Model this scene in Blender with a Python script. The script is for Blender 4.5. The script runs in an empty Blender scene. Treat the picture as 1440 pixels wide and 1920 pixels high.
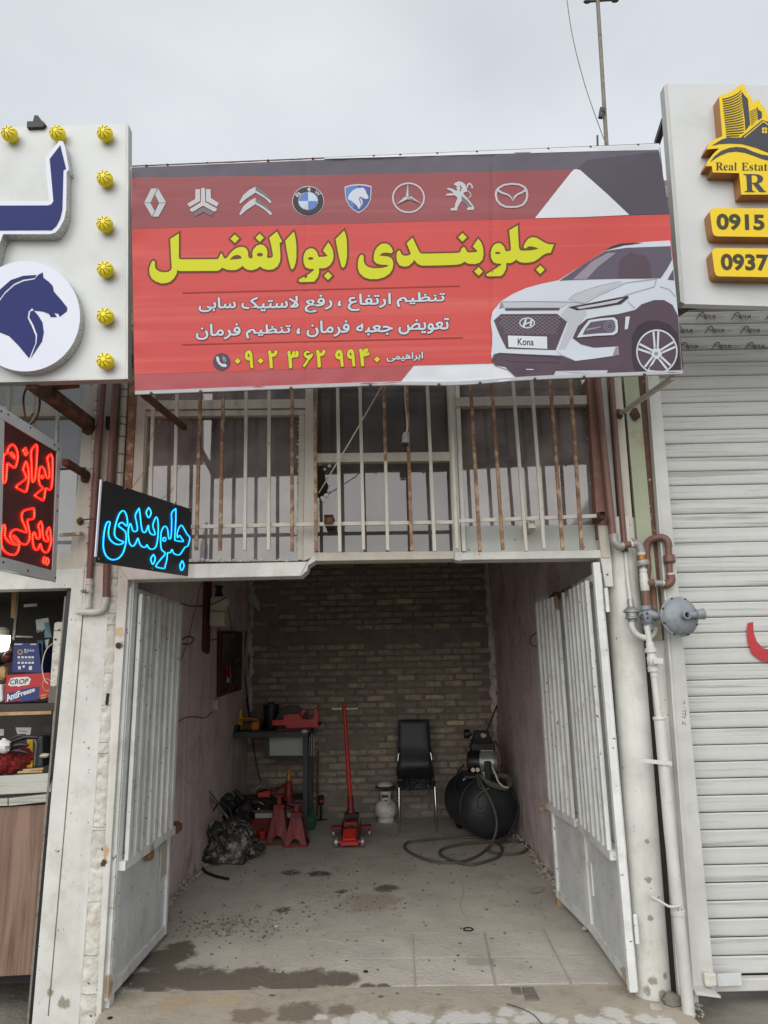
import bpy, bmesh, math, random
from mathutils import Vector, Matrix, noise
from mathutils.geometry import tessellate_polygon
random.seed(11)
sc = bpy.context.scene
COL = sc.collection
RAD = math.radians

# ---------------------------------------------------------------- camera
FPX, PITCH, ROLL, CAMZ = 1330.0, 12.7, -1.2, 1.63
CAM = Vector((0, -4.0, CAMZ))
ROT = Matrix.Rotation(RAD(90 + PITCH), 3, 'X') @ Matrix.Rotation(RAD(ROLL), 3, 'Z')
cd = bpy.data.cameras.new('camera'); cam = bpy.data.objects.new('camera', cd); COL.objects.link(cam)
cam.matrix_world = Matrix.Translation(CAM) @ ROT.to_4x4()
cd.sensor_fit = 'VERTICAL'; cd.sensor_height = 36; cd.lens = FPX / 1920 * 36
cd.clip_start = .05; cd.clip_end = 500
sc.camera = cam

# ---------------------------------------------------------------- light
sc.view_settings.view_transform = 'Standard'; sc.view_settings.look = 'None'
sc.view_settings.exposure = 0.72; sc.view_settings.gamma = 1; sc.view_settings.use_curve_mapping = False
SUN_EL, SUN_AZ = 31, 196       # sun behind the cloud, over the street
wd = bpy.data.worlds.new('World'); sc.world = wd; wd.use_nodes = True
nt = wd.node_tree; N = nt.nodes; L = nt.links
N.clear()
wo = N.new('ShaderNodeOutputWorld'); bg = N.new('ShaderNodeBackground'); bg.inputs[1].default_value = .1
sky = N.new('ShaderNodeTexSky'); sky.sky_type = 'NISHITA'; sky.sun_disc = False
sky.sun_elevation = RAD(SUN_EL); sky.sun_rotation = RAD(SUN_AZ)
tc = N.new('ShaderNodeTexCoord'); mp = N.new('ShaderNodeMapping'); mp.inputs['Scale'].default_value = (1, 1, 1.8)
n1 = N.new('ShaderNodeTexNoise'); n1.inputs['Scale'].default_value = 1.15; n1.inputs['Detail'].default_value = 5
n1.inputs['Roughness'].default_value = .5
cr = N.new('ShaderNodeValToRGB')
cr.color_ramp.elements[0].position = .3; cr.color_ramp.elements[0].color = (3.85, 4.08, 4.3, 1)
cr.color_ramp.elements[1].position = .68; cr.color_ramp.elements[1].color = (6.0, 6.25, 6.55, 1)
mx = N.new('ShaderNodeMixRGB'); mx.inputs[0].default_value = .93
L.new(tc.outputs['Generated'], mp.inputs[0]); L.new(mp.outputs[0], n1.inputs[0]); L.new(n1.outputs[0], cr.inputs[0])
L.new(sky.outputs[0], mx.inputs[1]); L.new(cr.outputs[0], mx.inputs[2]); L.new(mx.outputs[0], bg.inputs[0]); L.new(bg.outputs[0], wo.inputs[0])
sc.cycles.diffuse_bounces = 8; sc.cycles.max_bounces = 14
sd = bpy.data.lights.new('sun', 'SUN'); sd.energy = 1.5; sd.angle = RAD(70); sd.color = (1, .985, .95)
so = bpy.data.objects.new('sun', sd); COL.objects.link(so)
_az = RAD(SUN_AZ)
_d = Vector((math.sin(_az) * math.cos(RAD(SUN_EL)), math.cos(_az) * math.cos(RAD(SUN_EL)), math.sin(RAD(SUN_EL))))
so.rotation_euler = _d.to_track_quat('Z', 'Y').to_euler()

# ---------------------------------------------------------------- helpers: measuring from the photograph
def ray(px, py):
    return (ROT @ Vector(((px - 720) / FPX, -(py - 960) / FPX, -1))).normalized()
def P(px, py, Y=0.0):            # the point at depth Y seen at a pixel
    r = ray(px, py); return CAM + r * ((Y - CAM.y) / r.y)
def G(px, py, Z=0.0):            # the point at height Z
    r = ray(px, py); return CAM + r * ((Z - CAM.z) / r.z)
def PX(px, py, X):
    r = ray(px, py); return CAM + r * ((X - CAM.x) / r.x)
class Plane:                     # a plane through three points, facing the street
    def __init__(s, a, b, c):
        s.o = a; s.n = (b - a).cross(c - a).normalized()
        if s.n.dot(CAM - a) < 0: s.n = -s.n
    def __call__(s, px, py, off=0.0):
        r = ray(px, py); t = (s.o + s.n * off - CAM).dot(s.n) / r.dot(s.n)
        return CAM + r * t

def lin(c): return tuple(((v / 255) / 12.92 if v / 255 <= .04045 else ((v / 255 + .055) / 1.055) ** 2.4) for v in c)

# ---------------------------------------------------------------- materials
def M(name, col, rough=.6, metal=0.0, var=.12, vscale=4, dirt=None, chips=None, streak=None, bump=.15, bscale=60, spots=None, emit=None, spec=.4, grain=None, srgb=True, coat=0, rnd=False):
    m = bpy.data.materials.new(name); m.use_nodes = True
    t = m.node_tree; b = t.nodes['Principled BSDF']; n = t.nodes.new; l = t.links.new
    if srgb: col = lin(col)
    tc = n('ShaderNodeTexCoord'); co = tc.outputs['Object']
    if rnd:                      # alike pieces that share a mesh weather differently
        oi = n('ShaderNodeObjectInfo'); va = n('ShaderNodeVectorMath'); va.operation = 'MULTIPLY_ADD'; va.inputs[1].default_value = (37, 23, 31)
        l(oi.outputs['Random'], va.inputs[0]); l(co, va.inputs[2]); co = va.outputs[0]
    def noi(scale, det=4, r=.6, vec=None, dist=0):
        x = n('ShaderNodeTexNoise'); x.inputs['Scale'].default_value = scale; x.inputs['Detail'].default_value = det
        x.inputs['Roughness'].default_value = r; x.inputs['Distortion'].default_value = dist
        l(vec or co, x.inputs['Vector']); return x.outputs[0]
    def mapv(s):
        q = n('ShaderNodeMapping'); q.inputs['Scale'].default_value = s; l(co, q.inputs[0]); return q.outputs[0]
    def rampf(src, a, bb):
        q = n('ShaderNodeMapRange'); q.inputs[1].default_value = a; q.inputs[2].default_value = bb; q.clamp = True
        l(src, q.inputs[0]); return q.outputs[0]
    def mix(f, a, c2):
        q = n('ShaderNodeMixRGB')
        if isinstance(f, float): q.inputs[0].default_value = f
        else: l(f, q.inputs[0])
        for i, v in ((1, a), (2, c2)):
            if isinstance(v, tuple): q.inputs[i].default_value = (*v[:3], 1)
            else: l(v, q.inputs[i])
        return q.outputs[0]
    c = mix(rampf(noi(vscale), .3, .7), tuple(v * (1 - var) for v in col), tuple(min(1, v * (1 + var)) for v in col))
    if grain:                    # (colour, scale vector, low, high)
        c = mix(rampf(noi(1, 5, .65, mapv(grain[1]), .6), grain[2], grain[3]), c, lin(grain[0]))
    if streak:                   # (colour, amount) vertical run-off
        f = rampf(noi(1, 4, .6, mapv((14, 14, .9))), .52, .8)
        q = n('ShaderNodeMath'); q.operation = 'MULTIPLY'; q.inputs[1].default_value = streak[1]; l(f, q.inputs[0])
        c = mix(q.outputs[0], c, lin(streak[0]))
    rf = None
    if dirt:                     # (colour, scale, low, high)
        f = rampf(noi(dirt[1], 6, .7), dirt[2], dirt[3]); c = mix(f, c, lin(dirt[0]))
    if chips:
        f = rampf(noi(chips[1], 3, .6, None, .3), chips[2], chips[2] + .02); c = mix(f, c, lin(chips[0])); rf = f
    groups = {}
    for s_ in (spots or []): groups.setdefault(s_[2], []).append(s_)
    for colr, ss in groups.items():      # stains: overlapping patches of one colour run together, with a ragged soft edge
        cur = None
        for p_, r_, _ in ss:
            vm = n('ShaderNodeVectorMath'); vm.operation = 'DISTANCE'; vm.inputs[1].default_value = p_; l(co, vm.inputs[0])
            dv = n('ShaderNodeMath'); dv.operation = 'DIVIDE'; dv.inputs[1].default_value = r_; l(vm.outputs['Value'], dv.inputs[0])
            if cur is None: cur = dv.outputs[0]
            else:
                mi = n('ShaderNodeMath'); mi.operation = 'SMOOTH_MIN'; mi.inputs[2].default_value = .35; l(cur, mi.inputs[0]); l(dv.outputs[0], mi.inputs[1]); cur = mi.outputs[0]
        rm = sum(q[1] for q in ss) / len(ss)
        ad = n('ShaderNodeMath'); ad.operation = 'MULTIPLY_ADD'; l(noi(max(5, min(30, .9 / rm)), 9, .72), ad.inputs[0]); ad.inputs[1].default_value = 2.6; l(cur, ad.inputs[2])
        q = n('ShaderNodeMapRange'); q.interpolation_type = 'SMOOTHSTEP'; q.inputs[1].default_value = 2.5; q.inputs[2].default_value = 2.0; l(ad.outputs[0], q.inputs[0])
        q2 = n('ShaderNodeMath'); q2.operation = 'MULTIPLY'; q2.inputs[1].default_value = .85; l(q.outputs[0], q2.inputs[0])
        c = mix(q2.outputs[0], c, lin(colr))
    l(c, b.inputs['Base Color'])
    b.inputs['Roughness'].default_value = rough; b.inputs['Metallic'].default_value = metal
    b.inputs['Specular IOR Level'].default_value = spec
    b.inputs['Coat Weight'].default_value = coat
    if bump:
        bp = n('ShaderNodeBump'); bp.inputs['Strength'].default_value = bump; bp.inputs['Distance'].default_value = .01
        l(noi(bscale, 5, .65), bp.inputs['Height'])
        if rf:
            b2 = n('ShaderNodeBump'); b2.inputs['Strength'].default_value = .5; b2.inputs['Distance'].default_value = .002; b2.invert = True
            l(rf, b2.inputs['Height']); l(b2.outputs[0], bp.inputs['Normal'])
        l(bp.outputs[0], b.inputs['Normal'])
    if emit:
        b.inputs['Emission Color'].default_value = (*emit[0], 1); b.inputs['Emission Strength'].default_value = emit[1]
    return m

RUST = (96, 58, 38)
W = dict()
def mats():
    rb = (88, 62, 42)
    W['white'] = M('weathered_white_paint', (200, 199, 193), .45, dirt=((168, 162, 146), 5, .5, .85), chips=((84, 76, 66), 34, .70), streak=((165, 150, 120), .35), bump=.2, bscale=30,
                   spots=[(tuple(P(222, 1210, -.02)), .022, (70, 45, 32)), (tuple(P(224, 1185, -.02)), .03, (190, 165, 120)), (tuple(P(193, 1618, -.02)), .02, (80, 48, 30)), (tuple(P(190, 1600, -.02)), .04, (176, 140, 96))] + [(tuple(P(x, y, -.015)), r, (128, 118, 100)) for x, y, r in [(1213, 1578, .014), (1216, 1650, .016), (1258, 1650, .014), (1219, 1722, .014), (1252, 1832, .02), (1225, 1840, .022), (1210, 1860, .03), (1245, 1868, .03), (120, 1880, .03), (96, 1860, .02), (170, 1850, .03), (165, 1870, .03)]])
    W['beige'] = M('yellowed_cream_paint', (184, 178, 166), .5, dirt=((140, 126, 104), 4, .5, .9), chips=((84, 66, 50), 30, .70), streak=((150, 120, 84), .4), bump=.25, bscale=35)
    W['gate'] = M('gate_white_enamel', (214, 215, 212), .38, dirt=((156, 148, 132), 5, .52, .9), chips=((104, 76, 56), 34, .665), streak=((164, 150, 126), .45), bump=.08, bscale=12, spots=[((-1.44, .5, .63), .05, (150, 112, 80)), ((-1.44, .02, .1), .05, (160, 130, 96)), ((-1.44, .95, .66), .05, (150, 112, 80)), ((1.2, 1.45, .68), .07, (140, 98, 66)), ((1.2, .9, 2.1), .09, (120, 82, 58)), ((1.2, .62, 2.12), .06, (120, 82, 58)), ((1.19, .80, 1.85), .05, (132, 90, 62)), ((1.2, .1, .1), .06, (160, 138, 108))])
    W['gatelow'] = M('gate_grey_sheet', (202, 204, 204), .4, dirt=((150, 148, 140), 3, .5, .9), chips=((104, 84, 66), 30, .68), streak=((160, 156, 146), .3), bump=.05, bscale=6)
    W['plaster'] = M('lumpy_white_plaster', (196, 192, 182), .75, var=.16, vscale=22, dirt=((150, 128, 100), 9, .56, .9), chips=((96, 78, 60), 26, .70), bump=.9, bscale=32)
    W['stone'] = M('painted_stone_blocks', (180, 173, 161), .7, var=.12, vscale=16, chips=((90, 80, 68), 30, .68), bump=.6, bscale=40)
    W['rust'] = M('rusty_bar_paint', (124, 92, 72), .75, var=.3, vscale=25, dirt=((176, 150, 118), 16, .48, .62), bump=.3, bscale=80)
    W['rust2'] = M('dark_rusty_steel', (78, 52, 40), .8, var=.3, vscale=20, dirt=((120, 76, 48), 10, .5, .7), bump=.4, bscale=70)
    W['redox'] = M('red_oxide_paint', (122, 87, 74), .6, var=.18, vscale=12, dirt=((170, 128, 104), 14, .6, .8), bump=.15)
    W['pipe'] = M('red_brown_pipe_paint', (112, 80, 69), .45, var=.12, vscale=7, dirt=((96, 60, 52), 9, .55, .8), bump=.08)
    W['pipew'] = M('white_pipe_paint', (192, 191, 185), .45, dirt=((160, 156, 146), 12, .55, .9), chips=((96, 84, 70), 40, .72), bump=.15)
    W['pipeg'] = M('galvanised_grey_pipe', (150, 146, 142), .45, .3, var=.15, bump=.2)
    W['brass'] = M('rusty_brass_union', (176, 120, 58), .5, .4, var=.25, vscale=40, bump=.3)
    W['reg'] = M('regulator_blue_grey_casting', (132, 137, 142), .45, .1, var=.1, dirt=((90, 96, 100), 18, .5, .8), bump=.12, bscale=90)
    W['green'] = M('pale_green_plaster', (160, 164, 140), .8, var=.1, dirt=((150, 128, 96), 7, .56, .75), chips=((92, 66, 50), 20, .70), bump=.4, bscale=30)
    W['brown'] = M('brown_bare_wall_strip', (98, 70, 58), .85, var=.2, vscale=20, dirt=((170, 172, 140), 12, .6, .66), bump=.5)
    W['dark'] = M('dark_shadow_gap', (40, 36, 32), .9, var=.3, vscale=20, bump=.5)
    W['render'] = M('grey_building_render', (116, 110, 101), .9, var=.2, vscale=3, dirt=((84, 78, 70), 5, .5, .8), bump=.7, bscale=24)
    W['slat'] = M('shutter_white_slats', (194, 194, 191), .35, rnd=True, var=.04, vscale=3, grain=((136, 134, 124), (1.0, 4, 46), .54, .74), streak=((170, 165, 150), .15), dirt=((176, 173, 164), 5, .62, .9), bump=.04, bscale=8)
    W['guide'] = M('shutter_guide_paint', (190, 189, 184), .4, dirt=((160, 156, 146), 6, .6, .9), bump=.08)
    W['pinkwall'] = M('pink_plaster', (208, 191, 188), .85, var=.12, vscale=2, dirt=((148, 130, 128), 2.2, .48, .8), chips=((96, 74, 72), 26, .66), streak=((138, 112, 112), .6), bump=.6, bscale=22)
    W['mortar'] = M('wall_mortar', (134, 124, 114), .95, var=.2, vscale=5, dirt=((104, 96, 88), 9, .5, .8), bump=1, bscale=30)
    for i, c in enumerate([(172, 155, 140), (184, 167, 145), (160, 146, 135), (190, 172, 146), (146, 132, 122), (170, 148, 136)]):
        W['brick%d' % i] = M('back_wall_brick_%s' % 'abcdef'[i], c, .92, rnd=True, var=.22, vscale=14, dirt=((148, 139, 128), 12, .42, .66), bump=1, bscale=45)
    W['brick6'] = M('back_wall_brick_pale', (208, 190, 152), .92, rnd=True, var=.25, vscale=18, dirt=((140, 132, 118), 16, .5, .7), bump=1, bscale=45)
    W['ceil'] = M('dull_ceiling_plaster', (110, 102, 96), .95, bump=.5)
    W['blacks'] = M('black_plastic', (26, 26, 28), .42, var=.2, bump=.05)
    W['leather'] = M('black_leatherette', (30, 32, 38), .42, var=.15, vscale=9, bump=.25, bscale=160, spec=.5)
    W['chrome'] = M('chrome_tube', (190, 190, 190), .14, 1.0, var=.05, bump=0)
    W['steel'] = M('worn_tool_steel', (150, 150, 150), .35, .9, var=.2, bump=.1)
    W['frame'] = M('dark_grey_steel_frame', (66, 68, 70), .6, .2, var=.15, dirt=((96, 84, 76), 14, .58, .7), bump=.2)
    W['red'] = M('red_tool_enamel', (188, 44, 34), .4, var=.12, dirt=((60, 30, 26), 14, .54, .8), bump=.1)
    W['dred'] = M('greasy_dark_red_enamel', (122, 30, 28), .5, var=.2, dirt=((40, 24, 22), 10, .5, .75), bump=.2)
    W['grease'] = M('greasy_black_metal', (40, 38, 36), .55, .3, var=.4, vscale=20, dirt=((90, 86, 82), 18, .56, .7), bump=.6, bscale=40)
    W['bag'] = M('dirty_grey_sack', (58, 56, 54), .9, var=.5, vscale=10, dirt=((168, 164, 158), 11, .50, .66), chips=((24, 22, 20), 9, .58), bump=.8, bscale=35)
    W['cyl'] = M('chipped_white_cylinder_paint', (212, 209, 198), .5, chips=((50, 42, 36), 30, .66), dirt=((120, 112, 96), 8, .5, .8), bump=.15)
    W['tank'] = M('dark_blue_grey_tank_paint', (44, 46, 50), .5, var=.15, vscale=5, dirt=((70, 66, 62), 5, .55, .85), bump=.08)
    W['alu'] = M('cast_aluminium', (150, 150, 148), .45, .7, var=.15, bump=.25)
    W['hose'] = M('grey_rubber_hose', (84, 82, 74), .6, var=.15, vscale=20, bump=.2)
    W['hosed'] = M('black_rubber_hose', (32, 32, 32), .55, var=.2, bump=.2)
    W['yellow'] = M('yellow_plastic', (206, 160, 38), .45, var=.1, bump=.05)
    W['orange'] = M('orange_cord', (190, 112, 40), .6, var=.2, bump=.2)
    W['cream'] = M('aged_cream_plastic', (204, 196, 172), .45, var=.06, dirt=((150, 136, 110), 9, .56, .85), bump=.05)
    W['maroon'] = M('maroon_steel', (84, 36, 36), .5, var=.2, bump=.2)
    W['pegb'] = M('dark_tool_board', (70, 54, 50), .8, var=.25, vscale=12, bump=.3)
    W['panelw'] = M('grey_white_sheet', (170, 172, 166), .6, var=.08, chips=((80, 60, 50), 24, .68), bump=.1)
    W['greenp'] = M('green_plastic', (40, 90, 66), .5, bump=.1)
    W['wood'] = M('wood_laminate', (132, 106, 91), .45, var=.05, grain=((96, 73, 61), (26, 26, 1.3), .42, .68), bump=.06, bscale=30)
    W['wboard'] = M('white_washed_board', (172, 172, 163), .6, var=.05, grain=((138, 136, 124), (1.2, 6, 42), .5, .66), chips=((50, 44, 38), 26, .74), bump=.2, bscale=30)
    W['signw'] = M('sign_white_composite', (198, 200, 200), .3, var=.03, vscale=1.2, dirt=((166, 166, 160), 1.5, .5, .9), bump=.02)
    W['signedge'] = M('sign_aluminium_edge', (168, 168, 164), .4, .3, bump=.05)
    W['navy'] = M('navy_acrylic', (38, 44, 100), .5, spec=.15, var=.04, bump=0)
    W['facew'] = M('white_acrylic', (206, 208, 220), .3, var=.02, bump=0)
    W['yacr'] = M('yellow_acrylic', (226, 192, 14), .3, var=.02, bump=0)
    W['ochre'] = M('ochre_return_sheet', (168, 116, 56), .35, .2, var=.08, vscale=10, bump=.05)
    W['dgrey'] = M('dark_grey_vinyl', (52, 54, 62), .4, var=.05, bump=0)
    W['olive'] = M('olive_black_vinyl', (54, 48, 20), .4, var=.05, bump=0)
    W['bulb'] = M('yellow_lamp_plastic', (232, 210, 14), .3, var=.05, bump=0, spec=.6)
    W['bulbd'] = M('dark_lamp_vents', (112, 98, 16), .6, bump=0)
    # silver pierced returns of the blue letters
    m = W['silver'] = M('patterned_silver_return', (176, 176, 172), .35, .4, var=.05, bump=0)
    t = m.node_tree; v = t.nodes.new('ShaderNodeTexVoronoi'); v.feature = 'DISTANCE_TO_EDGE'; v.inputs['Scale'].default_value = 110
    tcn = t.nodes.new('ShaderNodeTexCoord'); t.links.new(tcn.outputs['Object'], v.inputs['Vector'])
    mr = t.nodes.new('ShaderNodeMapRange'); mr.inputs[1].default_value = .05; mr.inputs[2].default_value = .12
    t.links.new(v.outputs[0], mr.inputs[0]); mxx = t.nodes.new('ShaderNodeMixRGB'); mxx.inputs[1].default_value = (.25, .25, .24, 1); mxx.inputs[2].default_value = (.62, .62, .6, 1)
    t.links.new(mr.outputs[0], mxx.inputs[0]); t.links.new(mxx.outputs[0], t.nodes['Principled BSDF'].inputs['Base Color'])
    W['blkpanel'] = M('black_acrylic_panel', (34, 35, 38), .3, var=.25, vscale=5, bump=.02, bscale=5)
    W['redpanel'] = M('glow_reddened_acrylic_panel', (84, 40, 42), .35, var=.3, vscale=4, bump=.02, bscale=5)  # panel colour reddened to carry the glow of the red LEDs
    W['ledr'] = M('red_led', (255, 30, 16), .4, bump=0, emit=((1, .012, .006), 2.40))
    W['ledrb'] = M('red_led_bead', (255, 120, 80), .4, bump=0, emit=((1, .22, .1), 1.36))
    W['ledb'] = M('blue_led', (0, 120, 220), .4, bump=0, emit=((.0, .36, .78), 1.20))
    W['ledbb'] = M('blue_led_bead', (80, 220, 255), .4, bump=0, emit=((.12, .8, .95), 1.04))
    W['lamp'] = M('lit_lamp_glass', (255, 255, 255), .4, bump=0, emit=((.93, 1, 1), 4.80))
    W['wire'] = M('pale_cord', (190, 184, 168), .6, bump=0)
    W['wiredark'] = M('dark_cable', (50, 46, 44), .6, bump=0)
    W['galv'] = M('weathered_grey_pole', (124, 118, 106), .7, .1, var=.2, vscale=30, dirt=((90, 70, 52), 20, .55, .7), bump=.3)
    W['blueb'] = M('blue_carton', (38, 52, 110), .5, var=.08, bump=.03)
    W['redb'] = M('red_carton', (178, 40, 36), .5, var=.08, bump=.03)
    W['paper'] = M('white_print', (214, 214, 214), .6, var=.03, bump=0)
    W['teal'] = M('teal_blister_pack', (96, 132, 140), .5, var=.15, bump=.1)
    W['cloth'] = M('dark_red_cloth', (120, 36, 34), .9, var=.25, vscale=8, bump=.6)
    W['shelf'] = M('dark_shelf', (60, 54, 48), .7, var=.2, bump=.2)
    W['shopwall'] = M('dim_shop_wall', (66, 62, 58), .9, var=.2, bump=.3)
    W['palebox'] = M('beige_stacked_goods', (176, 140, 96), .6, var=.3, vscale=14, bump=.2)
    W['black_stamp'] = M('stamp_ink_dark', (84, 84, 78), .6, bump=0)
    W['red_stamp'] = M('stamp_ink_red', (130, 84, 78), .6, bump=0)
    W['redpaint'] = M('red_shutter_lettering', (176, 52, 54), .5, bump=0)
    W['ink'] = M('marker_ink', (70, 72, 76), .6, bump=0)
    W['rubble'] = M('broken_plaster_rubble', (168, 162, 150), .95, var=.25, vscale=20, bump=.8)
    W['joint'] = M('dusty_slab_joint', (160, 152, 141), .95, bump=.3)
    W['pebble'] = M('floor_grit', (120, 112, 100), .95, var=.4, vscale=25, bump=.6)
mats()

def glass(name, dark, refl, see):
    m = bpy.data.materials.new(name); m.use_nodes = True; t = m.node_tree; t.nodes.clear(); n = t.nodes.new; l = t.links.new
    out = n('ShaderNodeOutputMaterial'); di = n('ShaderNodeBsdfDiffuse'); gl = n('ShaderNodeBsdfGlossy'); tr = n('ShaderNodeBsdfTransparent')
    gl.inputs['Roughness'].default_value = .03; gl.inputs['Color'].default_value = (.95, .93, .93, 1)
    tc = n('ShaderNodeTexCoord'); no = n('ShaderNodeTexNoise'); no.inputs['Scale'].default_value = 5; no.inputs['Detail'].default_value = 6; l(tc.outputs['Object'], no.inputs[0])
    rp = n('ShaderNodeValToRGB'); c = lin(dark); rp.color_ramp.elements[0].position = .35; rp.color_ramp.elements[0].color = (*[v * .7 for v in c], 1)
    rp.color_ramp.elements[1].position = .7; rp.color_ramp.elements[1].color = (*[v * 1.5 for v in c], 1); l(no.outputs[0], rp.inputs[0]); l(rp.outputs[0], di.inputs[0])
    m1 = n('ShaderNodeMixShader'); m1.inputs[0].default_value = see; l(di.outputs[0], m1.inputs[1]); l(tr.outputs[0], m1.inputs[2])
    m2 = n('ShaderNodeMixShader'); m2.inputs[0].default_value = refl; l(m1.outputs[0], m2.inputs[1]); l(gl.outputs[0], m2.inputs[2]); l(m2.outputs[0], out.inputs[0])
    bp = n('ShaderNodeBump'); bp.inputs['Strength'].default_value = .02; n2 = n('ShaderNodeTexNoise'); n2.inputs['Scale'].default_value = 3; l(tc.outputs['Object'], n2.inputs[0]); l(n2.outputs[0], bp.inputs['Height']); l(bp.outputs[0], gl.inputs['Normal'])
    return m
W['glass'] = glass('dusty_reflective_glass', (116, 107, 104), .075, .2)
W['glass2'] = glass('clearer_reflective_glass', (84, 79, 76), .06, .32)

# ---------------------------------------------------------------- mesh helpers
class MB:
    def __init__(s): s.v = []; s.f = []; s.sm = False
    def add(s, vs, fs):
        k = len(s.v); s.v += [Vector(v) for v in vs]; s.f += [tuple(i + k for i in f) for f in fs]; return s
    def box(s, a, b, mtx=None):
        x0, y0, z0 = a; x1, y1, z1 = b
        vs = [Vector(q) for q in ((x0, y0, z0), (x1, y0, z0), (x1, y1, z0), (x0, y1, z0), (x0, y0, z1), (x1, y0, z1), (x1, y1, z1), (x0, y1, z1))]
        if mtx: vs = [mtx @ v for v in vs]
        return s.add(vs, [(0, 3, 2, 1), (4, 5, 6, 7), (0, 1, 5, 4), (1, 2, 6, 5), (2, 3, 7, 6), (3, 0, 4, 7)])
    def prism(s, pts, d):        # a polygon of 3-D points pushed by vector d
        n = len(pts); d = Vector(d); pts = [Vector(p) for p in pts]
        tri = tessellate_polygon([pts])
        fs = [tuple(t) for t in tri] + [tuple(i + n for i in reversed(t)) for t in tri] + [(i, (i + 1) % n, (i + 1) % n + n, i + n) for i in range(n)]
        return s.add(pts + [p + d for p in pts], fs)
    def beam(s, a, b, w, h, up=(0, 0, 1)):
        a = Vector(a); b = Vector(b); d = (b - a); L_ = d.length; d.normalize()
        u = Vector(up); x = d.cross(u)
        if x.length < 1e-4: x = d.cross(Vector((0, 1, 0)))
        x.normalize(); z = x.cross(d)
        m = Matrix(((x.x, d.x, z.x, a.x), (x.y, d.y, z.y, a.y), (x.z, d.z, z.z, a.z), (0, 0, 0, 1)))
        return s.box((-w / 2, 0, -h / 2), (w / 2, L_, h / 2), m)
    def tube(s, pts, r, n=8, closed=False, cap=True):
        s.sm = True
        pts = [Vector(p) for p in pts]; k = len(pts); rs = r if isinstance(r, (list, tuple)) else [r] * k
        base = len(s.v); prev = None
        for i, p in enumerate(pts):
            if closed: t = pts[(i + 1) % k] - pts[i - 1]
            else: t = pts[min(i + 1, k - 1)] - pts[max(i - 1, 0)]
            if t.length < 1e-9: t = Vector((0, 0, 1))
            t.normalize()
            if prev is None:
                a = Vector((0, 0, 1)) if abs(t.z) < .9 else Vector((1, 0, 0))
                prev = (a - t * a.dot(t)).normalized()
            else:
                prev = prev - t * prev.dot(t)
                prev = prev.normalized() if prev.length > 1e-6 else t.orthogonal().normalized()
            c = t.cross(prev)
            for j in range(n):
                an = 2 * math.pi * j / n; s.v.append(p + (prev * math.cos(an) + c * math.sin(an)) * rs[i])
        for i in range(k if closed else k - 1):
            for j in range(n):
                a0 = base + i * n; b0 = base + ((i + 1) % k) * n
                s.f.append((a0 + j, a0 + (j + 1) % n, b0 + (j + 1) % n, b0 + j))
        if cap and not closed:
            s.f.append(tuple(base + j for j in reversed(range(n)))); s.f.append(tuple(base + (k - 1) * n + j for j in range(n)))
        return s
    def lathe(s, o, ax, prof, n=20):   # prof: (radius, distance along axis)
        o = Vector(o); ax = Vector(ax).normalized(); s.sm = True
        x = ax.orthogonal().normalized(); y = ax.cross(x); b = len(s.v)
        for r, z in prof:
            for j in range(n):
                an = 2 * math.pi * j / n; s.v.append(o + ax * z + (x * math.cos(an) + y * math.sin(an)) * max(r, 1e-4))
        for i in range(len(prof) - 1):
            for j in range(n):
                s.f.append((b + i * n + j, b + i * n + (j + 1) % n, b + (i + 1) * n + (j + 1) % n, b + (i + 1) * n + j))
        s.f.append(tuple(b + j for j in reversed(range(n)))); s.f.append(tuple(b + (len(prof) - 1) * n + j for j in range(n)))
        return s
    def ball(s, c, r, sq=(1, 1, 1), seg=10, ring=7, jit=0):
        s.sm = True; b = len(s.v); c = Vector(c)
        for i in range(ring + 1):
            th = math.pi * i / ring
            for j in range(seg):
                ph = 2 * math.pi * j / seg
                d = Vector((math.sin(th) * math.cos(ph), math.sin(th) * math.sin(ph), math.cos(th)))
                q = 1 + (noise.noise(d * 2.2 + c * 9) * jit if jit else 0)
                s.v.append(c + Vector((d.x * sq[0], d.y * sq[1], d.z * sq[2])) * r * q)
        for i in range(ring):
            for j in range(seg):
                s.f.append((b + i * seg + j, b + (i + 1) * seg + j, b + (i + 1) * seg + (j + 1) % seg, b + i * seg + (j + 1) % seg))
        return s
    def mesh(s, name):
        me = bpy.data.meshes.new(name); me.from_pydata([tuple(v) for v in s.v], [], s.f); me.validate()
        bm = bmesh.new(); bm.from_mesh(me); bmesh.ops.recalc_face_normals(bm, faces=bm.faces[:]); bm.to_mesh(me); bm.free()
        return me
    def build(s, name, mat, parent=None, bevel=0, smooth=None, **tg):
        me = s.mesh(name); me.materials.append(W[mat] if isinstance(mat, str) else mat)
        o = bpy.data.objects.new(name, me); COL.objects.link(o); put(o, parent)
        if smooth if smooth is not None else s.sm:
            for p in me.polygons: p.use_smooth = True
            try: me.set_sharp_from_angle(angle=RAD(40))
            except Exception: pass
        if bevel:
            md = o.modifiers.new('bevel', 'BEVEL'); md.width = bevel; md.segments = 2; md.limit_method = 'ANGLE'; md.angle_limit = RAD(35)
        for k, v in tg.items(): o[k] = v
        return o
def put(o, parent):
    if parent is not None:
        o.parent = parent
        if parent.type == 'EMPTY': o.matrix_parent_inverse = Matrix.Translation(-parent.location)
def thing(name, label, cat, loc, group=None):
    o = bpy.data.objects.new(name, None); o.empty_display_size = .1; COL.objects.link(o); o.location = loc
    o['label'] = label; o['category'] = cat
    if group: o['group'] = group
    return o
def tag(o, label, cat, group=None):
    o['label'] = label; o['category'] = cat
    if group: o['group'] = group
    return o
def plate(pp, Y, depth, name, mat, parent, bevel=.003, **k):   # pixel outline measured on the plane Y, given real thickness
    return MB().prism([P(x, y, Y) for x, y in pp], (0, depth, 0)).build(name, mat, parent, bevel, **k)
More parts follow.
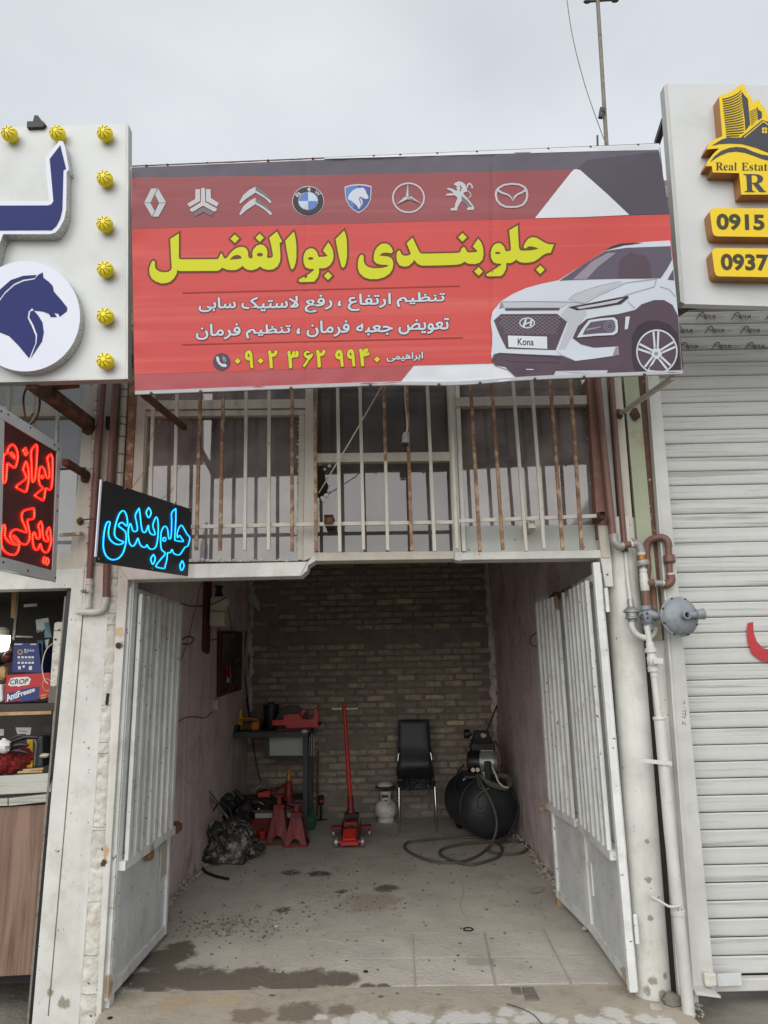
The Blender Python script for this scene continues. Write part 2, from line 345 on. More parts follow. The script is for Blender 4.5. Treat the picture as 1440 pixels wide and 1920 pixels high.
def smooth_path(pts, n=4, closed=False):
    out = []; k = len(pts); V = [Vector(p) for p in pts]
    rng = range(k) if closed else range(k - 1)
    for i in rng:
        p0 = V[i - 1] if (closed or i > 0) else V[0]; p1 = V[i]; p2 = V[(i + 1) % k]; p3 = V[(i + 2) % k] if (closed or i + 2 < k) else V[-1]
        for j in range(n):
            t = j / n
            out.append(.5 * ((2 * p1) + (p2 - p0) * t + (2 * p0 - 5 * p1 + 4 * p2 - p3) * t * t + (3 * p1 - p0 - 3 * p2 + p3) * t ** 3))
    if not closed: out.append(V[-1])
    return out

# ---------------------------------------------------------------- flat print
def flat(polys, fn, name, mat, parent, off=.0, grid=0, thick=0, post=None, **k):
    """polys: list of pixel outlines (or (outline, [holes])); fn(px,py,off) maps a pixel onto the surface"""
    mb = MB()
    for pl in polys:
        outer, holes = (pl if isinstance(pl, tuple) and isinstance(pl[1], list) else (pl, []))
        loops = [[Vector((x, y, 0)) for x, y in outer]] + [[Vector((x, y, 0)) for x, y in h] for h in holes]
        fl = [v for lp in loops for v in lp]
        tri = tessellate_polygon(loops)
        mb.add([(v.x, v.y, 0) for v in fl], tri)
    me = bpy.data.meshes.new(name); me.from_pydata([tuple(v) for v in mb.v], [], mb.f)
    bm = bmesh.new(); bm.from_mesh(me)
    if grid and bm.verts:
        xs = [v.co.x for v in bm.verts]; ys = [v.co.y for v in bm.verts]
        for ax, lo, hi in ((0, min(xs), max(xs)), (1, min(ys), max(ys))):
            q = math.floor(lo / grid) * grid + grid
            while q < hi:
                c = [0, 0, 0]; c[ax] = q; nn = [0, 0, 0]; nn[ax] = 1
                bmesh.ops.bisect_plane(bm, geom=bm.verts[:] + bm.edges[:] + bm.faces[:], plane_co=c, plane_no=nn); q += grid
    for v in bm.verts: v.co = fn(v.co.x, v.co.y, off)
    for f in bm.faces:
        f.normal_update()
        if f.normal.dot(CAM - f.calc_center_median()) < 0: f.normal_flip()
    bm.to_mesh(me); bm.free()
    me.materials.append(W[mat] if isinstance(mat, str) else mat)
    o = bpy.data.objects.new(name, me); COL.objects.link(o); put(o, parent)
    for kk, v in k.items(): o[kk] = v
    return o
def ribbon(line, w, closed=True):         # a stroke along a line as one strip polygon list
    k = len(line); out = []; L1 = []; L2 = []
    for i, (x, y) in enumerate(line):
        if closed: a = line[i - 1]; b = line[(i + 1) % k]
        else: a = line[max(i - 1, 0)]; b = line[min(i + 1, k - 1)]
        d1 = Vector((x - a[0], y - a[1])); d2 = Vector((b[0] - x, b[1] - y))
        if d1.length: d1.normalize()
        if d2.length: d2.normalize()
        t = d1 + d2
        if t.length < .3: t = d2 if d2.length else d1
        t.normalize(); nn = Vector((-t.y, t.x)); c = max(.45, abs(nn.dot(Vector((-d2.y, d2.x)))) if d2.length else 1)
        L1.append((x + nn.x * w / c, y + nn.y * w / c)); L2.append((x - nn.x * w / c, y - nn.y * w / c))
    for i in range(k if closed else k - 1):
        j = (i + 1) % k; out.append([L1[i], L1[j], L2[j], L2[i]])
    return out
def ell(cx, cy, rx, ry, n=28, a0=0, a1=360, rot=0):
    o = []
    for i in range(n if a1 - a0 >= 360 else n + 1):
        a = RAD(a0 + (a1 - a0) * i / n); x = rx * math.cos(a); y = ry * math.sin(a); r = RAD(rot)
        o.append((cx + x * math.cos(r) - y * math.sin(r), cy + x * math.sin(r) + y * math.cos(r)))
    return o
def ring(cx, cy, rx, ry, w, wy=None, n=32): return [(ell(cx, cy, rx, ry, n), [ell(cx, cy, rx - w, ry - (wy or w), n)])]
def text(body, quad, fn, name, mat, parent, off, bold=0.0, spread=None, grid=0, spacing=1.0, keep_aspect=False, **k):
    """quad: pixel corners (top-left, top-right, bottom-right, bottom-left) of the ink box"""
    c = bpy.data.curves.new('lettering', 'FONT'); c.body = body; c.resolution_u = 3; c.offset = bold; c.space_character = spacing
    t = bpy.data.objects.new('lettering', c); COL.objects.link(t)
    src = t.to_mesh(); vs = [v.co.copy() for v in src.vertices]; fs = [tuple(p.vertices) for p in src.polygons]; t.to_mesh_clear()
    bpy.data.objects.remove(t); bpy.data.curves.remove(c)
    x0 = min(v.x for v in vs); x1 = max(v.x for v in vs); y0 = min(v.y for v in vs); y1 = max(v.y for v in vs)
    def mp(v):
        s = (v.x - x0) / (x1 - x0); q = (y1 - v.y) / (y1 - y0)
        a, b, cc, d = [Vector(z) for z in quad]
        p = a.lerp(b, s).lerp(d.lerp(cc, s), q); return p
    VV = []; FF = []
    for i, (dx, dy) in enumerate(spread or [(0, 0)]):    # a heavier cut of the letters: copies shifted by a fraction of a stroke
        k0 = len(VV)
        for v in vs:
            p = mp(v); VV.append(tuple(fn(p.x + dx, p.y + dy, off + i * .00008)))
        FF += [tuple(q + k0 for q in f) for f in fs]
    me = bpy.data.meshes.new(name); me.from_pydata(VV, [], FF)
    bm = bmesh.new(); bm.from_mesh(me)
    for f in bm.faces:
        f.normal_update()
        if f.normal.dot(CAM - f.calc_center_median()) < 0: f.normal_flip()
    bm.to_mesh(me); bm.free()
    me.materials.append(W[mat]); o = bpy.data.objects.new(name, me); COL.objects.link(o); put(o, parent)
    for kk, v in k.items(): o[kk] = v
    return o
def spr(r, n=8): return [(0, 0)] + [(r * math.cos(6.2832 * i / n), r * math.sin(6.2832 * i / n)) for i in range(n)]
FORMS = {'ا': (0xFE8D, 0xFE8E), 'ب': (0xFE8F, 0xFE90, 0xFE91, 0xFE92), 'ت': (0xFE95, 0xFE96, 0xFE97, 0xFE98), 'ج': (0xFE9D, 0xFE9E, 0xFE9F, 0xFEA0),
 'د': (0xFEA9, 0xFEAA), 'ر': (0xFEAD, 0xFEAE), 'ز': (0xFEAF, 0xFEB0), 'س': (0xFEB1, 0xFEB2, 0xFEB3, 0xFEB4), 'ض': (0xFEBD, 0xFEBE, 0xFEBF, 0xFEC0),
 'ظ': (0xFEC5, 0xFEC6, 0xFEC7, 0xFEC8), 'ع': (0xFEC9, 0xFECA, 0xFECB, 0xFECC), 'ف': (0xFED1, 0xFED2, 0xFED3, 0xFED4), 'ک': (0xFB8E, 0xFB8F, 0xFB90, 0xFB91),
 'ل': (0xFEDD, 0xFEDE, 0xFEDF, 0xFEE0), 'م': (0xFEE1, 0xFEE2, 0xFEE3, 0xFEE4), 'ن': (0xFEE5, 0xFEE6, 0xFEE7, 0xFEE8), 'ه': (0xFEE9, 0xFEEA, 0xFEEB, 0xFEEC),
 'و': (0xFEED, 0xFEEE), 'ی': (0xFBFC, 0xFBFD, 0xFBFE, 0xFBFF), 'ﻻ': (0xFEFB, 0xFEFC)}
def persian(s):                           # joins the letters and lays them out right to left
    s = s.replace('لا', 'ﻻ'); out = []
    for i, ch in enumerate(s):
        if ch not in FORMS: out.append(ch); continue
        f = FORMS[ch]
        pj = i > 0 and s[i - 1] in FORMS and len(FORMS[s[i - 1]]) == 4
        nj = len(f) == 4 and i + 1 < len(s) and s[i + 1] in FORMS
        out.append(chr(f[(1 if pj else 0) + (2 if nj else 0)]))
    return ''.join(reversed(out))

rnd_ = 1
# ================================================================ the street and the sheltered floor
XL, XR, YB, ZC = -1.66, 1.285, 4.68, 3.55      # inside of the garage
fl_spots = []
for (px, py, r) in [(300, 1800, .12), (330, 1790, .10), (270, 1835, .10), (330, 1835, .13), (390, 1840, .12), (450, 1845, .11), (470, 1830, .09), (520, 1838, .10), (580, 1836, .10), (630, 1838, .08), (655, 1835, .05), (340, 1775, .07), (560, 1850, .08), (420, 1855, .09), (690, 1851, .03), (720, 1852, .03)]:
    fl_spots.append((tuple(G(px, py)), r * 1.45, (84, 71, 59)))
for (px, py, r, c) in [(600, 1638, .10, (62, 52, 46)), (545, 1636, .08, (84, 74, 66)), (530, 1706, .06, (86, 76, 68)), (725, 1665, .10, (96, 78, 64)), (700, 1690, .22, (166, 152, 136)), (640, 1672, .05, (84, 76, 68)),
                       (420, 1735, .10, (172, 168, 160)), (500, 1745, .09, (176, 172, 164)), (330, 1600, .15, (128, 122, 116)), (700, 1790, .12, (176, 172, 162)), (1100, 1700, .05, (170, 164, 154)), (900, 1800, .10, (160, 154, 144))]:
    fl_spots.append((tuple(G(px, py)), r, c))
W['floor'] = M('dusty_garage_concrete', (188, 181, 169), .85, var=.14, vscale=2.2, dirt=((156, 148, 137), 3.2, .5, .85), chips=((104, 96, 86), 30, .735), bump=.8, bscale=34, spots=fl_spots)
ap = [(tuple(G(px, py, -.01)), r, c) for px, py, r, c in [(330, 1885, .10, (172, 150, 122)), (420, 1880, .10, (178, 158, 130)), (470, 1910, .09, (122, 108, 92)), (560, 1905, .12, (112, 100, 86)), (640, 1900, .07, (120, 106, 92)), (700, 1868, .012, (92, 76, 62)), (715, 1874, .02, (92, 74, 58)), (745, 1868, .014, (92, 76, 62)), (822, 1870, .015, (104, 92, 80)), (560, 1864, .01, (80, 70, 62)), (510, 1872, .02, (84, 74, 66)),
      (760, 1912, .07, (206, 203, 197)), (860, 1915, .08, (206, 203, 197)), (1000, 1912, .07, (206, 203, 197)), (680, 1918, .08, (206, 203, 197)), (1150, 1905, .06, (206, 203, 197)), (950, 1903, .05, (206, 203, 197))] + [(600 + i * 38, 1914 + (i * 7 % 11), .035 + .012 * (i % 3), (206, 203, 197)) for i in range(18)]]
W['apron'] = M('worn_apron_cement', (168, 158, 142), .85, var=.12, vscale=5, dirt=((120, 110, 98), 6, .52, .85), chips=((84, 76, 66), 30, .75), bump=.6, bscale=40, spots=ap)
W['street'] = M('street_dirt', (124, 118, 108), .95, var=.2, vscale=3, dirt=((96, 90, 82), 5, .5, .8), bump=.8, bscale=30)
def ground_sheet(name, x0, x1, y0, y1, z, nx, ny, amp, mat, seed=0):
    mb = MB()
    for j in range(ny + 1):
        for i in range(nx + 1):
            x = x0 + (x1 - x0) * i / nx; y = y0 + (y1 - y0) * j / ny
            mb.v.append(Vector((x, y, z + amp * noise.noise(Vector((x * 3 + seed, y * 3, seed))) + amp * .4 * noise.noise(Vector((x * 11, y * 11, seed))))))
    for j in range(ny):
        for i in range(nx):
            a = j * (nx + 1) + i; mb.f.append((a, a + 1, a + nx + 2, a + nx + 1))
    o = mb.build(name, mat, None, smooth=True); o['kind'] = 'structure'; return o
ground_sheet('ground', -120, 120, -120, 120, -.09, 40, 40, 0, 'street')
ground_sheet('pavement', -4, 4, -3.2, .6, -.055, 90, 60, .012, 'street', 3)
ground_sheet('floor', XL - .25, XR + .2, .17, YB + .1, 0, 90, 130, .002, 'floor', 7)
ap_o = MB().prism([G(205, 1862, 0), G(640, 1852, 0), G(1235, 1846, 0), G(1330, 1935, 0), G(1290, 2010, 0), G(160, 2010, 0), G(170, 1935, 0)], (0, 0, -.09))
a_ = ap_o.build('threshold', 'apron', None, .008); a_['kind'] = 'structure'; a_.location.z = .004
# concrete paving slabs let into the floor just behind the threshold
slabs = [[(640, 1800), (772, 1798), (776, 1847), (642, 1851)], [(778, 1798), (916, 1796), (926, 1846), (782, 1847)], [(922, 1796), (1044, 1795), (1066, 1843), (932, 1845)],
         [(640, 1752), (769, 1750), (772, 1795), (641, 1797)], [(775, 1750), (905, 1748), (915, 1793), (779, 1795)], [(911, 1748), (1014, 1747), (1040, 1792), (921, 1793)],
         [(1022, 1742), (1078, 1741), (1140, 1842), (1074, 1843)]]
for i, s in enumerate(slabs):
    o = MB().prism([G(x, y, .003) for x, y in s], (0, 0, -.03)).build('floor_slab', 'floor', bpy.data.objects['floor'], 0)
for a, b_ in [((640, 1798.5), (1050, 1793.5)), ((640, 1750.5), (1012, 1746.5)), ((774, 1750), (779, 1849)), ((908, 1748), (929, 1846)), ((1018, 1742), (1072, 1846)), ((1052, 1792), (1112, 1792))]:
    MB().beam(G(*a, .002), G(*b_, .002), .0035, .0036).build('slab_joint', 'joint', bpy.data.objects['floor'])
for s in [[(868 + 640 / 1 * 0 + 100 * 0 + 90, 1852), (975, 1852), (978, 1864), (962, 1864)], [(979, 1852), (1000, 1852), (1006, 1863), (982, 1864)], [(983, 1866), (1007, 1865), (1012, 1875), (987, 1876)]]:
    MB().prism([G(x, y, .008) for x, y in s], (0, 0, -.02)).build('tile_fragment', 'render', bpy.data.objects['threshold'], .001)

# ================================================================ the garage building
B = thing('garage_building', 'narrow open-fronted repair garage with pink inner walls under the red banner', 'building', (0, 0, 0))
def rough_plate(x0, x1, z0, z1, Y, depth, name, mat, parent, **k):
    return MB().box((x0, Y, z0), (x1, Y + depth, z1)).build(name, mat, parent, **k)
# inner walls, ceiling
def wall_sheet(name, o, u, v, nu, nv, amp, mat, parent, nrm):
    mb = MB(); o = Vector(o); u = Vector(u); v = Vector(v); nrm = Vector(nrm)
    for j in range(nv + 1):
        for i in range(nu + 1):
            p = o + u * (i / nu) + v * (j / nv)
            a = amp * (noise.noise(p * 1.3) + .5 * noise.noise(p * 5))
            z = p.z
            if z < .3: a += -.03 * (1 - z / .3) * max(0, noise.noise(p * 6) + .2)
            mb.v.append(p + nrm * a)
    for j in range(nv):
        for i in range(nu):
            a = j * (nu + 1) + i; mb.f.append((a, a + 1, a + nu + 2, a + nu + 1))
    return mb.build(name, mat, parent, smooth=True)
wall_sheet('left_wall', (XL, .2, -.02), (0, YB - .2, 0), (0, 0, ZC + .02), 90, 70, .012, 'pinkwall', B, (1, 0, 0))
wall_sheet('right_wall', (XR, .2, -.02), (0, YB - .2, 0), (0, 0, ZC + .02), 90, 70, .012, 'pinkwall', B, (-1, 0, 0))
MB().box((XL - .2, .0, ZC), (XR + .2, YB + .2, ZC + .15)).build('ceiling', 'ceil', B)
MB().box((XL - .15, .2, -.02), (XL - .03, YB + .1, ZC)).build('outer_wall', 'render', B)
MB().box((XR + .03, .2, -.02), (XR + .15, YB + .1, ZC)).build('outer_wall', 'render', B)
# the back wall, brick by brick
bw = MB().box((XL - .03, YB, -.02), (XR + .03, YB + .12, ZC)).build('back_wall', 'mortar', B)
rnd = random.Random(5)
brick_meshes = []
for i in range(14):
    mb = MB(); w, h = .215, .056; rr = random.Random(i)
    jx = lambda a: rr.uniform(-a, a)
    outl = []
    cut = rr.choice([.006, .01, .014])
    for x, z in [(-w/2 + cut, -h/2), (w/2 - cut, -h/2), (w/2, -h/2 + cut), (w/2, h/2 - cut), (w/2 - cut*1.4, h/2), (0, h/2), (-w/2 + cut, h/2), (-w/2, h/2 - cut), (-w/2, -h/2 + cut)]:
        outl.append(Vector((x + jx(.006), 0, z + jx(.005))))
    back = [v.copy() for v in outl]; n = len(outl)
    front = [Vector((v.x * .97, -.020 + jx(.007), v.z * .88)) for v in outl]
    c = Vector((jx(.05), -.024 + jx(.007), jx(.012)))
    mb.add(back + front + [c], [(k, (k + 1) % n, (k + 1) % n + n, k + n) for k in range(n)] + [(k + n, (k + 1) % n + n, 2 * n) for k in range(n)])
    mats_ = ['brick%d' % (i % 6)] if i != 13 else ['brick6']
    me = mb.mesh('brick'); me.materials.append(W[mats_[0]]); brick_meshes.append(me)
zc = .045; row = 0; rest = MB(); nb = 0
cands = []
while zc < ZC - .05:
    off = (row % 2) * .115 + rnd.uniform(-.02, .02); x = XL + .02 + off - .115
    while x < XR:
        cx = x + .1075
        band = 1.98 < zc < 2.10                     # a smeared mortar band
        if cx - .1 > XL and cx + .1 < XR and not band and rnd.random() > .07 and not (zc < .32 and rnd.random() < .45) and not (cx < -1.25 and zc > 1.9 and rnd.random() < .7):
            vis = 0
            cands.append((abs(zc - 1.5), cx + rnd.uniform(-.01, .01), zc + rnd.uniform(-.004, .004)))
        x += .232 + rnd.uniform(-.004, .006)
    zc += .0755; row += 1
cands.sort()
for k, (_, cx, cz) in enumerate(cands):
    me = brick_meshes[rnd.choice([0, 1, 2, 3, 4, 5, 6, 7, 8, 9, 10, 11, 12, rnd.choice([13, 3, 1])])]
    if k < 298:
        o = bpy.data.objects.new('brick', me); COL.objects.link(o); o.parent = bw
        o.location = (cx, YB - .001 + rnd.uniform(-.003, .006), cz); o.rotation_euler = (rnd.uniform(-.05, .05), rnd.uniform(-.02, .02), rnd.choice([0, math.pi * 0]) + rnd.uniform(-.015, .015)); o.scale = (rnd.uniform(.9, 1.03), 1, rnd.uniform(.88, 1.1))
    else:
        rest.add([Vector((cx, YB - .001, cz)) + v.co for v in me.vertices], [tuple(p.vertices) for p in me.polygons])
if rest.v: rest.build('far_bricks', 'brick2', bw, kind='stuff')
# ragged plaster edges where the side walls meet the brickwork
mb = MB()
for i in range(40):
    z = .5 + i * .062
    mb.ball((XR - .03 + rnd.uniform(-.015, .02), YB - .02, z), .05 + rnd.uniform(-.012, .02), (.7, .5, 1), 8, 5, .5)
mb.build('torn_plaster_edge', 'pinkwall', B, kind='stuff')
mb = MB()
for i in range(30):
    z = .9 + i * .07
    mb.ball((XL + .02 + rnd.uniform(-.015, .02), YB - .02, z), .04 + rnd.uniform(-.012, .02), (.7, .5, 1), 8, 5, .5)
mb.build('torn_plaster_edge', 'pinkwall', B, kind='stuff')
c_ = MB().prism([P(x, y, YB - .06) for x, y in [(464, 1112), (474, 1108), (488, 1130), (487, 1148), (478, 1138), (464, 1126)]], (0, .006, 0)).build('torn_card_strip', 'panelw', None)
tag(c_, 'torn pale card stuck high in the left back corner of the garage', 'card')
# broken plaster along the foot of both side walls
mb = MB()
for s, xw in ((1, XL), (-1, XR)):
    for i in range(150):
        y = rnd.uniform(.9, 4.3); r = rnd.uniform(.006, .022)
        mb.ball((xw + s * abs(rnd.gauss(0, .03)), y, r * .4 + abs(rnd.gauss(0, .012))), r, (1, 1, .7), 6, 4, .6)
o = mb.build('plaster_rubble', 'rubble', None); o['kind'] = 'stuff'; tag(o, 'crumbled pale plaster along the foot of the garage side walls', 'rubble')
mb = MB()
for i in range(900):
    u = rnd.random()
    if u < .35: p = G(rnd.gauss(430, 60), rnd.gauss(1735, 14))
    elif u < .5: p = G(rnd.gauss(640, 70), rnd.gauss(1690, 14))
    elif u < .6: p = G(rnd.gauss(590, 40), rnd.gauss(1640, 8))
    else: p = Vector((rnd.uniform(XL + .05, XR - .05), rnd.uniform(.3, 4.2), 0))
    if not (XL < p.x < XR): continue
    r = rnd.choice([.003, .004, .005, .005, .007, .012]); mb.ball((p.x, p.y, .003), r, (1, 1, .6), 5, 3, .5)
for ln in ([(700, 1610), (716, 1622), (722, 1640), (740, 1652)], [(520, 1700), (500, 1722), (512, 1744), (498, 1766)], [(860, 1640), (872, 1668), (866, 1700), (884, 1728)], [(600, 1760), (640, 1768), (662, 1764), (690, 1776)]):
    MB().tube(smooth_path([G(x + rnd.uniform(-3, 3), y, .0005) for x, y in ln], 5), .0022, 4).build('floor_crack', 'joint', bpy.data.objects['floor'])
o = mb.build('floor_grit', 'pebble', None); o['kind'] = 'stuff'; tag(o, 'loose grit and crumbs scattered on the garage floor', 'grit')
mb = MB()
for i in range(70):
    p = G(rnd.uniform(380, 1020), 1600 + 230 * rnd.random() ** 1.6, .004)
    if XL + .1 < p.x < XR - .1:
        a = rnd.uniform(0, 6.28); q = [p + Vector((math.cos(a + t) * r, math.sin(a + t) * r, rnd.uniform(0, .006))) for t, r in ((0, rnd.uniform(.005, .014)), (1.6, .004), (3.1, rnd.uniform(.004, .011)), (4.6, .004))]
        mb.prism(q, (0, 0, -.004))
o = mb.build('floor_litter', 'grease', None); o['kind'] = 'stuff'; tag(o, 'dark flakes and leaf bits littering the garage floor', 'litter')
mb = MB()
for i in range(170):
    p = G(rnd.uniform(1190, 1320), rnd.gauss(1893, 14), -.02) if i < 110 else G(rnd.uniform(640, 1200), rnd.gauss(1912, 6), 0)
    r = rnd.uniform(.003, .014) if i < 110 else rnd.uniform(.002, .005); mb.ball((p.x, p.y, p.z - .005), r, (1, 1, .6), 6, 4, .6)
o = mb.build('spilled_plaster_crumbs', 'rubble', None); o['kind'] = 'stuff'; tag(o, 'white plaster crumbs spilled at the foot of the right pillar', 'rubble')
for (px, py, r, m, l, c) in [(1262, 1883, .045, 'render', 'broken grey brick lump wedged at the foot of the white pillar', 'rubble'), (1230, 1893, .028, 'rubble', 'lump of white plaster in front of the white pillar', 'rubble'),
                       (206, 1912, .012, 'grease', 'small black pebble on the apron by the left gate', 'pebble'), (686, 1824, .012, 'grease', 'small black nut lying on the floor near the threshold', 'nut'), (518, 1740, .016, 'rubble', 'largest pale stone chip on the garage floor', 'stone')]:
    p = G(px, py, 0); o = MB().ball((p.x, p.y, r * .4), r, (1.1, .9, .7), 10, 7, .5).build('stone_lump', m, None); tag(o, l, c)
p = G(878, 1744); o = MB().tube([(p.x + .03 * math.cos(a / 12 * 2 * math.pi), p.y + .03 * math.sin(a / 12 * 2 * math.pi), .006) for a in range(12)], .004, 6, closed=True).build('rubber_ring', 'hosed', None); tag(o, 'small black ring lying on the garage floor', 'ring')
o = MB().prism([G(x, y, .012) for x, y in [(988, 1668), (1002, 1662), (1020, 1662), (1017, 1670), (1000, 1674)]], (0, 0, -.004)).build('paper_scrap', 'rubble', None); tag(o, 'flat pale scrap on the floor by the right gate', 'scrap')
o = MB().beam(G(1044, 1690, .02), G(1056, 1690, .02), .05, .045).build('wooden_wedge', 'palebox', None); tag(o, 'pale wooden wedge holding the right gate open', 'wedge')
pts = smooth_path([G(950, 1882, .012), G(975, 1890, .014), G(1000, 1902, .012), (G(1020, 1925, .012))], 4)
o = MB().tube(pts, .0022, 5).build('wire_scrap', 'wiredark', None); tag(o, 'thin bent wire lying on the apron', 'wire')

# ---- front: upper wall behind the signs
MB().prism([P(215, 745, .14), P(230, 346, .14), P(1255, 338, .14), P(1215, 740, .14)], (0, .2, 0)).build('parapet_wall', 'render', B)
# brick courses showing at both ends of the banner
for i in range(14):
    y = 352 + i * 26
    x0 = 236 - i * .2
    plate([(x0, y), (258, y - 1), (258, y + 23), (x0 - .4, y + 24)], .10, .05, 'parapet_brick', 'brick%d' % (i % 6), B, .004)
for i in range(10):
    y = 348 + i * 26; x0 = 1238 + i * 3
    plate([(x0, y), (x0 + 42, y - 1), (x0 + 45, y + 22), (x0 + 2, y + 23)], .10, .05, 'parapet_brick', ['brick4', 'render', 'brick2', 'dark'][i % 4], B, .006)
# ---- left pillar and door frame
plate([(160, 1062), (206, 1062), (200, 1200), (145, 1960), (84, 1960), (152, 1150)], -.02, .2, 'left_pillar', 'white', B, .004)
mb = MB()
yy = 1066
zs = [1060, 1085, 1118, 1150, 1172, 1262, 1322, 1392, 1412, 1550, 1556, 1690, 1790, 1862, 1950]
def rough_quad(pts, Y, depth, nu, nv, amp, name, mat, parent):   # plaster of lumpy relief, four pixel corners tl,tr,br,bl
    tl, tr, br, bl = [P(x, y, Y) for x, y in pts]; mb = MB()
    for j in range(nv + 1):
        for i in range(nu + 1):
            s = i / nu; t = j / nv; p = tl.lerp(tr, s).lerp(bl.lerp(br, s), t)
            e = math.sin(math.pi * s) ** .5
            mb.v.append(p + Vector((0, -e * (depth + amp * (noise.noise(p * 22) + .6 * noise.noise(p * 55))), 0)))
    for j in range(nv):
        for i in range(nu):
            a = j * (nu + 1) + i; mb.f.append((a, a + nu + 1, a + nu + 2, a + 1))
    return mb.build(name, mat, parent, smooth=True)
for i in range(len(zs) - 1):
    y0, y1 = zs[i] + .5, zs[i + 1] - .5
    xl = lambda y: 206 - (y - 1060) * .07; xr = lambda y: 224 - (y - 1060) * .049
    rough_quad([(xl(y0) + rnd.uniform(-1.5, 1.5), y0), (xr(y0), y0), (xr(y1), y1), (xl(y1) + rnd.uniform(-1.5, 1.5), y1)], -.008, .014, 10, int(4 + (y1 - y0) / 4), .010, 'plastered_brick', 'plaster', B)
plate([(203, 1055), (226, 1055), (182, 1955), (140, 1955)], -.004, .1, 'joint_backing', 'plaster', B, 0)
plate([(199, 1300), (204, 1300), (201, 1322), (197, 1322)], -.03, .02, 'plaster_hole', 'dark', B, .004)
plate([(154.6, 1150), (156.4, 1150), (91, 1905), (89.2, 1905)], -.0225, .01, 'pillar_joint', 'render', B, 0)
plate([(223, 1056), (242, 1056), (188, 1925), (166, 1925)], -.012, .1, 'door_jamb', 'white', B, .003)
plate([(243, 1080), (252, 1086), (204, 1892), (190, 1900)], .035, .07, 'door_jamb', 'gate', B, .003)
MB().box((XL - .05, .06, 0), (-1.50, .2, 2.3)).build('front_return', 'pinkwall', B)
MB().box((1.27, .06, 0), (1.42, .2, 2.3)).build('front_return', 'pinkwall', B)
# ---- lintels and window frames
plate([(222, 1060), (577, 1053), (563, 1080), (240, 1087)], -.03, .14, 'lintel', 'white', B, .004)
plate([(556, 1074), (590, 1040), (594, 1050), (578, 1060), (576, 1070), (563, 1081)], -.025, .12, 'lintel_patch', 'white', B, .003)
plate([(588, 1036), (852, 1033), (852, 1048), (588, 1052)], -.02, .13, 'lintel', 'beige', B, .004)
plate([(862, 1036), (1143, 1031), (1143, 1046), (862, 1050)], -.02, .13, 'lintel', 'white', B, .004)
plate([(258, 712), (274, 712), (262, 1056), (240, 1058)], 0, .08, 'window_frame', 'beige', B, .003)
plate([(573, 712), (594, 712), (590, 1044), (568, 1052)], -.01, .1, 'window_post', 'beige', B, .003)
plate([(838, 712), (852, 712), (865, 1034), (850, 1034)], 0, .1, 'window_post', 'beige', B, .003)
plate([(852, 712), (861, 712), (874, 1034), (866, 1034)], .012, .1, 'window_post', 'white', B, .003)
plate([(852, 1034), (866, 1034), (866, 1052), (852, 1050)], -.014, .1, 'window_post', 'white', B, .003)
plate([(262, 751), (573, 748), (573, 765), (260, 768)], .004, .07, 'transom', 'beige', B, .003)
plate([(266, 770), (573, 767), (572, 778), (265, 781)], .012, .06, 'sash_rail', 'beige', B, .002)
plate([(266, 781), (276, 781), (262, 1052), (252, 1053)], .014, .06, 'sash_stile', 'beige', B, .002)
plate([(561, 778), (572, 778), (568, 1050), (557, 1050)], .014, .06, 'sash_stile', 'beige', B, .002)
plate([(594, 850), (845, 847), (845, 864), (594, 867)], .004, .07, 'transom', 'beige', B, .003)
plate([(853, 745), (1101, 741), (1102, 758), (854, 762)], .004, .07, 'transom', 'beige', B, .003)
w1 = plate([(276, 781), (561, 778), (557, 1052), (262, 1054)], .05, .005, 'window_pane', 'glass', B, 0)
plate([(262, 712), (573, 712), (573, 750), (261, 753)], .05, .005, 'window_pane', 'glass', B, 0)
plate([(594, 712), (838, 712), (843, 850), (594, 852)], .05, .005, 'window_pane', 'glass2', B, 0)
plate([(602, 867), (845, 864), (851, 1036), (594, 1038), (594, 932), (604, 936), (614, 928), (616, 912), (610, 896), (608, 880)], .05, .005, 'window_pane', 'glass2', B, 0)
plate([(854, 712), (1100, 712), (1101, 744), (855, 747)], .05, .005, 'window_pane', 'glass', B, 0)
plate([(855, 760), (1102, 757), (1118, 988), (866, 990)], .05, .005, 'window_pane', 'glass', B, 0)
plate([(868, 986), (1119, 984), (1126, 1034), (866, 1038)], .03, .01, 'pale_panel', 'panelw', B, .002)  # pale grey sheet across the bottom of the right window
# putty and tape at the broken corner
mb = MB()
for x, y, r in [(604, 934, .012), (611, 929, .013), (616, 920, .009), (617, 908, .007), (612, 894, .006), (609, 880, .008), (600, 870, .008), (618, 873, .012), (606, 939, .009)]:
    mb.ball(P(x, y, .045), r, (1.1, .4, .9), 8, 5, .5)
mb.build('putty', 'plaster', B, kind='stuff')
# ragged putty edge round the left and right panes
mb = MB()
for i in range(46):
    t = i / 45
    for a, b in (((277, 784), (268, 900)), ((277, 783), (560, 780)), ((561, 780), (557, 1040)), ((262, 1050), (556, 1050)), ((856, 764), (868, 985)), ((1101, 762), (1117, 985)), ((857, 763), (1100, 760)), ((870, 1030), (1124, 1027))):
        if rnd.random() < .8:
            mb.ball(P(a[0] + (b[0] - a[0]) * t + rnd.uniform(-2, 2), a[1] + (b[1] - a[1]) * t + rnd.uniform(-2, 2), .046), rnd.uniform(.003, .008), (1.6, .25, 1.2), 6, 4, .6)
mb.build('window_putty', 'beige', B, kind='stuff')
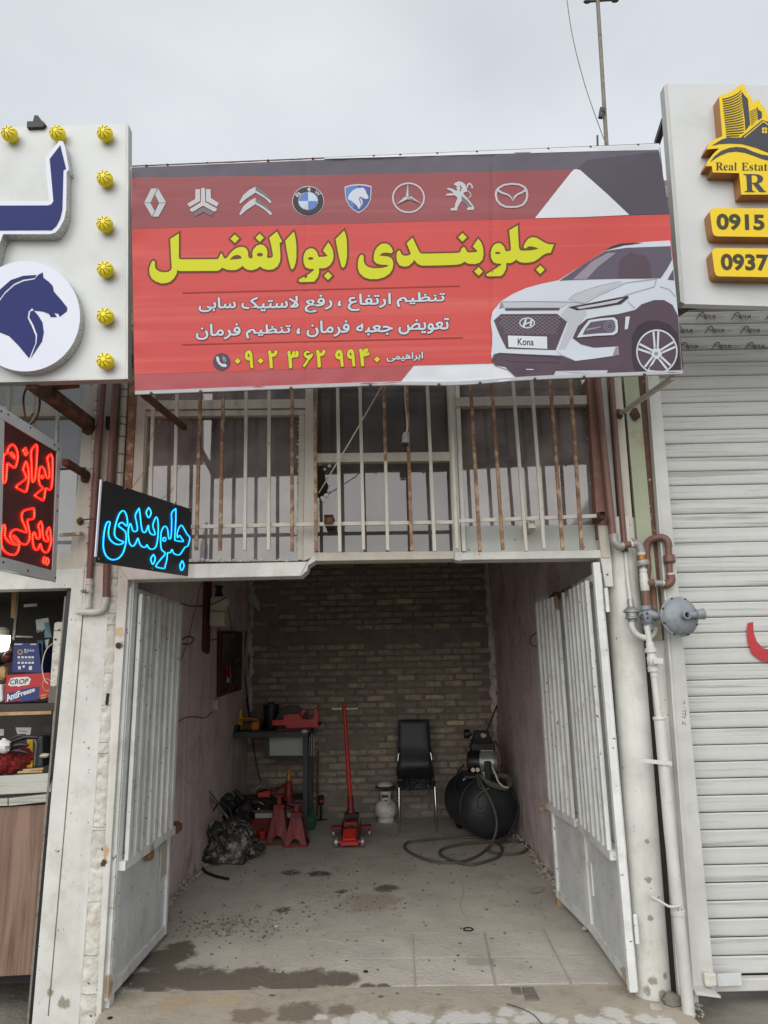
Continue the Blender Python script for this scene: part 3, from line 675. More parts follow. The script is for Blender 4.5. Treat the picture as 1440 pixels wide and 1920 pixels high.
# ---- right side of the front
plate([(1101, 706), (1117, 706), (1142, 1010), (1121, 1010)], -.02, .12, 'window_post', 'redox', B, .004)
plate([(1121, 985), (1140, 985), (1146, 1046), (1128, 1046)], -.026, .1, 'post_foot', 'beige', B, .003)
plate([(1117, 706), (1139, 706), (1160, 1004), (1142, 1010)], .0, .12, 'front_strip', 'pipeg', B, .003)
plate([(1150, 706), (1165, 706), (1189, 1010), (1172, 1010)], -.01, .12, 'front_strip', 'beige', B, .003)
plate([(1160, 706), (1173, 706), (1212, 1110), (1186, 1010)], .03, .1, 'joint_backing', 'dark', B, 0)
plate([(1169, 704), (1197, 704), (1222, 990), (1243, 1200), (1216, 1200), (1194, 1000)], .0, .12, 'green_wall_strip', 'green', B, .004)
plate([(1196, 704), (1211, 704), (1236, 990), (1262, 1200), (1243, 1200), (1221, 990)], .006, .12, 'bare_wall_strip', 'brown', B, .006)
# the round steel column painted white
pc = []
a = P(1172, 1000, -.02); b = P(1236, 1878, -.02)
ra = .091
MB().tube([Vector((a.x, .075, a.z + .1)), Vector((a.x * .5 + b.x * .5, .075, (a.z + b.z) / 2)), Vector((b.x, .075, b.z - .06))], ra, 28).build('round_pillar', 'white', B)
MB().prism([P(x, y, -.02) for x, y in [(1126, 1046), (1146, 1046), (1150, 1100), (1136, 1100)]], (0, .1, 0)).build('pillar_cap', 'white', B, .003)
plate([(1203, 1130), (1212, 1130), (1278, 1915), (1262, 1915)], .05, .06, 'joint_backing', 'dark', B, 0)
plate([(1212, 1150), (1256, 1150), (1312, 1900), (1276, 1910), (1245, 1500)], .02, .12, 'wall_strip', 'white', B, .004)
# ---- the window grille
g = MB().box(P(300, 990, -.1), P(300, 990, -.1)); 
gr = MB()
def hb(x0, y0, x1, y1): gr.beam(P(x0, y0, -.095), P(x1, y1, -.095), .014, .02)
hb(258, 990, 588, 983); hb(588, 983, 860, 979); hb(860, 977, 1132, 967); hb(262, 700, 1100, 694)
grille = gr.build('window_grille', 'beige', B)
bars = [(288, 280, 0), (332.6, 325.6, 0), (376, 368, 1), (419, 412.5, 1), (462, 459, 0), (505, 503.6, 0), (547.7, 547.7, 1), (590, 593, 1), (633, 637.5, 0), (675, 682, 0), (719, 727, 2), (762, 772, 1), (801, 815, 0), (844, 857, 0), (882, 900, 1), (922, 943, 1), (962, 987, 0), (997, 1020, 0), (1032, 1055, 1), (1070, 1091, 1)]
for xt, xb, k in bars:
    a = P(xt - (xb - xt) * .1, 690, -.115); yb = rnd.uniform(1029, 1036); b = P(xb, yb, -.115)
    if k == 2:
        m_ = P(723, 865, -.115)
        MB().beam(a, m_, .019, .019, (0, 1, 0)).build('bar', 'rust', grille, .003); MB().beam(m_, b, .019, .019, (0, 1, 0)).build('bar', 'beige', grille, .003)
    else: MB().beam(a, b, .019, .019, (0, 1, 0)).build('bar', 'rust' if k else 'beige', grille, .003)
def stub(px, py, s, Y0, Y1, parent, m='rust2'):
    a = P(px, py, Y0); q = P(px, py, Y0); h = s / 2
    mb = MB()
    t = .003
    for dx0, dx1, dz0, dz1 in ((-h, h, -h, -h + t), (-h, h, h - t, h), (-h, -h + t, -h + t, h - t), (h - t, h, -h + t, h - t)):
        mb.box((a.x + dx0, Y0, a.z + dz0), (a.x + dx1, Y1, a.z + dz1))
    mb.box((a.x - h + t, Y0 + .02, a.z - h + t), (a.x + h - t, Y0 + .024, a.z + h - t))
    return mb.build('bracket_stub', m, parent)
stub(616, 973, .05, -.125, .04, B); stub(998, 983, .042, -.13, .04, B, 'beige'); stub(1130, 965, .036, -.15, .0, B)
for (x, y) in [(221, 1210), (193, 1618)]: MB().ball(P(x, y, -.016), .014, (1, .5, 1.2), 8, 6, .4).build('cut_hinge_stub', 'rust2', B)

# ================================================================ pipes on the left
def pipe_thing(name, label, cat, path, r, mat, extra=None, group=None, n=12):
    t = thing(name, label, cat, tuple(path[-1]), group)
    MB().tube(path, r, n).build('pipe', mat, t)
    return t
t = pipe_thing('gas_pipe', 'left of two brown pipes rising beside the painted stone strip, capped by a white tee', 'pipe', [P(196, 690, -.05), P(184, 830, -.05), P(173, 1010, -.05), P(168, 1085, -.05)], .0185, 'pipe')
MB().tube([P(168, 1083, -.05), P(165, 1140, -.05)], .017, 12).build('valve_body', 'pipew', t)
MB().lathe(P(168, 1090, -.05), (0, 0, -1), [(.022, 0), (.022, .02), (.018, .022), (.018, .045), (.022, .047), (.022, .065)]).build('union', 'pipew', t)
MB().lathe(P(160, 1109, -.075), (-.3, -1, 0), [(.012, 0), (.012, .02), (.007, .021), (.007, .03)]).build('valve_stem', 'alu', t)
MB().beam(P(152, 1111, -.085), P(166, 1107, -.085), .004, .008).build('valve_lever', 'pipew', t)
MB().tube(smooth_path([P(147, 1147, -.05), P(166, 1148, -.05), P(182, 1147, -.05), P(193, 1141, -.05), P(198, 1128, -.05), P(199, 1112, -.05)], 4), .0185, 12).build('elbow', 'pipew', t)
t = pipe_thing('gas_pipe', 'right of two brown pipes rising beside the painted stone strip', 'pipe', [P(219, 690, -.05), P(210, 830, -.05), P(203, 960, -.05), P(199, 1120, -.05)], .0195, 'pipe')
# narrow strips of wall between and beside the pipes
LP = thing('party_wall', 'strip of painted stones and bare render between the two shops', 'wall', (-1.7, 0, 0))
plate([(183, 690), (260, 690), (245, 1060), (160, 1075)], .02, .1, 'backing', 'render', LP, 0)
plate([(200, 690), (213, 690), (200, 1062), (178, 1070)], -.005, .02, 'render_strip', 'beige', LP, .003)
ys = [700, 731, 745, 782, 796, 819, 852, 887, 925, 960, 1000, 1040, 1066]
for i in range(len(ys) - 1):
    f = lambda y: (ys and 0) or 0
    xl = lambda y: 228 - (y - 713) * .056; xr = lambda y: 241 - (y - 713) * .056
    y0, y1 = ys[i] + .8, ys[i + 1] - .8
    rough_quad([(xl(y0), y0), (xr(y0), y0 + .5), (xr(y1), y1 + .5), (xl(y1), y1)], .0, .016, 4, 6, .006, 'painted_stone', 'stone', LP)
ys = [700, 752, 770, 800, 824, 850, 880, 920, 950, 990, 1020, 1062]
for i in range(len(ys) - 1):
    xl = lambda y: 180 - (y - 713) * .062; xr = lambda y: 188 - (y - 713) * .062
    y0, y1 = ys[i] + .8, ys[i + 1] - .8
    rough_quad([(xl(y0), y0), (xr(y0), y0 + .5), (xr(y1), y1 + .5), (xl(y1), y1)], .0, .016, 3, 6, .008, 'painted_stone', 'plaster', LP)
plate([(242, 700), (258, 700), (246, 920), (242, 1058), (229, 1058), (233, 920)], -.01, .1, 'rusty_corner_strip', 'rust', LP, .004)
for (x0, x1, y) in [(198, 209, 790)]: plate([(x0, y - 10), (x1 + 1, y - 10), (x1, y + 14), (x0 - 1, y + 14)], -.03, .03, 'scorched_block', 'dark', LP, .004)

# ================================================================ the parts shop on the left
S = thing('parts_shop', 'spare parts shop front with open counter at the left edge', 'building', (-2.3, 0, 0))
plate([(133, 1068), (158, 1066), (151, 1180), (88, 1960), (56, 1960), (95, 1500), (133, 1106)], -.015, .12, 'door_post', 'white', S, .003)
plate([(-260, 1075), (160, 1066), (158, 1102), (-260, 1112)], -.01, .12, 'header', 'white', S, .003)
plate([(126, 1100), (134, 1100), (98, 1500), (60, 1960), (50, 1960), (88, 1500)], .03, .06, 'door_gap_strip', 'blacks', S, .002)  # black strip filling the dark gap beside the white post
plate([(121, 1118), (124, 1118), (90, 1500), (52, 1940), (48, 1940), (86, 1500)], .028, .05, 'door_trim', 'galv', S, .001)
# frames above
plate([(163, 690), (182, 690), (174, 800), (160, 1075), (128, 1075), (146, 900)], -.004, .1, 'window_frame', 'beige', S, .004)
plate([(-260, 765), (166, 760), (164, 779), (-260, 786)], .003, .07, 'transom', 'beige', S, .003)
plate([(-260, 1042), (150, 1038), (148, 1070), (-260, 1078)], 0, .08, 'window_sill', 'beige', S, .003)
plate([(-260, 690), (166, 690), (164, 764), (-260, 768)], .05, .006, 'window_pane', 'glass2', S, 0)
plate([(-260, 784), (162, 778), (146, 1040), (-260, 1045)], .05, .006, 'window_pane', 'glass2', S, 0)
g2 = MB(); g2.beam(P(-260, 1004, -.09), P(150, 1000, -.09), .014, .02)
gl = g2.build('window_grille', 'beige', S)
for xt, xb in [(-120, -140), (-72, -90), (-26, -42), (20, 4), (66, 50), (112, 96)]:
    MB().beam(P(xt, 690, -.105), P(xb, 1060, -.105), .018, .018, (0, 1, 0)).build('bar', 'beige', gl, .003)
# inside walls
sx0, sx1 = -3.4, -1.74
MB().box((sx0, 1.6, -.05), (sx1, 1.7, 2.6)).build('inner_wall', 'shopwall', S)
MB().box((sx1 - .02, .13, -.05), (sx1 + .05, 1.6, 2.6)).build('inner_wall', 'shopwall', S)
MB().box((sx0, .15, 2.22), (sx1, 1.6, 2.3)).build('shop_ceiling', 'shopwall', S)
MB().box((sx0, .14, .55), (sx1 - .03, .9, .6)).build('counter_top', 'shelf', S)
# counter front
plate([(-260, 1470), (100, 1450), (96, 1485), (-260, 1504)], .03, .03, 'counter_board', 'wboard', S, .002)
plate([(16, 1497), (95, 1488), (94, 1503), (16, 1511)], .04, .03, 'counter_board', 'wboard', S, .002)
plate([(-260, 1512), (14, 1497), (14, 1511), (-260, 1520)], .04, .03, 'counter_board', 'wboard', S, .002)
plate([(-260, 1510), (97, 1495), (66, 1840), (-260, 1840)], .12, .04, 'counter_backing', 'blacks', S, 0)
cpb = [(-260, 1530), (95, 1508), (72, 1815), (68, 1824), (60, 1828), (-260, 1846)]
plate(cpb, .06, .022, 'laminate_panel', 'wood', S, .004)
MB().box((sx0, .5, -.05), (sx1, .55, .55)).build('counter_back', 'shelf', S)
# shelf levels
plate([(-260, 1330), (110, 1318), (108, 1334), (-260, 1346)], .22, .5, 'shelf', 'shelf', S, .003)
plate([(-260, 1342), (96, 1333), (96, 1339), (-260, 1350)], .2, .015, 'shelf_edge', 'palebox', S, .001)
plate([(100, 1334), (106, 1334), (98, 1440), (92, 1440)], .2, .05, 'shelf_upright', 'pipeg', S, .002)
# goods
def carton(pp, Y, d, m, name, label, cat, prints, group=None):
    t = thing(name, label, cat, tuple(P(*pp[3], Y)), group)
    MB().prism([P(x, y, Y) for x, y in pp], (0, d, 0)).build('carton', m, t, .002)
    fn = lambda x, y, o: P(x, y, Y - o)
    return t, fn
t, fn = carton([(26, 1205), (72, 1206), (78, 1262), (22, 1260)], .42, .2, 'blueb', 'oil_carton', 'dark blue carton with white symbols standing on the red carton', 'box', None)
flat([[(27, 1207), (42, 1207), (42, 1209), (27, 1209)], [(57, 1207), (68, 1207), (68, 1209), (57, 1209)]], fn, 'printed_band', 'paper', t, .001)
flat(ring(37.5, 1222.5, 5, 5, 2.2), fn, 'printed_emblem', 'palebox', t, .001)
text(persian('مدیج'), [(45, 1216), (64, 1217), (64, 1225), (45, 1224)], fn, 'printed_word', 'paper', t, .001, .02)
flat([[(x, y), (x + 4.6, y), (x + 4.6, y + 3.6), (x, y + 3.6)] for y in (1230.5, 1241) for x in (33, 40, 46.5, 53, 59)] + [[(34, 1249), (39, 1249), (39, 1255), (34, 1255)], [(43, 1247), (47, 1248), (46, 1252), (42, 1252)], [(54, 1249), (60, 1249), (60, 1256), (54, 1256)]], fn, 'printed_symbols', 'paper', t, .001)
flat([[(33, y), (64, y), (64, y + .8), (33, y + .8)] for y in (1236, 1238)], fn, 'printed_lines', 'teal', t, .001)
t, fn = carton([(12, 1266), (94, 1261), (92, 1308), (8, 1318)], .36, .2, 'redb', 'antifreeze_carton', 'red and blue antifreeze carton on the shelf below the dark blue one', 'box', None)
flat([[(11, 1300), (60, 1288), (74, 1287), (73, 1311), (38, 1316), (40, 1311), (12, 1317)]], fn, 'blue_field', 'blueb', t, .001)
flat([[(15, 1284), (20, 1272), (30, 1270), (52, 1269), (58, 1273), (54, 1284), (38, 1286), (34, 1288), (32, 1286), (20, 1287)]], fn, 'name_plate', 'paper', t, .0015)
text('CROP', [(19, 1274), (54, 1272), (52, 1282), (18, 1284)], fn, 'printed_name', 'blacks', t, .0022, .02)
text('AntiFreeze', [(10, 1302), (65, 1288), (66, 1296), (13, 1316)], fn, 'printed_word', 'paper', t, .0022, .035)
flat(ring(88, 1284, 9, 12, 1.6), fn, 'printed_ring', 'palebox', t, .0015)
flat([[(76, 1303), (87, 1301), (87, 1304), (76, 1306)], [(76, 1308), (86, 1306), (86, 1309), (77, 1311)]], fn, 'printed_lines', 'palebox', t, .0015)
t = thing('wall_heater', 'tall narrow white cabinet with cream cord standing right of the cartons', 'cabinet', tuple(P(105, 1318, .3)))
MB().prism([P(x, y, .3) for x, y in [(102, 1168), (105, 1166), (119, 1166), (119, 1200), (111, 1320), (91, 1320)]], (0, .1, 0)).build('body', 'cyl', t, .01)
MB().prism([P(x, y, .297) for x, y in [(101, 1182), (119, 1182), (119, 1183), (101, 1183)]], (0, .004, 0)).build('seam', 'frame', t)
MB().lathe(P(104, 1199, .3), (0, -1, 0), [(.006, 0), (.006, .006)]).build('knob', 'blacks', t); MB().lathe(P(111, 1181, .3), (0, -1, 0), [(.005, 0), (.005, .006)]).build('knob', 'blacks', t)
MB().prism([P(x, y, .296) for x, y in [(92, 1285), (100, 1287), (108, 1283), (112, 1270), (117, 1272), (110, 1320), (90, 1320)]], (0, .004, 0)).build('worn_foot', 'render', t)
MB().tube(smooth_path([P(98, 1207, .28), P(86, 1220, .28), P(79, 1248, .28), P(83, 1273, .28), P(90, 1282, .28)], 5), .0035, 6).build('cord', 'cream', t)
t = thing('blister_packs', 'teal blister packs hanging above the dark blue carton', 'packs', tuple(P(85, 1190, .45)))
for q in ([(67, 1162), (90, 1158), (92, 1166), (80, 1184), (69, 1186)], [(82, 1168), (92, 1166), (97, 1195), (84, 1196)], [(70, 1200), (80, 1200), (79, 1240), (68, 1240)], [(84, 1200), (92, 1198), (89, 1214), (85, 1216)]):
    MB().prism([P(x, y, .45 + rnd.uniform(-.02, .02)) for x, y in q], (0, .012, 0)).build('pack', rnd.choice(['teal', 'teal', 'panelw']), t, .001)
for x in (70, 75, 80): MB().ball(P(x, 1183, .44), .006).build('fitting', 'steel', t)
t = thing('hanging_lamp', 'lit white lamp shining inside the parts shop', 'lamp', tuple(P(4, 1190, .5)))
MB().lathe(P(3, 1192, .5), (0, 0, -1), [(.03, -.05), (.05, -.03), (.052, 0)]).build('lamp_cap', 'cream', t)
MB().lathe(P(3, 1192, .5), (0, 0, -1), [(.05, 0), (.052, .03), (.045, .085), (.02, .1)]).build('lamp_glass', 'lamp', t)
t = thing('wooden_upright', 'brown wooden upright with steel rail inside the parts shop', 'post', tuple(P(22, 1230, .7)))
MB().prism([P(x, y, .7) for x, y in [(22, 1104), (32, 1104), (27, 1160), (20, 1158)]], (0, .06, 0)).build('upright', 'palebox', t, .003)
MB().prism([P(x, y, .66) for x, y in [(33, 1104), (37, 1104), (27, 1200), (22, 1200)]], (0, .03, 0)).build('rail', 'galv', t, .002)
o = MB().tube([P(30, 1193, .6), P(62, 1194, .6)], .006, 6).build('shelf_rod', 'galv', None); tag(o, 'thin pale rod across the back of the parts shop above the cartons', 'rod')
o = MB().beam(P(46, 1136, 1.2), P(70, 1134, 1.2), .02, .02).build('tube_light', 'paper', None); tag(o, 'small pale strip under the ceiling of the parts shop', 'strip')
t = thing('goods_heap', 'heap of dark goods at the left edge of the upper shop shelf', 'goods', tuple(P(0, 1290, .5)))
for i in range(14): MB().ball(P(rnd.uniform(-40, 14), rnd.uniform(1215, 1310), rnd.uniform(.4, .7)), rnd.uniform(.03, .06), (1, 1, rnd.uniform(.5, 1.2)), 8, 6, .4).build('packet', rnd.choice(['shelf', 'grease', 'palebox', 'teal', 'maroon']), t)
o = MB().prism([P(x, y, .35) for x, y in [(-12, 1283), (4, 1283), (5, 1316), (-12, 1318)]], (0, .08, 0)).build('white_canister', 'paper', None, .012); tag(o, 'white canister cut off at the left edge on the upper shop shelf', 'canister')
# lower shelf
t = thing('work_gloves', 'dark red gloves and cloth heaped on the shop counter', 'gloves', tuple(P(20, 1445, .2)))
mb = MB()
for i in range(9): mb.ball(P(-30 + i * 9, 1432 - (i % 3) * 7, .22 + .01 * i), .06, (1.1, .7, .9), 12, 9, .5)
mb.build('cloth', 'cloth', t)
for a, b_ in [((20, 1392), (50, 1384)), ((22, 1400), (54, 1397)), ((24, 1408), (52, 1412)), ((18, 1388), (48, 1378)), ((30, 1385), (72, 1383))]:
    MB().tube([P(*a, .2), P((a[0] + b_[0]) / 2, (a[1] + b_[1]) / 2 - 2, .19), P(*b_, .2)], [.012, .013, .008], 8).build('finger', 'blacks', t)
o = MB().ball(P(6, 1398, .18), .038, (1.3, .8, 1), 12, 8, .5).build('rag', 'paper', None); tag(o, 'crumpled white rag lying on the dark red gloves', 'rag')
t = thing('oil_jug', 'yellow and grey plastic oil jug standing beside the dark red gloves', 'jug', tuple(P(60, 1438, .3)))
MB().prism([P(x, y, .3) for x, y in [(50, 1384), (62, 1381), (61, 1440), (49, 1440)]], (0, .1, 0)).build('yellow_side', 'yellow', t, .008)
MB().prism([P(x, y, .3) for x, y in [(62.5, 1381), (80, 1380), (80, 1438), (61.5, 1439)]], (0, .1, 0)).build('grey_side', 'frame', t, .01)
MB().tube(smooth_path([P(64, 1386, .29), P(68, 1395, .28), P(66, 1415, .28), P(65, 1436, .29)], 4), .004, 6).build('handle_rib', 'pipeg', t)
for i, (q, l) in enumerate([([(29, 1364), (59, 1364), (56, 1379), (33, 1378)], 'white card with a line of print behind the dark gloves'), ([(-10, 1367), (7, 1367), (7, 1379), (-10, 1381)], 'small white card at the left edge behind the white rag'), ([(82, 1361), (97, 1361), (95, 1373), (81, 1373)], 'dim grey card at the back right of the lower shop shelf')]):
    t = thing('price_card', l, 'card', tuple(P(*q[3], .45))); MB().prism([P(x, y, .45) for x, y in q], (0, .003, 0)).build('card', 'paper' if i < 2 else 'frame', t)
    if i == 0: flat([[(36, 1370.4), (51, 1370.6), (51, 1371.8), (36, 1371.6)]], lambda x, y, o: P(x, y, .45 - o), 'printed_line', 'blacks', t, .001)
o = MB().ball(P(84, 1417, .3), .02, (1.5, 1, .7), 10, 6, .4).build('cord_bundle', 'cream', None); tag(o, 'small tangle of pale cord right of the oil jug', 'cord')
for a, b_, l in [((34, 1448), (80, 1446), 'lower of two wooden sticks on the shop counter'), ((44, 1444), (82, 1441), 'upper of two wooden sticks on the shop counter')]:
    o = MB().beam(P(*a, .12), P(*b_, .12), .012, .01).build('stick', 'palebox', None); tag(o, l, 'stick')

# ================================================================ left sign board
PL = Plane(P(0, 712, -.70), P(236, 708, -.70), P(236, 236, -.74))
SL = thing('lamp_sign', 'white sign board with navy arrow-shaped letter, horse roundel and yellow lamps', 'sign', tuple(PL(120, 710)))
q = [(-330, 246), (236, 232), (236, 708), (-330, 722)]
MB().prism([PL(x, y) for x, y in q], -PL.n * .05).build('board', 'signw', SL, .002)
MB().prism([PL(x, y, .001) for x, y in [(235, 231), (241, 234), (240, 712), (235, 709)]], -PL.n * .055).build('edge_trim', 'signedge', SL, .002)
MB().prism([PL(x, y, .001) for x, y in [(-330, 721), (236, 707), (236, 711), (-330, 726)]], -PL.n * .055).build('edge_trim', 'signedge', SL, .002)
def channel(outline, t, name, face, ret, parent, inner=None, fill=None):
    """built-up letter: outline traced on its front face, standing t proud of the board"""
    fn = lambda x, y, o: PLC(x, y, t + o)
    fr = [PLC(x, y, t) for x, y in outline]
    MB().prism(fr, -PLC.n * t).build(name, ret, parent, .002)
    flat([outline], fn, name.replace('return', 'face'), face, parent, .0012)
    for a, b_ in (inner or []): flat([a], fn, name.replace('return', 'inlay'), b_, parent, .0024)
PLC = PL
arrow = smooth_path([(97, 438, 0), (105, 437, 0), (117, 421, 0), (124, 394, 0)], 5)
outer = [(-190, 377), (92, 377), (88, 340), (85, 296), (111, 264), (118, 265), (122, 276), (129, 316), (128, 320), (125, 322), (124, 393), (120, 412), (112, 427), (104, 436), (94, 439), (6, 439), (0, 455), (-8, 490), (-60, 480), (-60, 439), (-190, 439)]
inner = [(-190, 386), (90, 385), (96, 383), (100, 377), (93, 298), (113, 272), (124, 317), (119, 319), (117, 393), (113, 410), (106, 424), (97, 432), (-190, 433)]
channel(outer, .06, 'letter_return', 'facew', 'silver', SL, [(inner, 'navy')])
disc = ell(47, 593, 103, 103.5, 64)
channel(disc, .06, 'disc_return', 'facew', 'silver', SL)
Z3 = lambda L_: [(x / 3, 200 + y / 3) for x, y in L_]
head = Z3([(-190, 1330), (-170, 1240), (-100, 1150), (0, 1090), (30, 1050), (80, 1005), (130, 982), (195, 970), (215, 945), (240, 932), (244, 962), (275, 985), (296, 1008), (303, 1040), (345, 1088), (378, 1130), (376, 1150), (335, 1182), (328, 1165), (305, 1160), (320, 1183), (285, 1184), (275, 1165), (240, 1152), (192, 1147), (179, 1132), (160, 1152), (155, 1188), (178, 1235), (200, 1290), (198, 1330), (163, 1415), (100, 1340), (50, 1290), (-20, 1262), (-100, 1270)])
mane = Z3([(-190, 1260), (-120, 1130), (-60, 1070), (0, 1028), (60, 975), (130, 951), (205, 946), (196, 962), (130, 972), (78, 995), (28, 1040), (0, 1078), (-100, 1140), (-180, 1240)])
jaw = Z3([(189, 1145), (215, 1175), (238, 1212), (246, 1270), (236, 1320), (172, 1416), (205, 1330), (209, 1285), (188, 1228), (164, 1185), (170, 1152)])
fnd = lambda x, y, o: PL(x, y, .06 + o)
flat([head, mane, jaw], fnd, 'horse_emblem', 'navy', SL, .003)
for x, y in [(-62, 257), (22, 255), (111, 254), (199, 254), (199, 338), (199, 423), (200, 507), (200, 594), (200, 677)]:
    lb = PL(x + 3, y + 6, .0); 
    bb = MB().lathe(lb, PL.n, [(.030, 0), (.032, .018), (.038, .024), (.042, .034), (.041, .046), (.034, .058), (.020, .066), (.003, .069)], 24).build('lamp', 'bulb', SL)
    v = MB()
    for k in range(8):
        an = k / 8 * 2 * math.pi; X = PL.n.orthogonal().normalized(); Yv = PL.n.cross(X)
        r1 = X * math.cos(an) + Yv * math.sin(an); r2 = X * math.cos(an + .25) + Yv * math.sin(an + .25)
        v.beam(lb + r1 * .012 + PL.n * .0685, lb + r2 * .036 + PL.n * .0565, .0045, .003, PL.n)
    v.build('lamp_vents', 'bulbd', bb)
t = thing('sign_floodlight', 'small black floodlight perched on the top edge of the left sign', 'floodlight', tuple(PL(66, 238)))
MB().prism([PL(x, y, .02) for x, y in [(50, 227), (80, 226), (85, 232), (80, 238), (50, 239)]], -PL.n * .07).build('housing', 'blacks', t, .003)
MB().prism([PL(x, y, .0) for x, y in [(61, 228), (64, 215), (71, 216), (79, 227)]], -PL.n * .05).build('bracket', 'blacks', t, .003)
# rusty brackets under the left sign
BK = lambda name, label, a, b_, w, h, m='rust2': tag(MB().beam(a, b_, w, h).build(name, m, None, .003), label, 'bracket')
BK('sign_bracket', 'thick rusty box beam carrying the left sign from the painted pillar', P(60, 716, -.66), P(168, 796, -.02), .062, .07)
BK('sign_bracket', 'short rusty crosswise beam tucked under the left sign', P(96, 722, -.5), P(146, 717, -.5), .05, .045)
BK('sign_bracket', 'short rusty hollow stub behind the red lit sign', P(122, 866, -.35), P(163, 891, -.01), .035, .035)
BK('sign_bracket', 'small flat rusty arm behind the top right corner of the red lit sign', P(110, 880, -.2), P(158, 878, -.02), .03, .01)
BK('sign_bracket', 'short cream pipe stub below the rusty stubs on the left pillar', P(114, 1003, -.2), P(154, 1001, -.02), .022, .022, 'beige')
for x, y, s in [(166, 802, .04), (160, 895, .03), (150, 977, .02)]:
    o = MB().ball(P(x, y, -.012), s, (1, .35, 1.1), 10, 6, .3).build('weld_scorch', 'rust2', S)
o = MB().tube(smooth_path([P(150, 978, -.02), P(160, 974, -.1), P(180, 973, -.45), P(190, 975, -.75)], 4), .004, 6).build('sign_tie_wire', 'wiredark', None); tag(o, 'dark tie rod holding the blue lit sign', 'wire')
o = MB().tube(smooth_path([P(62, 775, -.45), P(50, 790, -.45), P(44, 745, -.45), P(58, 720, -.5), P(74, 745, -.42), P(70, 780, -.42), P(58, 795, -.4)], 5), .006, 6).build('loose_cable', 'rust2', None); tag(o, 'looped dark cable hanging under the left sign', 'cable')

# ================================================================ lit signs
def led_lines(lines, fn, parent, tube_m, bead_m, off, r=.0045, name='letter_outline'):
    for ln in lines:
        pts2 = smooth_path([(x, y, 0) for x, y in ln], 4)
        pts = [fn(p.x, p.y, off) for p in pts2]
        o = MB().tube(pts, r, 6).build(name, tube_m, parent)
        b = MB(); acc = 0
        for i in range(1, len(pts)):
            d = (pts[i] - pts[i - 1]); Ln = d.length; s = -acc
            while s + .011 < Ln:
                s += .011; p = pts[i - 1] + d * (s / Ln); b.ball(p + (CAM - p).normalized() * .0028, r * .62, (1, 1, 1), 5, 4)
            acc = Ln - s
        if b.v: b.build('led_beads', bead_m, o, kind='stuff')
A0 = P(105, 1092, -.22); 
PR = Plane(A0, A0 + Vector((0, 0, 1)), PX(-3, 1063, A0.x - .01))
RS = thing('red_led_sign', 'lit sign with red letters in a white frame hanging at the left edge', 'sign', tuple(A0))
rq = [(-3, 760), (108, 838), (101, 1088), (-3, 1066)]
fr = lambda x, y, o: PR(x, y, o)
MB().prism([PR(x, y) for x, y in rq], -PR.n * .05).build('sign_box', 'signedge', RS, .003)
flat([[(8, 786), (107, 846), (97, 1070), (2, 1045)]], fr, 'face_panel', 'redpanel', RS, .002)
for nm, q in (('frame_top', [(-4, 757), (114, 834), (107, 847), (-4, 781)]), ('frame_side', [(108, 835), (115, 834), (105, 1092), (98, 1089)]), ('frame_bottom', [(-4, 1042), (99, 1070), (98, 1090), (-4, 1064)]), ('frame_side', [(-4, 782), (9, 789), (3, 1043), (-4, 1041)])):
    MB().prism([PR(x, y, .008) for x, y in q], -PR.n * .012).build(nm, 'signw', RS, .002)
for x, y in [(2, 771), (15, 777), (57, 802), (102, 834), (110, 842), (107, 958), (104, 1083), (52, 1070), (6, 1054), (108, 930)]: MB().lathe(PR(x, y, .008), PR.n, [(.006, 0), (.006, .002), (.003, .004)], 8).build('screw', 'frame', RS)
R7 = lambda L_: [(x / 7.68, 820 + y / 7.68) for x, y in L_]
red_lines = [R7(l) for l in [
 [(110,228),(110,200),(120,160),(150,120),(180,105),(215,130),(245,190),(258,270),(250,340),(230,410),(205,437),(160,410),(110,375),(102,430),(95,520),(85,620),(62,655),(45,640),(42,500),(45,350),(55,270),(80,235),(118,228)],
 [(145,222),(175,222),(205,265),(212,305),(175,275),(145,222)], [(375,345),(400,420),(412,520),(408,640),(390,740),(365,788),(310,762),(250,732),(240,705),(300,655),(370,600),(375,570),(355,510),(335,455),(375,345)],
 [(370,150),(380,205),(395,215),(370,260),(350,215),(335,190),(370,150)], [(515,105),(535,130),(530,300),(518,480),(500,600),(475,645),(460,600),(455,400),(450,205),(515,105)],
 [(735,240),(755,300),(758,400),(755,560),(745,700),(720,757),(665,735),(650,780),(640,860),(618,908),(570,880),(515,850),(510,828),(560,785),(620,730),(580,690),(560,620),(560,540),(575,450),(605,420),(640,465),(655,530),(675,580),(705,585),(710,500),(700,400),(685,295),(735,240)],
 [(605,545),(625,570),(612,592),(590,570),(605,545)], [(590,1210),(610,1280),(615,1400),(640,1480),(690,1497),(690,1440),(668,1380),(710,1295),(730,1400),(735,1500),(715,1590),(690,1645),(650,1658),(610,1620),(580,1535),(555,1600),(525,1622),(490,1590),(475,1520),(468,1420),(490,1365),(510,1400),(525,1450),(555,1462),(575,1430),(570,1340),(550,1275),(590,1210)],
 [(640,1720),(665,1750),(640,1815),(620,1780),(640,1720)], [(685,1735),(702,1780),(680,1835),(662,1790),(685,1735)],
 [(490,1020),(487,1165),(400,1190),(412,1300),(428,1400),(418,1480),(385,1535),(335,1540),(285,1510),(250,1460),(205,1418),(178,1430),(230,1475),(272,1530),(270,1610),(230,1680),(170,1692),(90,1660),(35,1590),(18,1480),(25,1340),(55,1262),(75,1300),(72,1420),(110,1490),(170,1530),(245,1547),(180,1500),(145,1430),(165,1360),(225,1328),(300,1345),(380,1365),(355,1270),(318,1180),(335,1065),(490,1020)]]]
led_lines(red_lines, fr, RS, 'ledr', 'ledrb', .006)
BL_, BR_ = P(179, 1053, -.86), P(353, 1080, -.14)
BR_.z = BR_.z
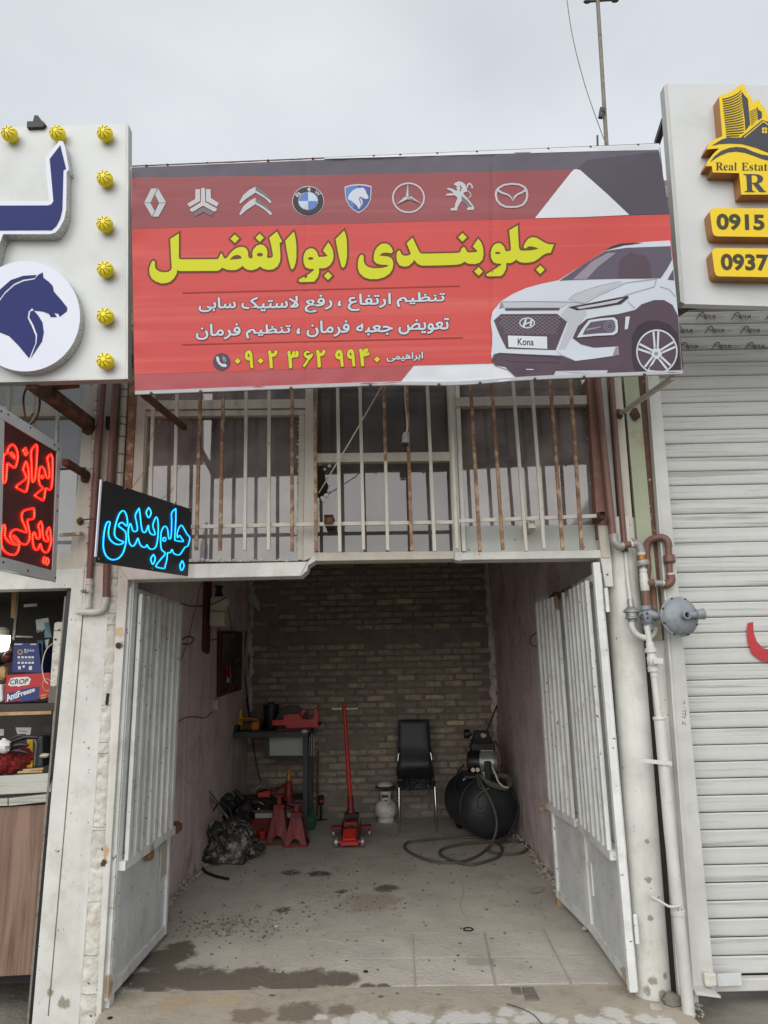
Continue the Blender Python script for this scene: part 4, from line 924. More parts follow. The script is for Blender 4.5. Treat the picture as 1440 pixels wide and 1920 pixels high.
PB = Plane(BL_, BR_, BL_ + Vector((0, 0, 1)))
BS = thing('blue_led_sign', 'lit black sign with blue letters jutting out beside the banner', 'sign', tuple(BL_))
fb = lambda x, y, o: PB(x, y, o)
MB().prism([PB(x, y) for x, y in [(191.5, 899), (360, 955), (353, 1080), (179, 1054)]], -PB.n * .014).build('sign_panel', 'blkpanel', BS, .002)
MB().prism([PB(x, y, .002) for x, y in [(189, 899), (192, 900), (182, 1044), (178.5, 1044)]], -PB.n * .006).build('side_trim', 'facew', BS, .001)
for x, y in [(195, 902), (234, 916), (326, 946), (357, 958), (185, 1048), (285, 1066)]: MB().lathe(PB(x, y, 0), PB.n, [(.005, 0), (.005, .002), (.003, .004)], 8).build('screw', 'steel', BS)
R8 = lambda L_: [(180 + x / 7.784, 895 + y / 7.784) for x, y in L_]
blue_lines = [R8(l) for l in [
 [(455,710),(460,640),(440,540),(400,488),(350,520),(310,610),(280,720),(270,830),(300,890),(360,925),(405,945),(350,980),(280,970),(215,920),(185,850),(185,760),(205,660),(175,650),(145,690),(120,800),(108,920),(110,1040),(145,1140),(200,1190),(260,1203),(330,1180),(390,1110),(425,1010),(440,900),(430,800),(380,750),(330,710),(345,675),(385,660),(430,700),(455,710)],
 [(630,450),(645,560),(660,700),(680,790),(720,800),(745,750),(765,700),(775,780),(810,830),(860,835),(855,790),(830,710),(850,630),(880,580),(905,640),(908,800),(895,930),(870,1020),(820,1050),(770,1030),(745,985),(720,1020),(670,1010),(635,960),(612,890),(580,960),(540,1005),(500,980),(480,920),(470,820),(475,740),(500,675),(520,720),(540,780),(580,790),(605,755),(590,650),(575,550),(630,450)],
 [(770,440),(805,515),(770,590),(733,515),(770,440)], [(840,1125),(865,1190),(830,1270),(800,1190),(840,1125)],
 [(1165,455),(1165,600),(1158,750),(1150,900),(1175,925),(1275,935),(1250,890),(1220,850),(1190,880),(1185,820),(1210,740),(1250,700),(1290,760),(1330,830),(1370,880),(1355,960),(1340,1005),(1300,1020),(1260,1080),(1220,1130),(1160,1125),(1130,1100),(1110,1055),(1085,1100),(1045,1105),(1035,1200),(1010,1290),(995,1330),(890,1310),(880,1280),(950,1190),(1010,1110),(960,1060),(945,980),(945,880),(955,790),(985,730),(1015,715),(1045,760),(1060,880),(1085,895),(1100,820),(1105,640),(1105,520),(1165,455)],
 ell(998, 905, 22, 27, 8) + [ell(998, 905, 22, 27, 8)[0]], [(1260,1215),(1285,1290),(1250,1360),(1225,1290),(1260,1215)]]]
led_lines(blue_lines, fb, BS, 'ledb', 'ledbb', .004, .0038)

# ================================================================ right sign board
PQ = Plane(P(1282, 570, -.62), P(1440, 573, -.62), P(1251, 158, -.72))
SR = thing('estate_sign', 'white sign board with yellow raised skyline logo and phone numbers', 'sign', tuple(PQ(1360, 570)))
MB().prism([PQ(x, y) for x, y in [(1251, 156), (1700, 163), (1700, 582), (1283, 570)]], -PQ.n * .05).build('board', 'signw', SR, .002)
MB().prism([PQ(x, y, .001) for x, y in [(1245, 160), (1252, 156), (1284, 570), (1276, 566)]], -PQ.n * .06).build('edge_trim', 'signedge', SR, .002)
PLC = PQ
fq = lambda x, y, o: PQ(x, y, .07 + o)
ZR = lambda L_: [(1300 + x / 7.68, 150 + y / 7.68) for x, y in L_]
logo = ZR([(370,240),(385,215),(440,205),(520,185),(600,130),(660,75),(700,55),(735,70),(760,140),(790,200),(830,235),(855,325),(900,295),(945,285),(980,350),(1040,410),(1060,495),(1120,520),(1300,640),(1750,760),(1750,1650),(690,1650),(660,1340),(280,1330),(268,1240),(180,1240),(205,1170),(290,1060),(370,985),(290,990),(190,1000),(220,915),(320,850),(418,810),(400,600)])
channel(logo, .07, 'logo_return', 'yacr', 'ochre', SR)
dk = [ZR([(700,165),(740,225),(785,270),(800,430),(820,640),(750,730),(740,560),(715,380),(700,240)]), ZR([(915,375),(940,430),(985,455),(990,540),(935,580),(925,480)]),
      ZR([(265,945),(400,860),(500,825),(690,830),(1005,560),(1120,600),(1400,760),(1400,1120),(1200,1080),(1080,1045),(900,975),(700,920),(520,912),(380,920)]),
      ZR([(240,1185),(300,1100),(400,1020),(520,975),(620,962),(740,975),(860,1030),(980,1070),(1200,1110),(1200,1180),(1000,1140),(860,1085),(740,1045),(620,1028),(500,1040),(380,1090),(300,1140)])]
flat(dk, fq, 'logo_inlay', 'dgrey', SR, .003)
st = []
for i in range(17):
    y = 262 + i * 33.5; k_ = 1 - i / 17; xl = 418 + i * 3.6; xr = 692 + i * 3.0
    up = [(xl, y + 6), (xl + 70, y - 2 - 4 * k_), (xl + 150, y - 22 * k_ - 2 - 10 * k_), (xr - 40, y - 80 * k_ - 2), (xr, y - 122 * k_ - 4)]
    if xr > 0: st.append(ZR(up + [(x, yy + 14 + (3 if j < 4 else 0)) for j, (x, yy) in reversed(list(enumerate(up)))]))
for i in range(9):
    y = 455 + i * 24; xl = 812 + i * 3; xr = 920 + i * 3
    if i > 5: xr -= (i - 5) * 26
    st.append(ZR([(xl, y), (xr, y - 52 * (1 - i / 10)), (xr, y - 42 * (1 - i / 10)), (xl, y + 10)]))
flat(st, fq, 'logo_stripes', 'olive', SR, .003)
hl = ribbon(ZR([(730, 825), (870, 710), (1008, 595), (1100, 660)]), .9, False) + ribbon(ZR([(655, 825), (760, 750), (990, 560), (1080, 590)]), 1.6, False)
flat(hl, fq, 'logo_roof_lines', 'yacr', SR, .0042)
flat([ZR(z) for z in ([(990, 690), (1020, 680), (1020, 718), (988, 718)], [(1030, 680), (1062, 690), (1064, 718), (1030, 718)], [(988, 728), (1020, 728), (1020, 766), (992, 762)], [(1030, 728), (1064, 728), (1062, 762), (1030, 766)])], fq, 'logo_window', 'yacr', SR, .0042)
bold = lambda s: ''.join(chr(0x1D400 + ord(c) - 65) if c.isupper() else (chr(0x1D41A + ord(c) - 97) if c.islower() else c) for c in s)
text(bold('Real'), ZR([(322, 1185), (626, 1187), (626, 1302), (322, 1300)]), fq, 'logo_lettering', 'olive', SR, .003, -.005)
text(bold('Estate'), ZR([(695, 1190), (1140, 1192), (1140, 1306), (695, 1304)]), fq, 'logo_lettering', 'olive', SR, .003, -.005)
text(bold('R'), ZR([(720, 1352), (1050, 1356), (1050, 1612), (738, 1612)]), fq, 'logo_letter', 'dgrey', SR, .003, .0)
def rrect(x0, y0, x1, y1, x2, y2, x3, y3, r):
    return [(x0 + r, y0), (x1, y1), (x2, y2), (x3 + r, y3), (x3 + r * .35, y3 - r * .25), (x3, y3 - r), (x0, y0 + r), (x0 + r * .3, y0 + r * .3)]
n1_ = rrect(1331, 390, 1640, 392, 1640, 447, 1336, 443, 8); n2_ = rrect(1335, 465, 1640, 468, 1640, 523, 1340, 518, 8)
channel(n1_, .07, 'number_return', 'yacr', 'ochre', SR); channel(n2_, .07, 'number_return', 'yacr', 'ochre', SR)
text('0915', [(1343, 400), (1433, 402), (1434, 432), (1344, 431)], fq, 'phone_digits', 'olive', SR, .003, .035)
text('0937', [(1351, 475), (1441, 477), (1443, 508), (1352, 507)], fq, 'phone_digits', 'olive', SR, .003, .035)
o = MB().beam(P(1246, 225, -.62), P(1232, 268, -.45), .03, .03).build('sign_strut', 'frame', None); tag(o, 'dark strut between the banner corner and the right sign', 'strut')
o = MB().beam(P(1290, 574, -.5), P(1262, 592, .0), .035, .035).build('sign_bracket', 'rust2', None); tag(o, 'rusty bracket under the lower left corner of the right sign', 'bracket')

# ================================================================ the red banner
PBN = Plane(P(253, 736, -.73), P(1280, 698, -.73), P(740, 292, -.88))
BN = thing('shop_banner', 'red printed banner with yellow title, car emblems and white car over the open garage', 'banner', tuple(PBN(760, 718)))
def edge_d(px, py):              # distances in pixels to the four edges of the banner
    yt = 313 - (px - 245) * .0427; yb = 736 - (px - 253) * .037
    t = (py - yt) / (yb - yt); xl = 245 + 8 * t; xr = 1236 + 44 * t
    return px - xl, xr - px, py - yt, yb - py
def billow(px, py):
    l_, r_, t_, b_ = edge_d(px, py)
    v = Vector((px / 150, py / 120, 3.1))
    d = .007 * noise.noise(v) + .004 * math.sin(px / 170 + 1) * math.sin(py / 130)
    k = max(0, 1 - max(l_, 0) / 60); d += .008 * k * k * noise.noise(Vector((px / 60, py / 34, 1)))
    k = max(0, 1 - max(b_, 0) / 28); d += .009 * k * noise.noise(Vector((px / 42, py / 40, 5)))
    k = max(0, 1 - max(t_, 0) / 30); d += .008 * k * noise.noise(Vector((px / 36, py / 40, 9)))
    for cx in (573, 925):        # fold creases
        d -= .0022 * math.exp(-((px - cx) / 5) ** 2)
    return d
fb_ = lambda x, y, o: PBN(x, y, .004 + billow(x, y) + o)
cor = [(245, 313), (1236, 271), (1280, 699), (253, 738)]
def bl(s, t):
    a = Vector(cor[0]).lerp(Vector(cor[1]), s); b = Vector(cor[3]).lerp(Vector(cor[2]), s); return a.lerp(b, t)
mb = MB(); nx, ny = 200, 90
for j in range(ny + 1):
    for i in range(nx + 1):
        q = bl(i / nx, j / ny); y = q.y
        if j == ny: y += 2.2 * noise.noise(Vector((q.x / 40, 0, 2))) - 4 * math.exp(-((q.x - 900) / 160) ** 2) * 0 + 6 * math.exp(-((q.x - 860) / 90) ** 2)
        if j == 0: y += .8 * noise.noise(Vector((q.x / 30, 0, 4)))
        mb.v.append(fb_(q.x, y, 0))
for j in range(ny):
    for i in range(nx):
        a = j * (nx + 1) + i; mb.f.append((a, a + nx + 1, a + nx + 2, a + 1))
W['vinyl'] = M('banner_white_vinyl', (202, 204, 210), .45, var=.03, bump=.03, bscale=200)
def vin(name, c, c2=None, **k): W[name] = M(name, tuple(v * .93 for v in c) if name not in ('banner_red', 'banner_yellow') else c, .45, spec=.2, var=.03, vscale=2, bump=.03, bscale=220, **k)
vin('banner_grey', (100, 94, 106)); vin('banner_dark_red', (152, 82, 86), grain=((160, 96, 100), (.3, 4, 9), .5, .8)); vin('banner_red', (194, 76, 73), grain=((202, 98, 91), (.25, 4, 14), .5, .75))
vin('banner_dull_red', (178, 88, 92)); vin('banner_yellow', (196, 198, 34)); vin('banner_outline', (112, 66, 44)); vin('banner_slate', (84, 78, 90)); vin('banner_line', (168, 58, 58))
vin('emblem_silver', (198, 198, 202)); vin('emblem_shade', (122, 116, 120)); vin('emblem_black', (62, 58, 66)); vin('emblem_blue', (96, 132, 196)); vin('emblem_pale_blue', (196, 212, 228)); vin('emblem_violet', (84, 92, 160))
vin('car_white', (208, 214, 224)); vin('car_dark', (88, 72, 84)); vin('car_glass', (96, 88, 104)); vin('car_black', (62, 52, 62)); vin('car_line', (140, 138, 148)); vin('car_mid', (150, 142, 152)); vin('car_shade', (190, 192, 200))
cv = mb.build('canvas', 'vinyl', BN, smooth=True)
k1, k2, k3, k4, k5 = .0016, .003, .0044, .0058, .0072
GR = 7
yt = lambda x: 316 - (x - 245) * .0345
flat([[(246, 314), (620, 299), (905, 287), (1235, 281), (1256, 402), (1180, 405), (1003, 411), (620, 421), (247, 430)]], fb_, 'grey_field', 'banner_grey', BN, k1, GR)
flat([[(246, 333), (620, 328), (1076, 318), (1003, 410), (620, 420), (247, 429)]], fb_, 'dark_red_field', 'banner_dark_red', BN, k2, GR)
flat([[(247, 428), (620, 419), (1003, 409), (1255, 402), (1278, 690), (922, 681), (776, 685), (620, 690), (252, 702)]], fb_, 'red_field', 'banner_red', BN, k1 * 1.5, GR)
flat([[(252, 701), (620, 690), (776, 685), (749, 718), (620, 722), (253, 734)]], fb_, 'dull_red_field', 'banner_dull_red', BN, k1, GR)
flat([[(1003, 409), (1040, 362), (1070, 324), (1076, 318), (1081, 317), (1088, 319), (1096, 326), (1140, 365), (1180, 403), (1090, 407)]], fb_, 'white_triangle', 'vinyl', BN, k3, GR)
flat([[(1180, 403), (1140, 365), (1096, 326), (1088, 319), (1081, 317), (1100, 300), (1236, 284), (1255, 401)]], fb_, 'slate_corner', 'banner_slate', BN, k2, GR)
for a, b_ in (((342, 549), (862, 536)), ((341, 646), (868, 633))):
    flat(ribbon([a, ((a[0] + b_[0]) / 2, (a[1] + b_[1]) / 2), b_], 1.1, False), fb_, 'rule_line', 'banner_line', BN, k3, 30)
# --- title, letter by letter as joined shapes
c1 = lambda L_: [(265 + x / 7.2, 415 + y / 7.2) for x, y in L_]
c2_ = lambda L_: [(455 + x / 7.2, 415 + y / 7.2) for x, y in L_]
c3 = lambda L_: [(655 + x / 7.2, 415 + y / 7.2) for x, y in L_]
c4 = lambda L_: [(845 + x / 7.2, 410 + y / 7.2) for x, y in L_]
dia = lambda f, x, y, h=58: (f([(x, y - h), (x + h, y), (x, y + h), (x - h, y)]), [])
title = [
 (c1([(505,165),(507,330),(505,490),(515,507),(535,514),(760,514),(1010,512),(1040,505),(1058,470),(1075,432),(1090,440),(1110,490),(1135,508),(1165,480),(1210,420),(1260,375),(1310,350),(1360,345),(1400,355),(1425,378)]) +
  c2_([(72,415),(75,470),(90,500),(130,500),(136,470),(130,430),(145,375),(190,330),(240,312),(290,325),(325,370),(335,430),(326,480),(345,498),(390,490),(410,470),(405,430),(385,320),(360,222),(410,180),(462,138),(495,200),(530,270),(520,285),(498,285),(505,390),(510,490),(500,550),(470,610),(410,648),(340,655),(280,640),(235,610),(190,640),(130,660),(70,655),(25,630),(2,600)]) +
  c1([(1330,630),(1280,655),(1210,660),(1150,650),(1090,625),(1060,655),(1030,668),(780,670),(540,672),(510,668),(485,655),(475,710),(440,770),(390,815),(330,835),(270,838),(200,815),(140,770),(112,710),(108,640),(125,580),(145,542),(165,530),(182,545),(185,620),(205,655),(250,680),(320,690),(370,680),(400,660),(412,630),(405,540),(398,400),(390,240)]),
  [c1([(1190,518),(1230,475),(1270,455),(1310,452),(1345,470),(1355,490),(1345,505),(1300,512),(1240,515)]), c2_(ell(233, 450, 43, 27, 12))]),
 dia(c1, 1262, 235), dia(c2_, 230, 222, 56),
 (c2_([(688,140),(700,170),(715,240),(725,330),(725,480),(715,560),(690,630),(668,650),(650,630),(620,520),(595,390),(575,262)]), []),
 (c2_([(1155,285),(1190,330),(1220,400),(1227,480),(1212,540),(1180,590),(1130,625),(1080,635),(1032,632),(1030,700),(1010,760),(965,815),(870,818),(780,820),(755,805),(762,785),(900,710),(955,665),(965,645),(900,640),(850,620),(825,570),(820,500),(830,440),(860,390),(910,365),(960,370),(1000,410),(1020,470),(1030,482),(1130,474),(1145,465),(1085,395),(1115,345)]), [c2_(ell(918, 502, 38, 20, 12))]),
 dia(c2_, 1153, 737, 55),
 (c2_([(1370,125),(1385,165),(1403,240),(1408,340),(1408,470),(1395,560),(1372,615),(1352,628),(1335,610),(1300,480),(1275,350),(1255,240)]), []),
 (c3([(490,298),(540,320),(575,365),(588,405),(572,430),(540,428),(500,422),(440,430),(405,463),(520,475),(572,500),(592,550),(592,600),(580,650),(540,710),(470,755),(380,780),(280,780),(200,755),(140,700),(115,630),(115,560),(130,490),(150,458),(172,450),(192,465),(195,540),(210,580),(250,615),(330,635),(440,630),(490,618),(535,600),(500,588),(430,585),(370,570),(330,530),(330,470),(345,400),(380,345),(430,305)]), []),
 (c4([(372,270),(410,320),(437,390),(444,480),(430,550),(390,595),(330,612),(250,610),(220,600),(190,580),(140,610),(90,620)]) + c3([(1368,590),(1170,596),(980,598),(930,580),(900,550),(875,520),(850,560),(800,602),(740,612),(680,595),(645,540),(635,480),(642,420),(665,392),(685,400),(700,440),(730,462),(780,465),(815,455),(830,432),(800,360),(775,295),(852,222),(895,310),(940,405),(960,430),(990,437),(1170,434)]) + c4([(0,466),(100,462),(130,450),(150,400),(175,380),(195,395),(215,440),(240,458),(340,452),(365,440),(300,375),(330,330)]), []),
 dia(c4, 160, 252), dia(c4, 378, 712),
 (c4([(905,90),(912,240),(920,380),(935,425),(960,432),(1080,430),(1190,408),(1140,385),(1080,372),(1040,380),(1015,403),(990,398),(985,370),(1010,320),(1050,270),(1100,250),(1160,258),(1220,295),(1280,330),(1330,345),(1392,350),(1372,405),(1350,460),(1290,468),(1240,495),(1180,545),(1120,580),(1060,592),(990,595),(930,585),(885,552),(850,580),(810,600),(752,598),(745,680),(715,740),(680,775),(590,778),(500,778),(480,765),(490,745),(600,680),(680,625),(685,608),(620,605),(575,585),(545,530),(540,460),(555,400),(590,350),(635,330),(680,335),(720,380),(740,435),(770,442),(800,435),(815,415),(805,300),(790,158)]), [c4(ell(635, 463, 38, 17, 12))]),
 dia(c4, 1210, 688)]
for o_, h in title:
    e_ = flat([r for r in ribbon(o_, 3.4)], fb_, 'title_outline', 'banner_outline', BN, k3)
    flat([(o_, h)], fb_, 'title_letter', 'banner_yellow', e_, k4, GR)
    for h_ in h: flat([r for r in ribbon(h_, 1.6)], fb_, 'counter_outline', 'banner_outline', e_, k3 + .0004)
flat([c1([(1190,518),(1230,475),(1270,455),(1310,452),(1345,470),(1355,490),(1345,505),(1300,512),(1240,515)]), c2_(ell(233, 450, 43, 27, 12)), c2_(ell(918, 502, 38, 20, 12)), c4(ell(635, 463, 38, 17, 12))], fb_, 'title_counters', 'banner_outline', BN, k4)
# --- service lines: words placed where they stand
K5 = lambda x, y: (340 + x / 2.717, 540 + y / 2.717)
def word(w, x0, y0, x1, y1, sl=-.024):
    q = [K5(x0, y0), K5(x1, y0 + (x1 - x0) * sl), K5(x1, y1 + (x1 - x0) * sl), K5(x0, y1)]
    g = 1.2; qo = [(q[0][0] - g, q[0][1] - g), (q[1][0] + g, q[1][1] - g), (q[2][0] + g, q[2][1] + g), (q[3][0] - g, q[3][1] + g)]
    text(persian(w), q, fb_, 'service_word_edge', 'emblem_black', BN, k3, 0, spr(1.9))
    text(persian(w), q, fb_, 'service_word', 'car_white', BN, k4, 0, spr(.75))
word('تنظیم', 1098, 26, 1342, 96); word('ارتفاع', 850, 32, 1066, 116); word('،', 798, 66, 812, 92); word('رفع', 630, 38, 768, 124); word('لاستیک', 308, 48, 596, 120); word('سابی', 90, 52, 276, 122)
word('تعویض', 1108, 160, 1362, 236); word('جعبه', 892, 184, 1076, 242); word('فرمان', 640, 170, 856, 250); word('،', 588, 206, 604, 234); word('تنظیم', 330, 190, 556, 256); word('فرمان', 76, 186, 300, 264)
K8 = lambda x, y: (395 + x / 3.6, 640 + y / 3.6)
word2 = [(K8(1190, 88), K8(1432, 70), K8(1432, 112), K8(1190, 140))]
for w, x0, x1, y0, y1 in (('ابراهیمی', 1190, 1432, 76, 136),):
    q = [K8(x0, y0 + 4), K8(x1, y0 - 6), K8(x1, y1 - 6), K8(x0, y1 + 2)]
    text(persian(w), q, fb_, 'name_word_edge', 'emblem_black', BN, k3, 0, spr(1.4)); text(persian(w), q, fb_, 'name_word', 'car_white', BN, k4, 0, spr(.5))
for d, x0, x1, y0, y1 in [('۹', 232, 288, 66, 178), ('۲', 388, 450, 66, 178), ('۳', 518, 594, 68, 178), ('۲', 712, 774, 62, 172), ('۹', 842, 898, 62, 168), ('۹', 922, 976, 58, 166), ('۴', 1002, 1072, 54, 164)]:
    q = [K8(x0 + 4, y0), K8(x1 - 4, y0 - 1), K8(x1 - 4, y1), K8(x0 + 4, y1)]
    qo = [(q[0][0] - 1.2, q[0][1] - 1.2), (q[1][0] + 1.2, q[1][1] - 1.2), (q[2][0] + 1.2, q[2][1] + 1.2), (q[3][0] - 1.2, q[3][1] + 1.2)]
    text(d, q, fb_, 'phone_digit_edge', 'banner_outline', BN, k3, 0, spr(2.6, 10)); text(d, q, fb_, 'phone_digit', 'banner_yellow', BN, k4, 0, spr(1.5, 8))
six = [(634,176),(620,168),(640,140),(655,118),(636,108),(626,92),(632,74),(650,64),(664,66),(672,80),(658,78),(644,84),(646,94),(662,92),(686,80),(692,92),(680,112),(664,128),(652,150)]
flat(ribbon([K8(*p) for p in six], 1.5), fb_, 'phone_digit_edge', 'banner_outline', BN, k3)
flat([[K8(*p) for p in six]], fb_, 'phone_digit', 'banner_yellow', BN, k4)
for x, y in [(182, 133), (337, 132), (1123, 122)]:
    a, b_ = K8(x, y); flat([[(a, b_ - 7), (a + 7.2, b_), (a, b_ + 7), (a - 7.2, b_)]], fb_, 'phone_digit_edge', 'banner_outline', BN, k3); flat([[(a, b_ - 5.6), (a + 5.8, b_), (a, b_ + 5.6), (a - 5.8, b_)]], fb_, 'phone_digit', 'banner_yellow', BN, k4)
a, b_ = K8(74, 138); flat([ell(a, b_, 16.4, 16.4, 28)], fb_, 'phone_badge', 'car_dark', BN, k3)
flat(ribbon([(x[0], x[1]) for x in [K8(46, 112), K8(48, 128), K8(60, 148), K8(80, 164), K8(98, 166)]], 2.2, False) + [[K8(36, 104), K8(52, 102), K8(60, 122), K8(48, 128), K8(38, 120)], [K8(80, 152), K8(94, 150), K8(110, 160), K8(104, 174), K8(88, 172)]], fb_, 'phone_symbol', 'car_white', BN, k4)
flat(ribbon(ell(*K8(72, 130), 5, 5, 6, -70, 20), .5, False) + ribbon(ell(*K8(72, 130), 8, 8, 6, -70, 20), .5, False), fb_, 'phone_symbol', 'car_white', BN, k4)
# --- emblems
E1 = lambda L_: [(260 + x / 7.2, 330 + y / 7.2) for x, y in L_]
flat([E1([(168,165),(262,165),(372,358),(268,552),(180,552),(72,362)])], fb_, 'emblem_shadow', 'emblem_shade', BN, k3)
flat([E1([(170,168),(250,168),(160,358),(75,360)]), E1([(262,168),(370,356),(276,362),(222,252)]), E1([(76,368),(160,368),(215,470),(180,548)]), E1([(368,366),(272,370),(190,548),(266,550)])], fb_, 'car_emblem', 'emblem_silver', BN, k4)
flat([E1([(218,262),(268,362),(218,462),(168,362)])], fb_, 'emblem_hole', 'banner_dark_red', BN, k5)
sp = [[(766,178),(828,178),(830,338),(690,420),(655,375),(764,310)], [(842,172),(868,155),(896,172),(898,350),(1055,440),(1050,470),(1015,482),(870,400),(730,484),(690,470),(700,440),(840,352)], [(910,178),(970,178),(976,298),(1082,368),(1055,415),(908,338)], [(735,500),(870,418),(1010,494),(985,540),(872,486),(765,545)]]
flat([E1(s) for s in sp[:3]], fb_, 'car_emblem', 'emblem_silver', BN, k4); flat([E1(sp[3])], fb_, 'car_emblem', 'emblem_shade', BN, k4)
E3 = lambda L_: [(240 + x / 3.4286, 280 + y / 3.4286) for x, y in L_]
flat([E3(smooth2) for smooth2 in ([(716,340),(740,295),(780,260),(820,240),(860,262),(900,295),(922,338),(915,348),(880,315),(820,278),(760,318),(722,350)], [(716,415),(740,368),(780,332),(820,312),(862,338),(900,372),(925,412),(918,425),(880,390),(820,352),(760,392),(722,425)])], fb_, 'car_emblem', 'emblem_silver', BN, k4)
flat([E3([(820,240),(860,262),(900,295),(920,330),(870,292),(820,262)]), E3([(820,312),(862,338),(900,372),(924,405),(870,365),(820,336)])], fb_, 'emblem_shadow', 'emblem_shade', BN, k5)
E6 = lambda L_: [(540 + x / 7.2, 330 + y / 7.2) for x, y in L_]
flat([E6(ell(272, 338, 216, 203, 40))], fb_, 'emblem_rim', 'emblem_silver', BN, k3); flat([E6(ell(272, 338, 207, 194, 40))], fb_, 'car_emblem', 'emblem_black', BN, k4)
flat([E6(ell(272, 338, 133, 124, 36))], fb_, 'emblem_rim', 'emblem_silver', BN, k5)
q4 = lambda a0, a1: E6([(272, 338)] + ell(272, 338, 127, 118, 10, a0, a1))
flat([q4(180, 270), q4(0, 90)], fb_, 'emblem_quarter', 'emblem_blue', BN, k5 + .0012); flat([q4(270, 360), q4(90, 180)], fb_, 'emblem_quarter', 'emblem_pale_blue', BN, k5 + .0012)
text('M', E6([(228, 152), (300, 150), (302, 208), (230, 210)]), fb_, 'emblem_letter', 'emblem_silver', BN, k5, .02)
text('B', E6([(92, 252), (148, 206), (182, 244), (128, 288)]), fb_, 'emblem_letter', 'emblem_silver', BN, k5, .02)
text('W', E6([(382, 186), (450, 236), (412, 278), (352, 226)]), fb_, 'emblem_letter', 'emblem_silver', BN, k5, .02)
sh = [(762,145),(850,118),(945,108),(1040,114),(1128,136),(1126,240),(1118,320),(1080,400),(1020,462),(955,502),(880,460),(820,400),(780,320),(768,240)]
shc = [(945 + (x - 945) * .92, 290 + (y - 290) * .9) for x, y in sh]
flat([E6(sh)], fb_, 'emblem_rim', 'emblem_silver', BN, k3); flat([E6(shc)], fb_, 'car_emblem', 'emblem_violet', BN, k4); flat([E6([(780,158),(945,128),(900,300),(880,445),(800,330),(784,240)])], fb_, 'emblem_field', 'emblem_blue', BN, k4 + .0006)
flat([E6([(806,300),(830,240),(880,190),(940,162),(990,160),(1018,155),(1028,175),(1048,190),(1060,235),(1088,280),(1080,305),(1050,312),(1020,300),(985,282),(972,280),(960,310),(965,340),(985,370),(975,410),(958,448),(930,400),(880,355),(845,330),(818,318)]), E6([(980,288),(1000,320),(1010,365),(990,405),(966,446),(985,400),(992,365),(975,325)])], fb_, 'horse_emblem', 'car_white', BN, k5)
E7 = lambda L_: [(720 + x / 5.143, 325 + y / 5.143) for x, y in L_]
flat([(E7(ell(236, 236, 158, 148, 40)), [E7(ell(236, 236, 143, 133, 40))])], fb_, 'car_emblem', 'emblem_silver', BN, k4)
flat([E7([(230, 100), (252, 215), (236, 240), (212, 215)]), E7([(115, 304), (205, 222), (236, 240), (236, 252)]), E7([(362, 296), (258, 218), (236, 240), (236, 252)])], fb_, 'car_emblem', 'emblem_silver', BN, k4 + .0005)
flat([E7([(232, 100), (252, 215), (236, 240)]), E7([(115, 304), (236, 240), (238, 252)]), E7([(362, 298), (258, 234), (240, 250)])], fb_, 'emblem_shadow', 'emblem_shade', BN, k5)
lion = [(602,150),(625,140),(660,150),(700,170),(708,152),(690,140),(710,130),(690,118),(672,105),(690,88),(720,76),(755,85),(780,105),(800,140),(802,175),(770,185),(765,200),(800,235),(840,285),(868,325),(866,352),(800,355),(802,335),(820,325),(780,290),(748,265),(725,300),(708,335),(708,358),(640,358),(645,338),(680,330),(688,290),(710,235),(680,212),(600,216),(600,200),(640,190),(672,195),(650,172)]
flat([E7(lion)], fb_, 'car_emblem', 'emblem_silver', BN, k4); flat([E7([(748,215),(800,260),(850,320),(830,322),(780,285),(750,258)]), E7([(740,115),(752,140),(740,165),(725,175),(738,145),(728,118)])], fb_, 'emblem_shadow', 'emblem_shade', BN, k5)
flat(ribbon(E7([(804, 135), (808, 108), (828, 98), (848, 120), (852, 145)]), 1.4, False) + ribbon(E7([(812, 170), (832, 190), (838, 220), (815, 240)]), .8, False), fb_, 'emblem_tail', 'emblem_silver', BN, k4)
mz = [(1068,205),(1075,165),(1095,138),(1150,105),(1230,92),(1310,100),(1365,128),(1385,165),(1392,210),(1380,265),(1345,310),(1290,330),(1230,334),(1170,330),(1115,305),(1080,262)]
mzi = [(1230 + (x - 1230) * .88, 215 + (y - 215) * .86) for x, y in mz]
flat([(E7(mz), [E7(mzi)])], fb_, 'car_emblem', 'emblem_silver', BN, k4)
flat([E7([(1090,145),(1140,178),(1200,200),(1238,235),(1244,272),(1222,235),(1190,212),(1130,195),(1085,165)]), E7([(1372,140),(1330,175),(1285,195),(1252,222),(1244,272),(1262,240),(1290,212),(1340,190),(1378,165)])], fb_, 'car_emblem', 'emblem_silver', BN, k4 + .0005)
# --- the printed white car
C = lambda L_: [(910 + x / 3.789, 445 + y / 3.789) for x, y in L_]
flat([C([(520,305),(700,190),(860,90),(960,48),(1050,40),(1180,30),(1312,22),(1340,240),(1370,560),(1400,958),(1000,978),(480,986),(230,996),(160,940),(80,915),(50,880),(40,830),(48,770),(50,690),(38,600),(50,530),(90,480),(110,455),(200,400),(290,360),(400,330)])], fb_, 'car_body', 'car_white', BN, k3, GR)
flat([C([(845,95),(900,62),(960,44),(1050,38),(1120,40),(980,58),(900,80)])], fb_, 'car_roof_rail', 'car_black', BN, k4)
flat([C([(525,308),(700,190),(850,98),(1000,74),(1316,62),(1326,160),(1290,225),(1245,290),(1000,292),(700,300),(580,304)]), C([(1295,300),(1335,225),(1342,305)])], fb_, 'car_window', 'car_glass', BN, k4, GR)
flat([C([(940,290),(960,160),(1040,100),(1060,120),(1130,130),(1170,180),(1180,290)]), C([(1075,270),(1085,180),(1130,150),(1150,200),(1150,280)])], fb_, 'car_window_depth', 'car_dark', BN, k5)
flat([C([(620,300),(760,170),(870,110),(930,110),(800,210),(720,298)])], fb_, 'car_window_sheen', 'car_mid', BN, k5)
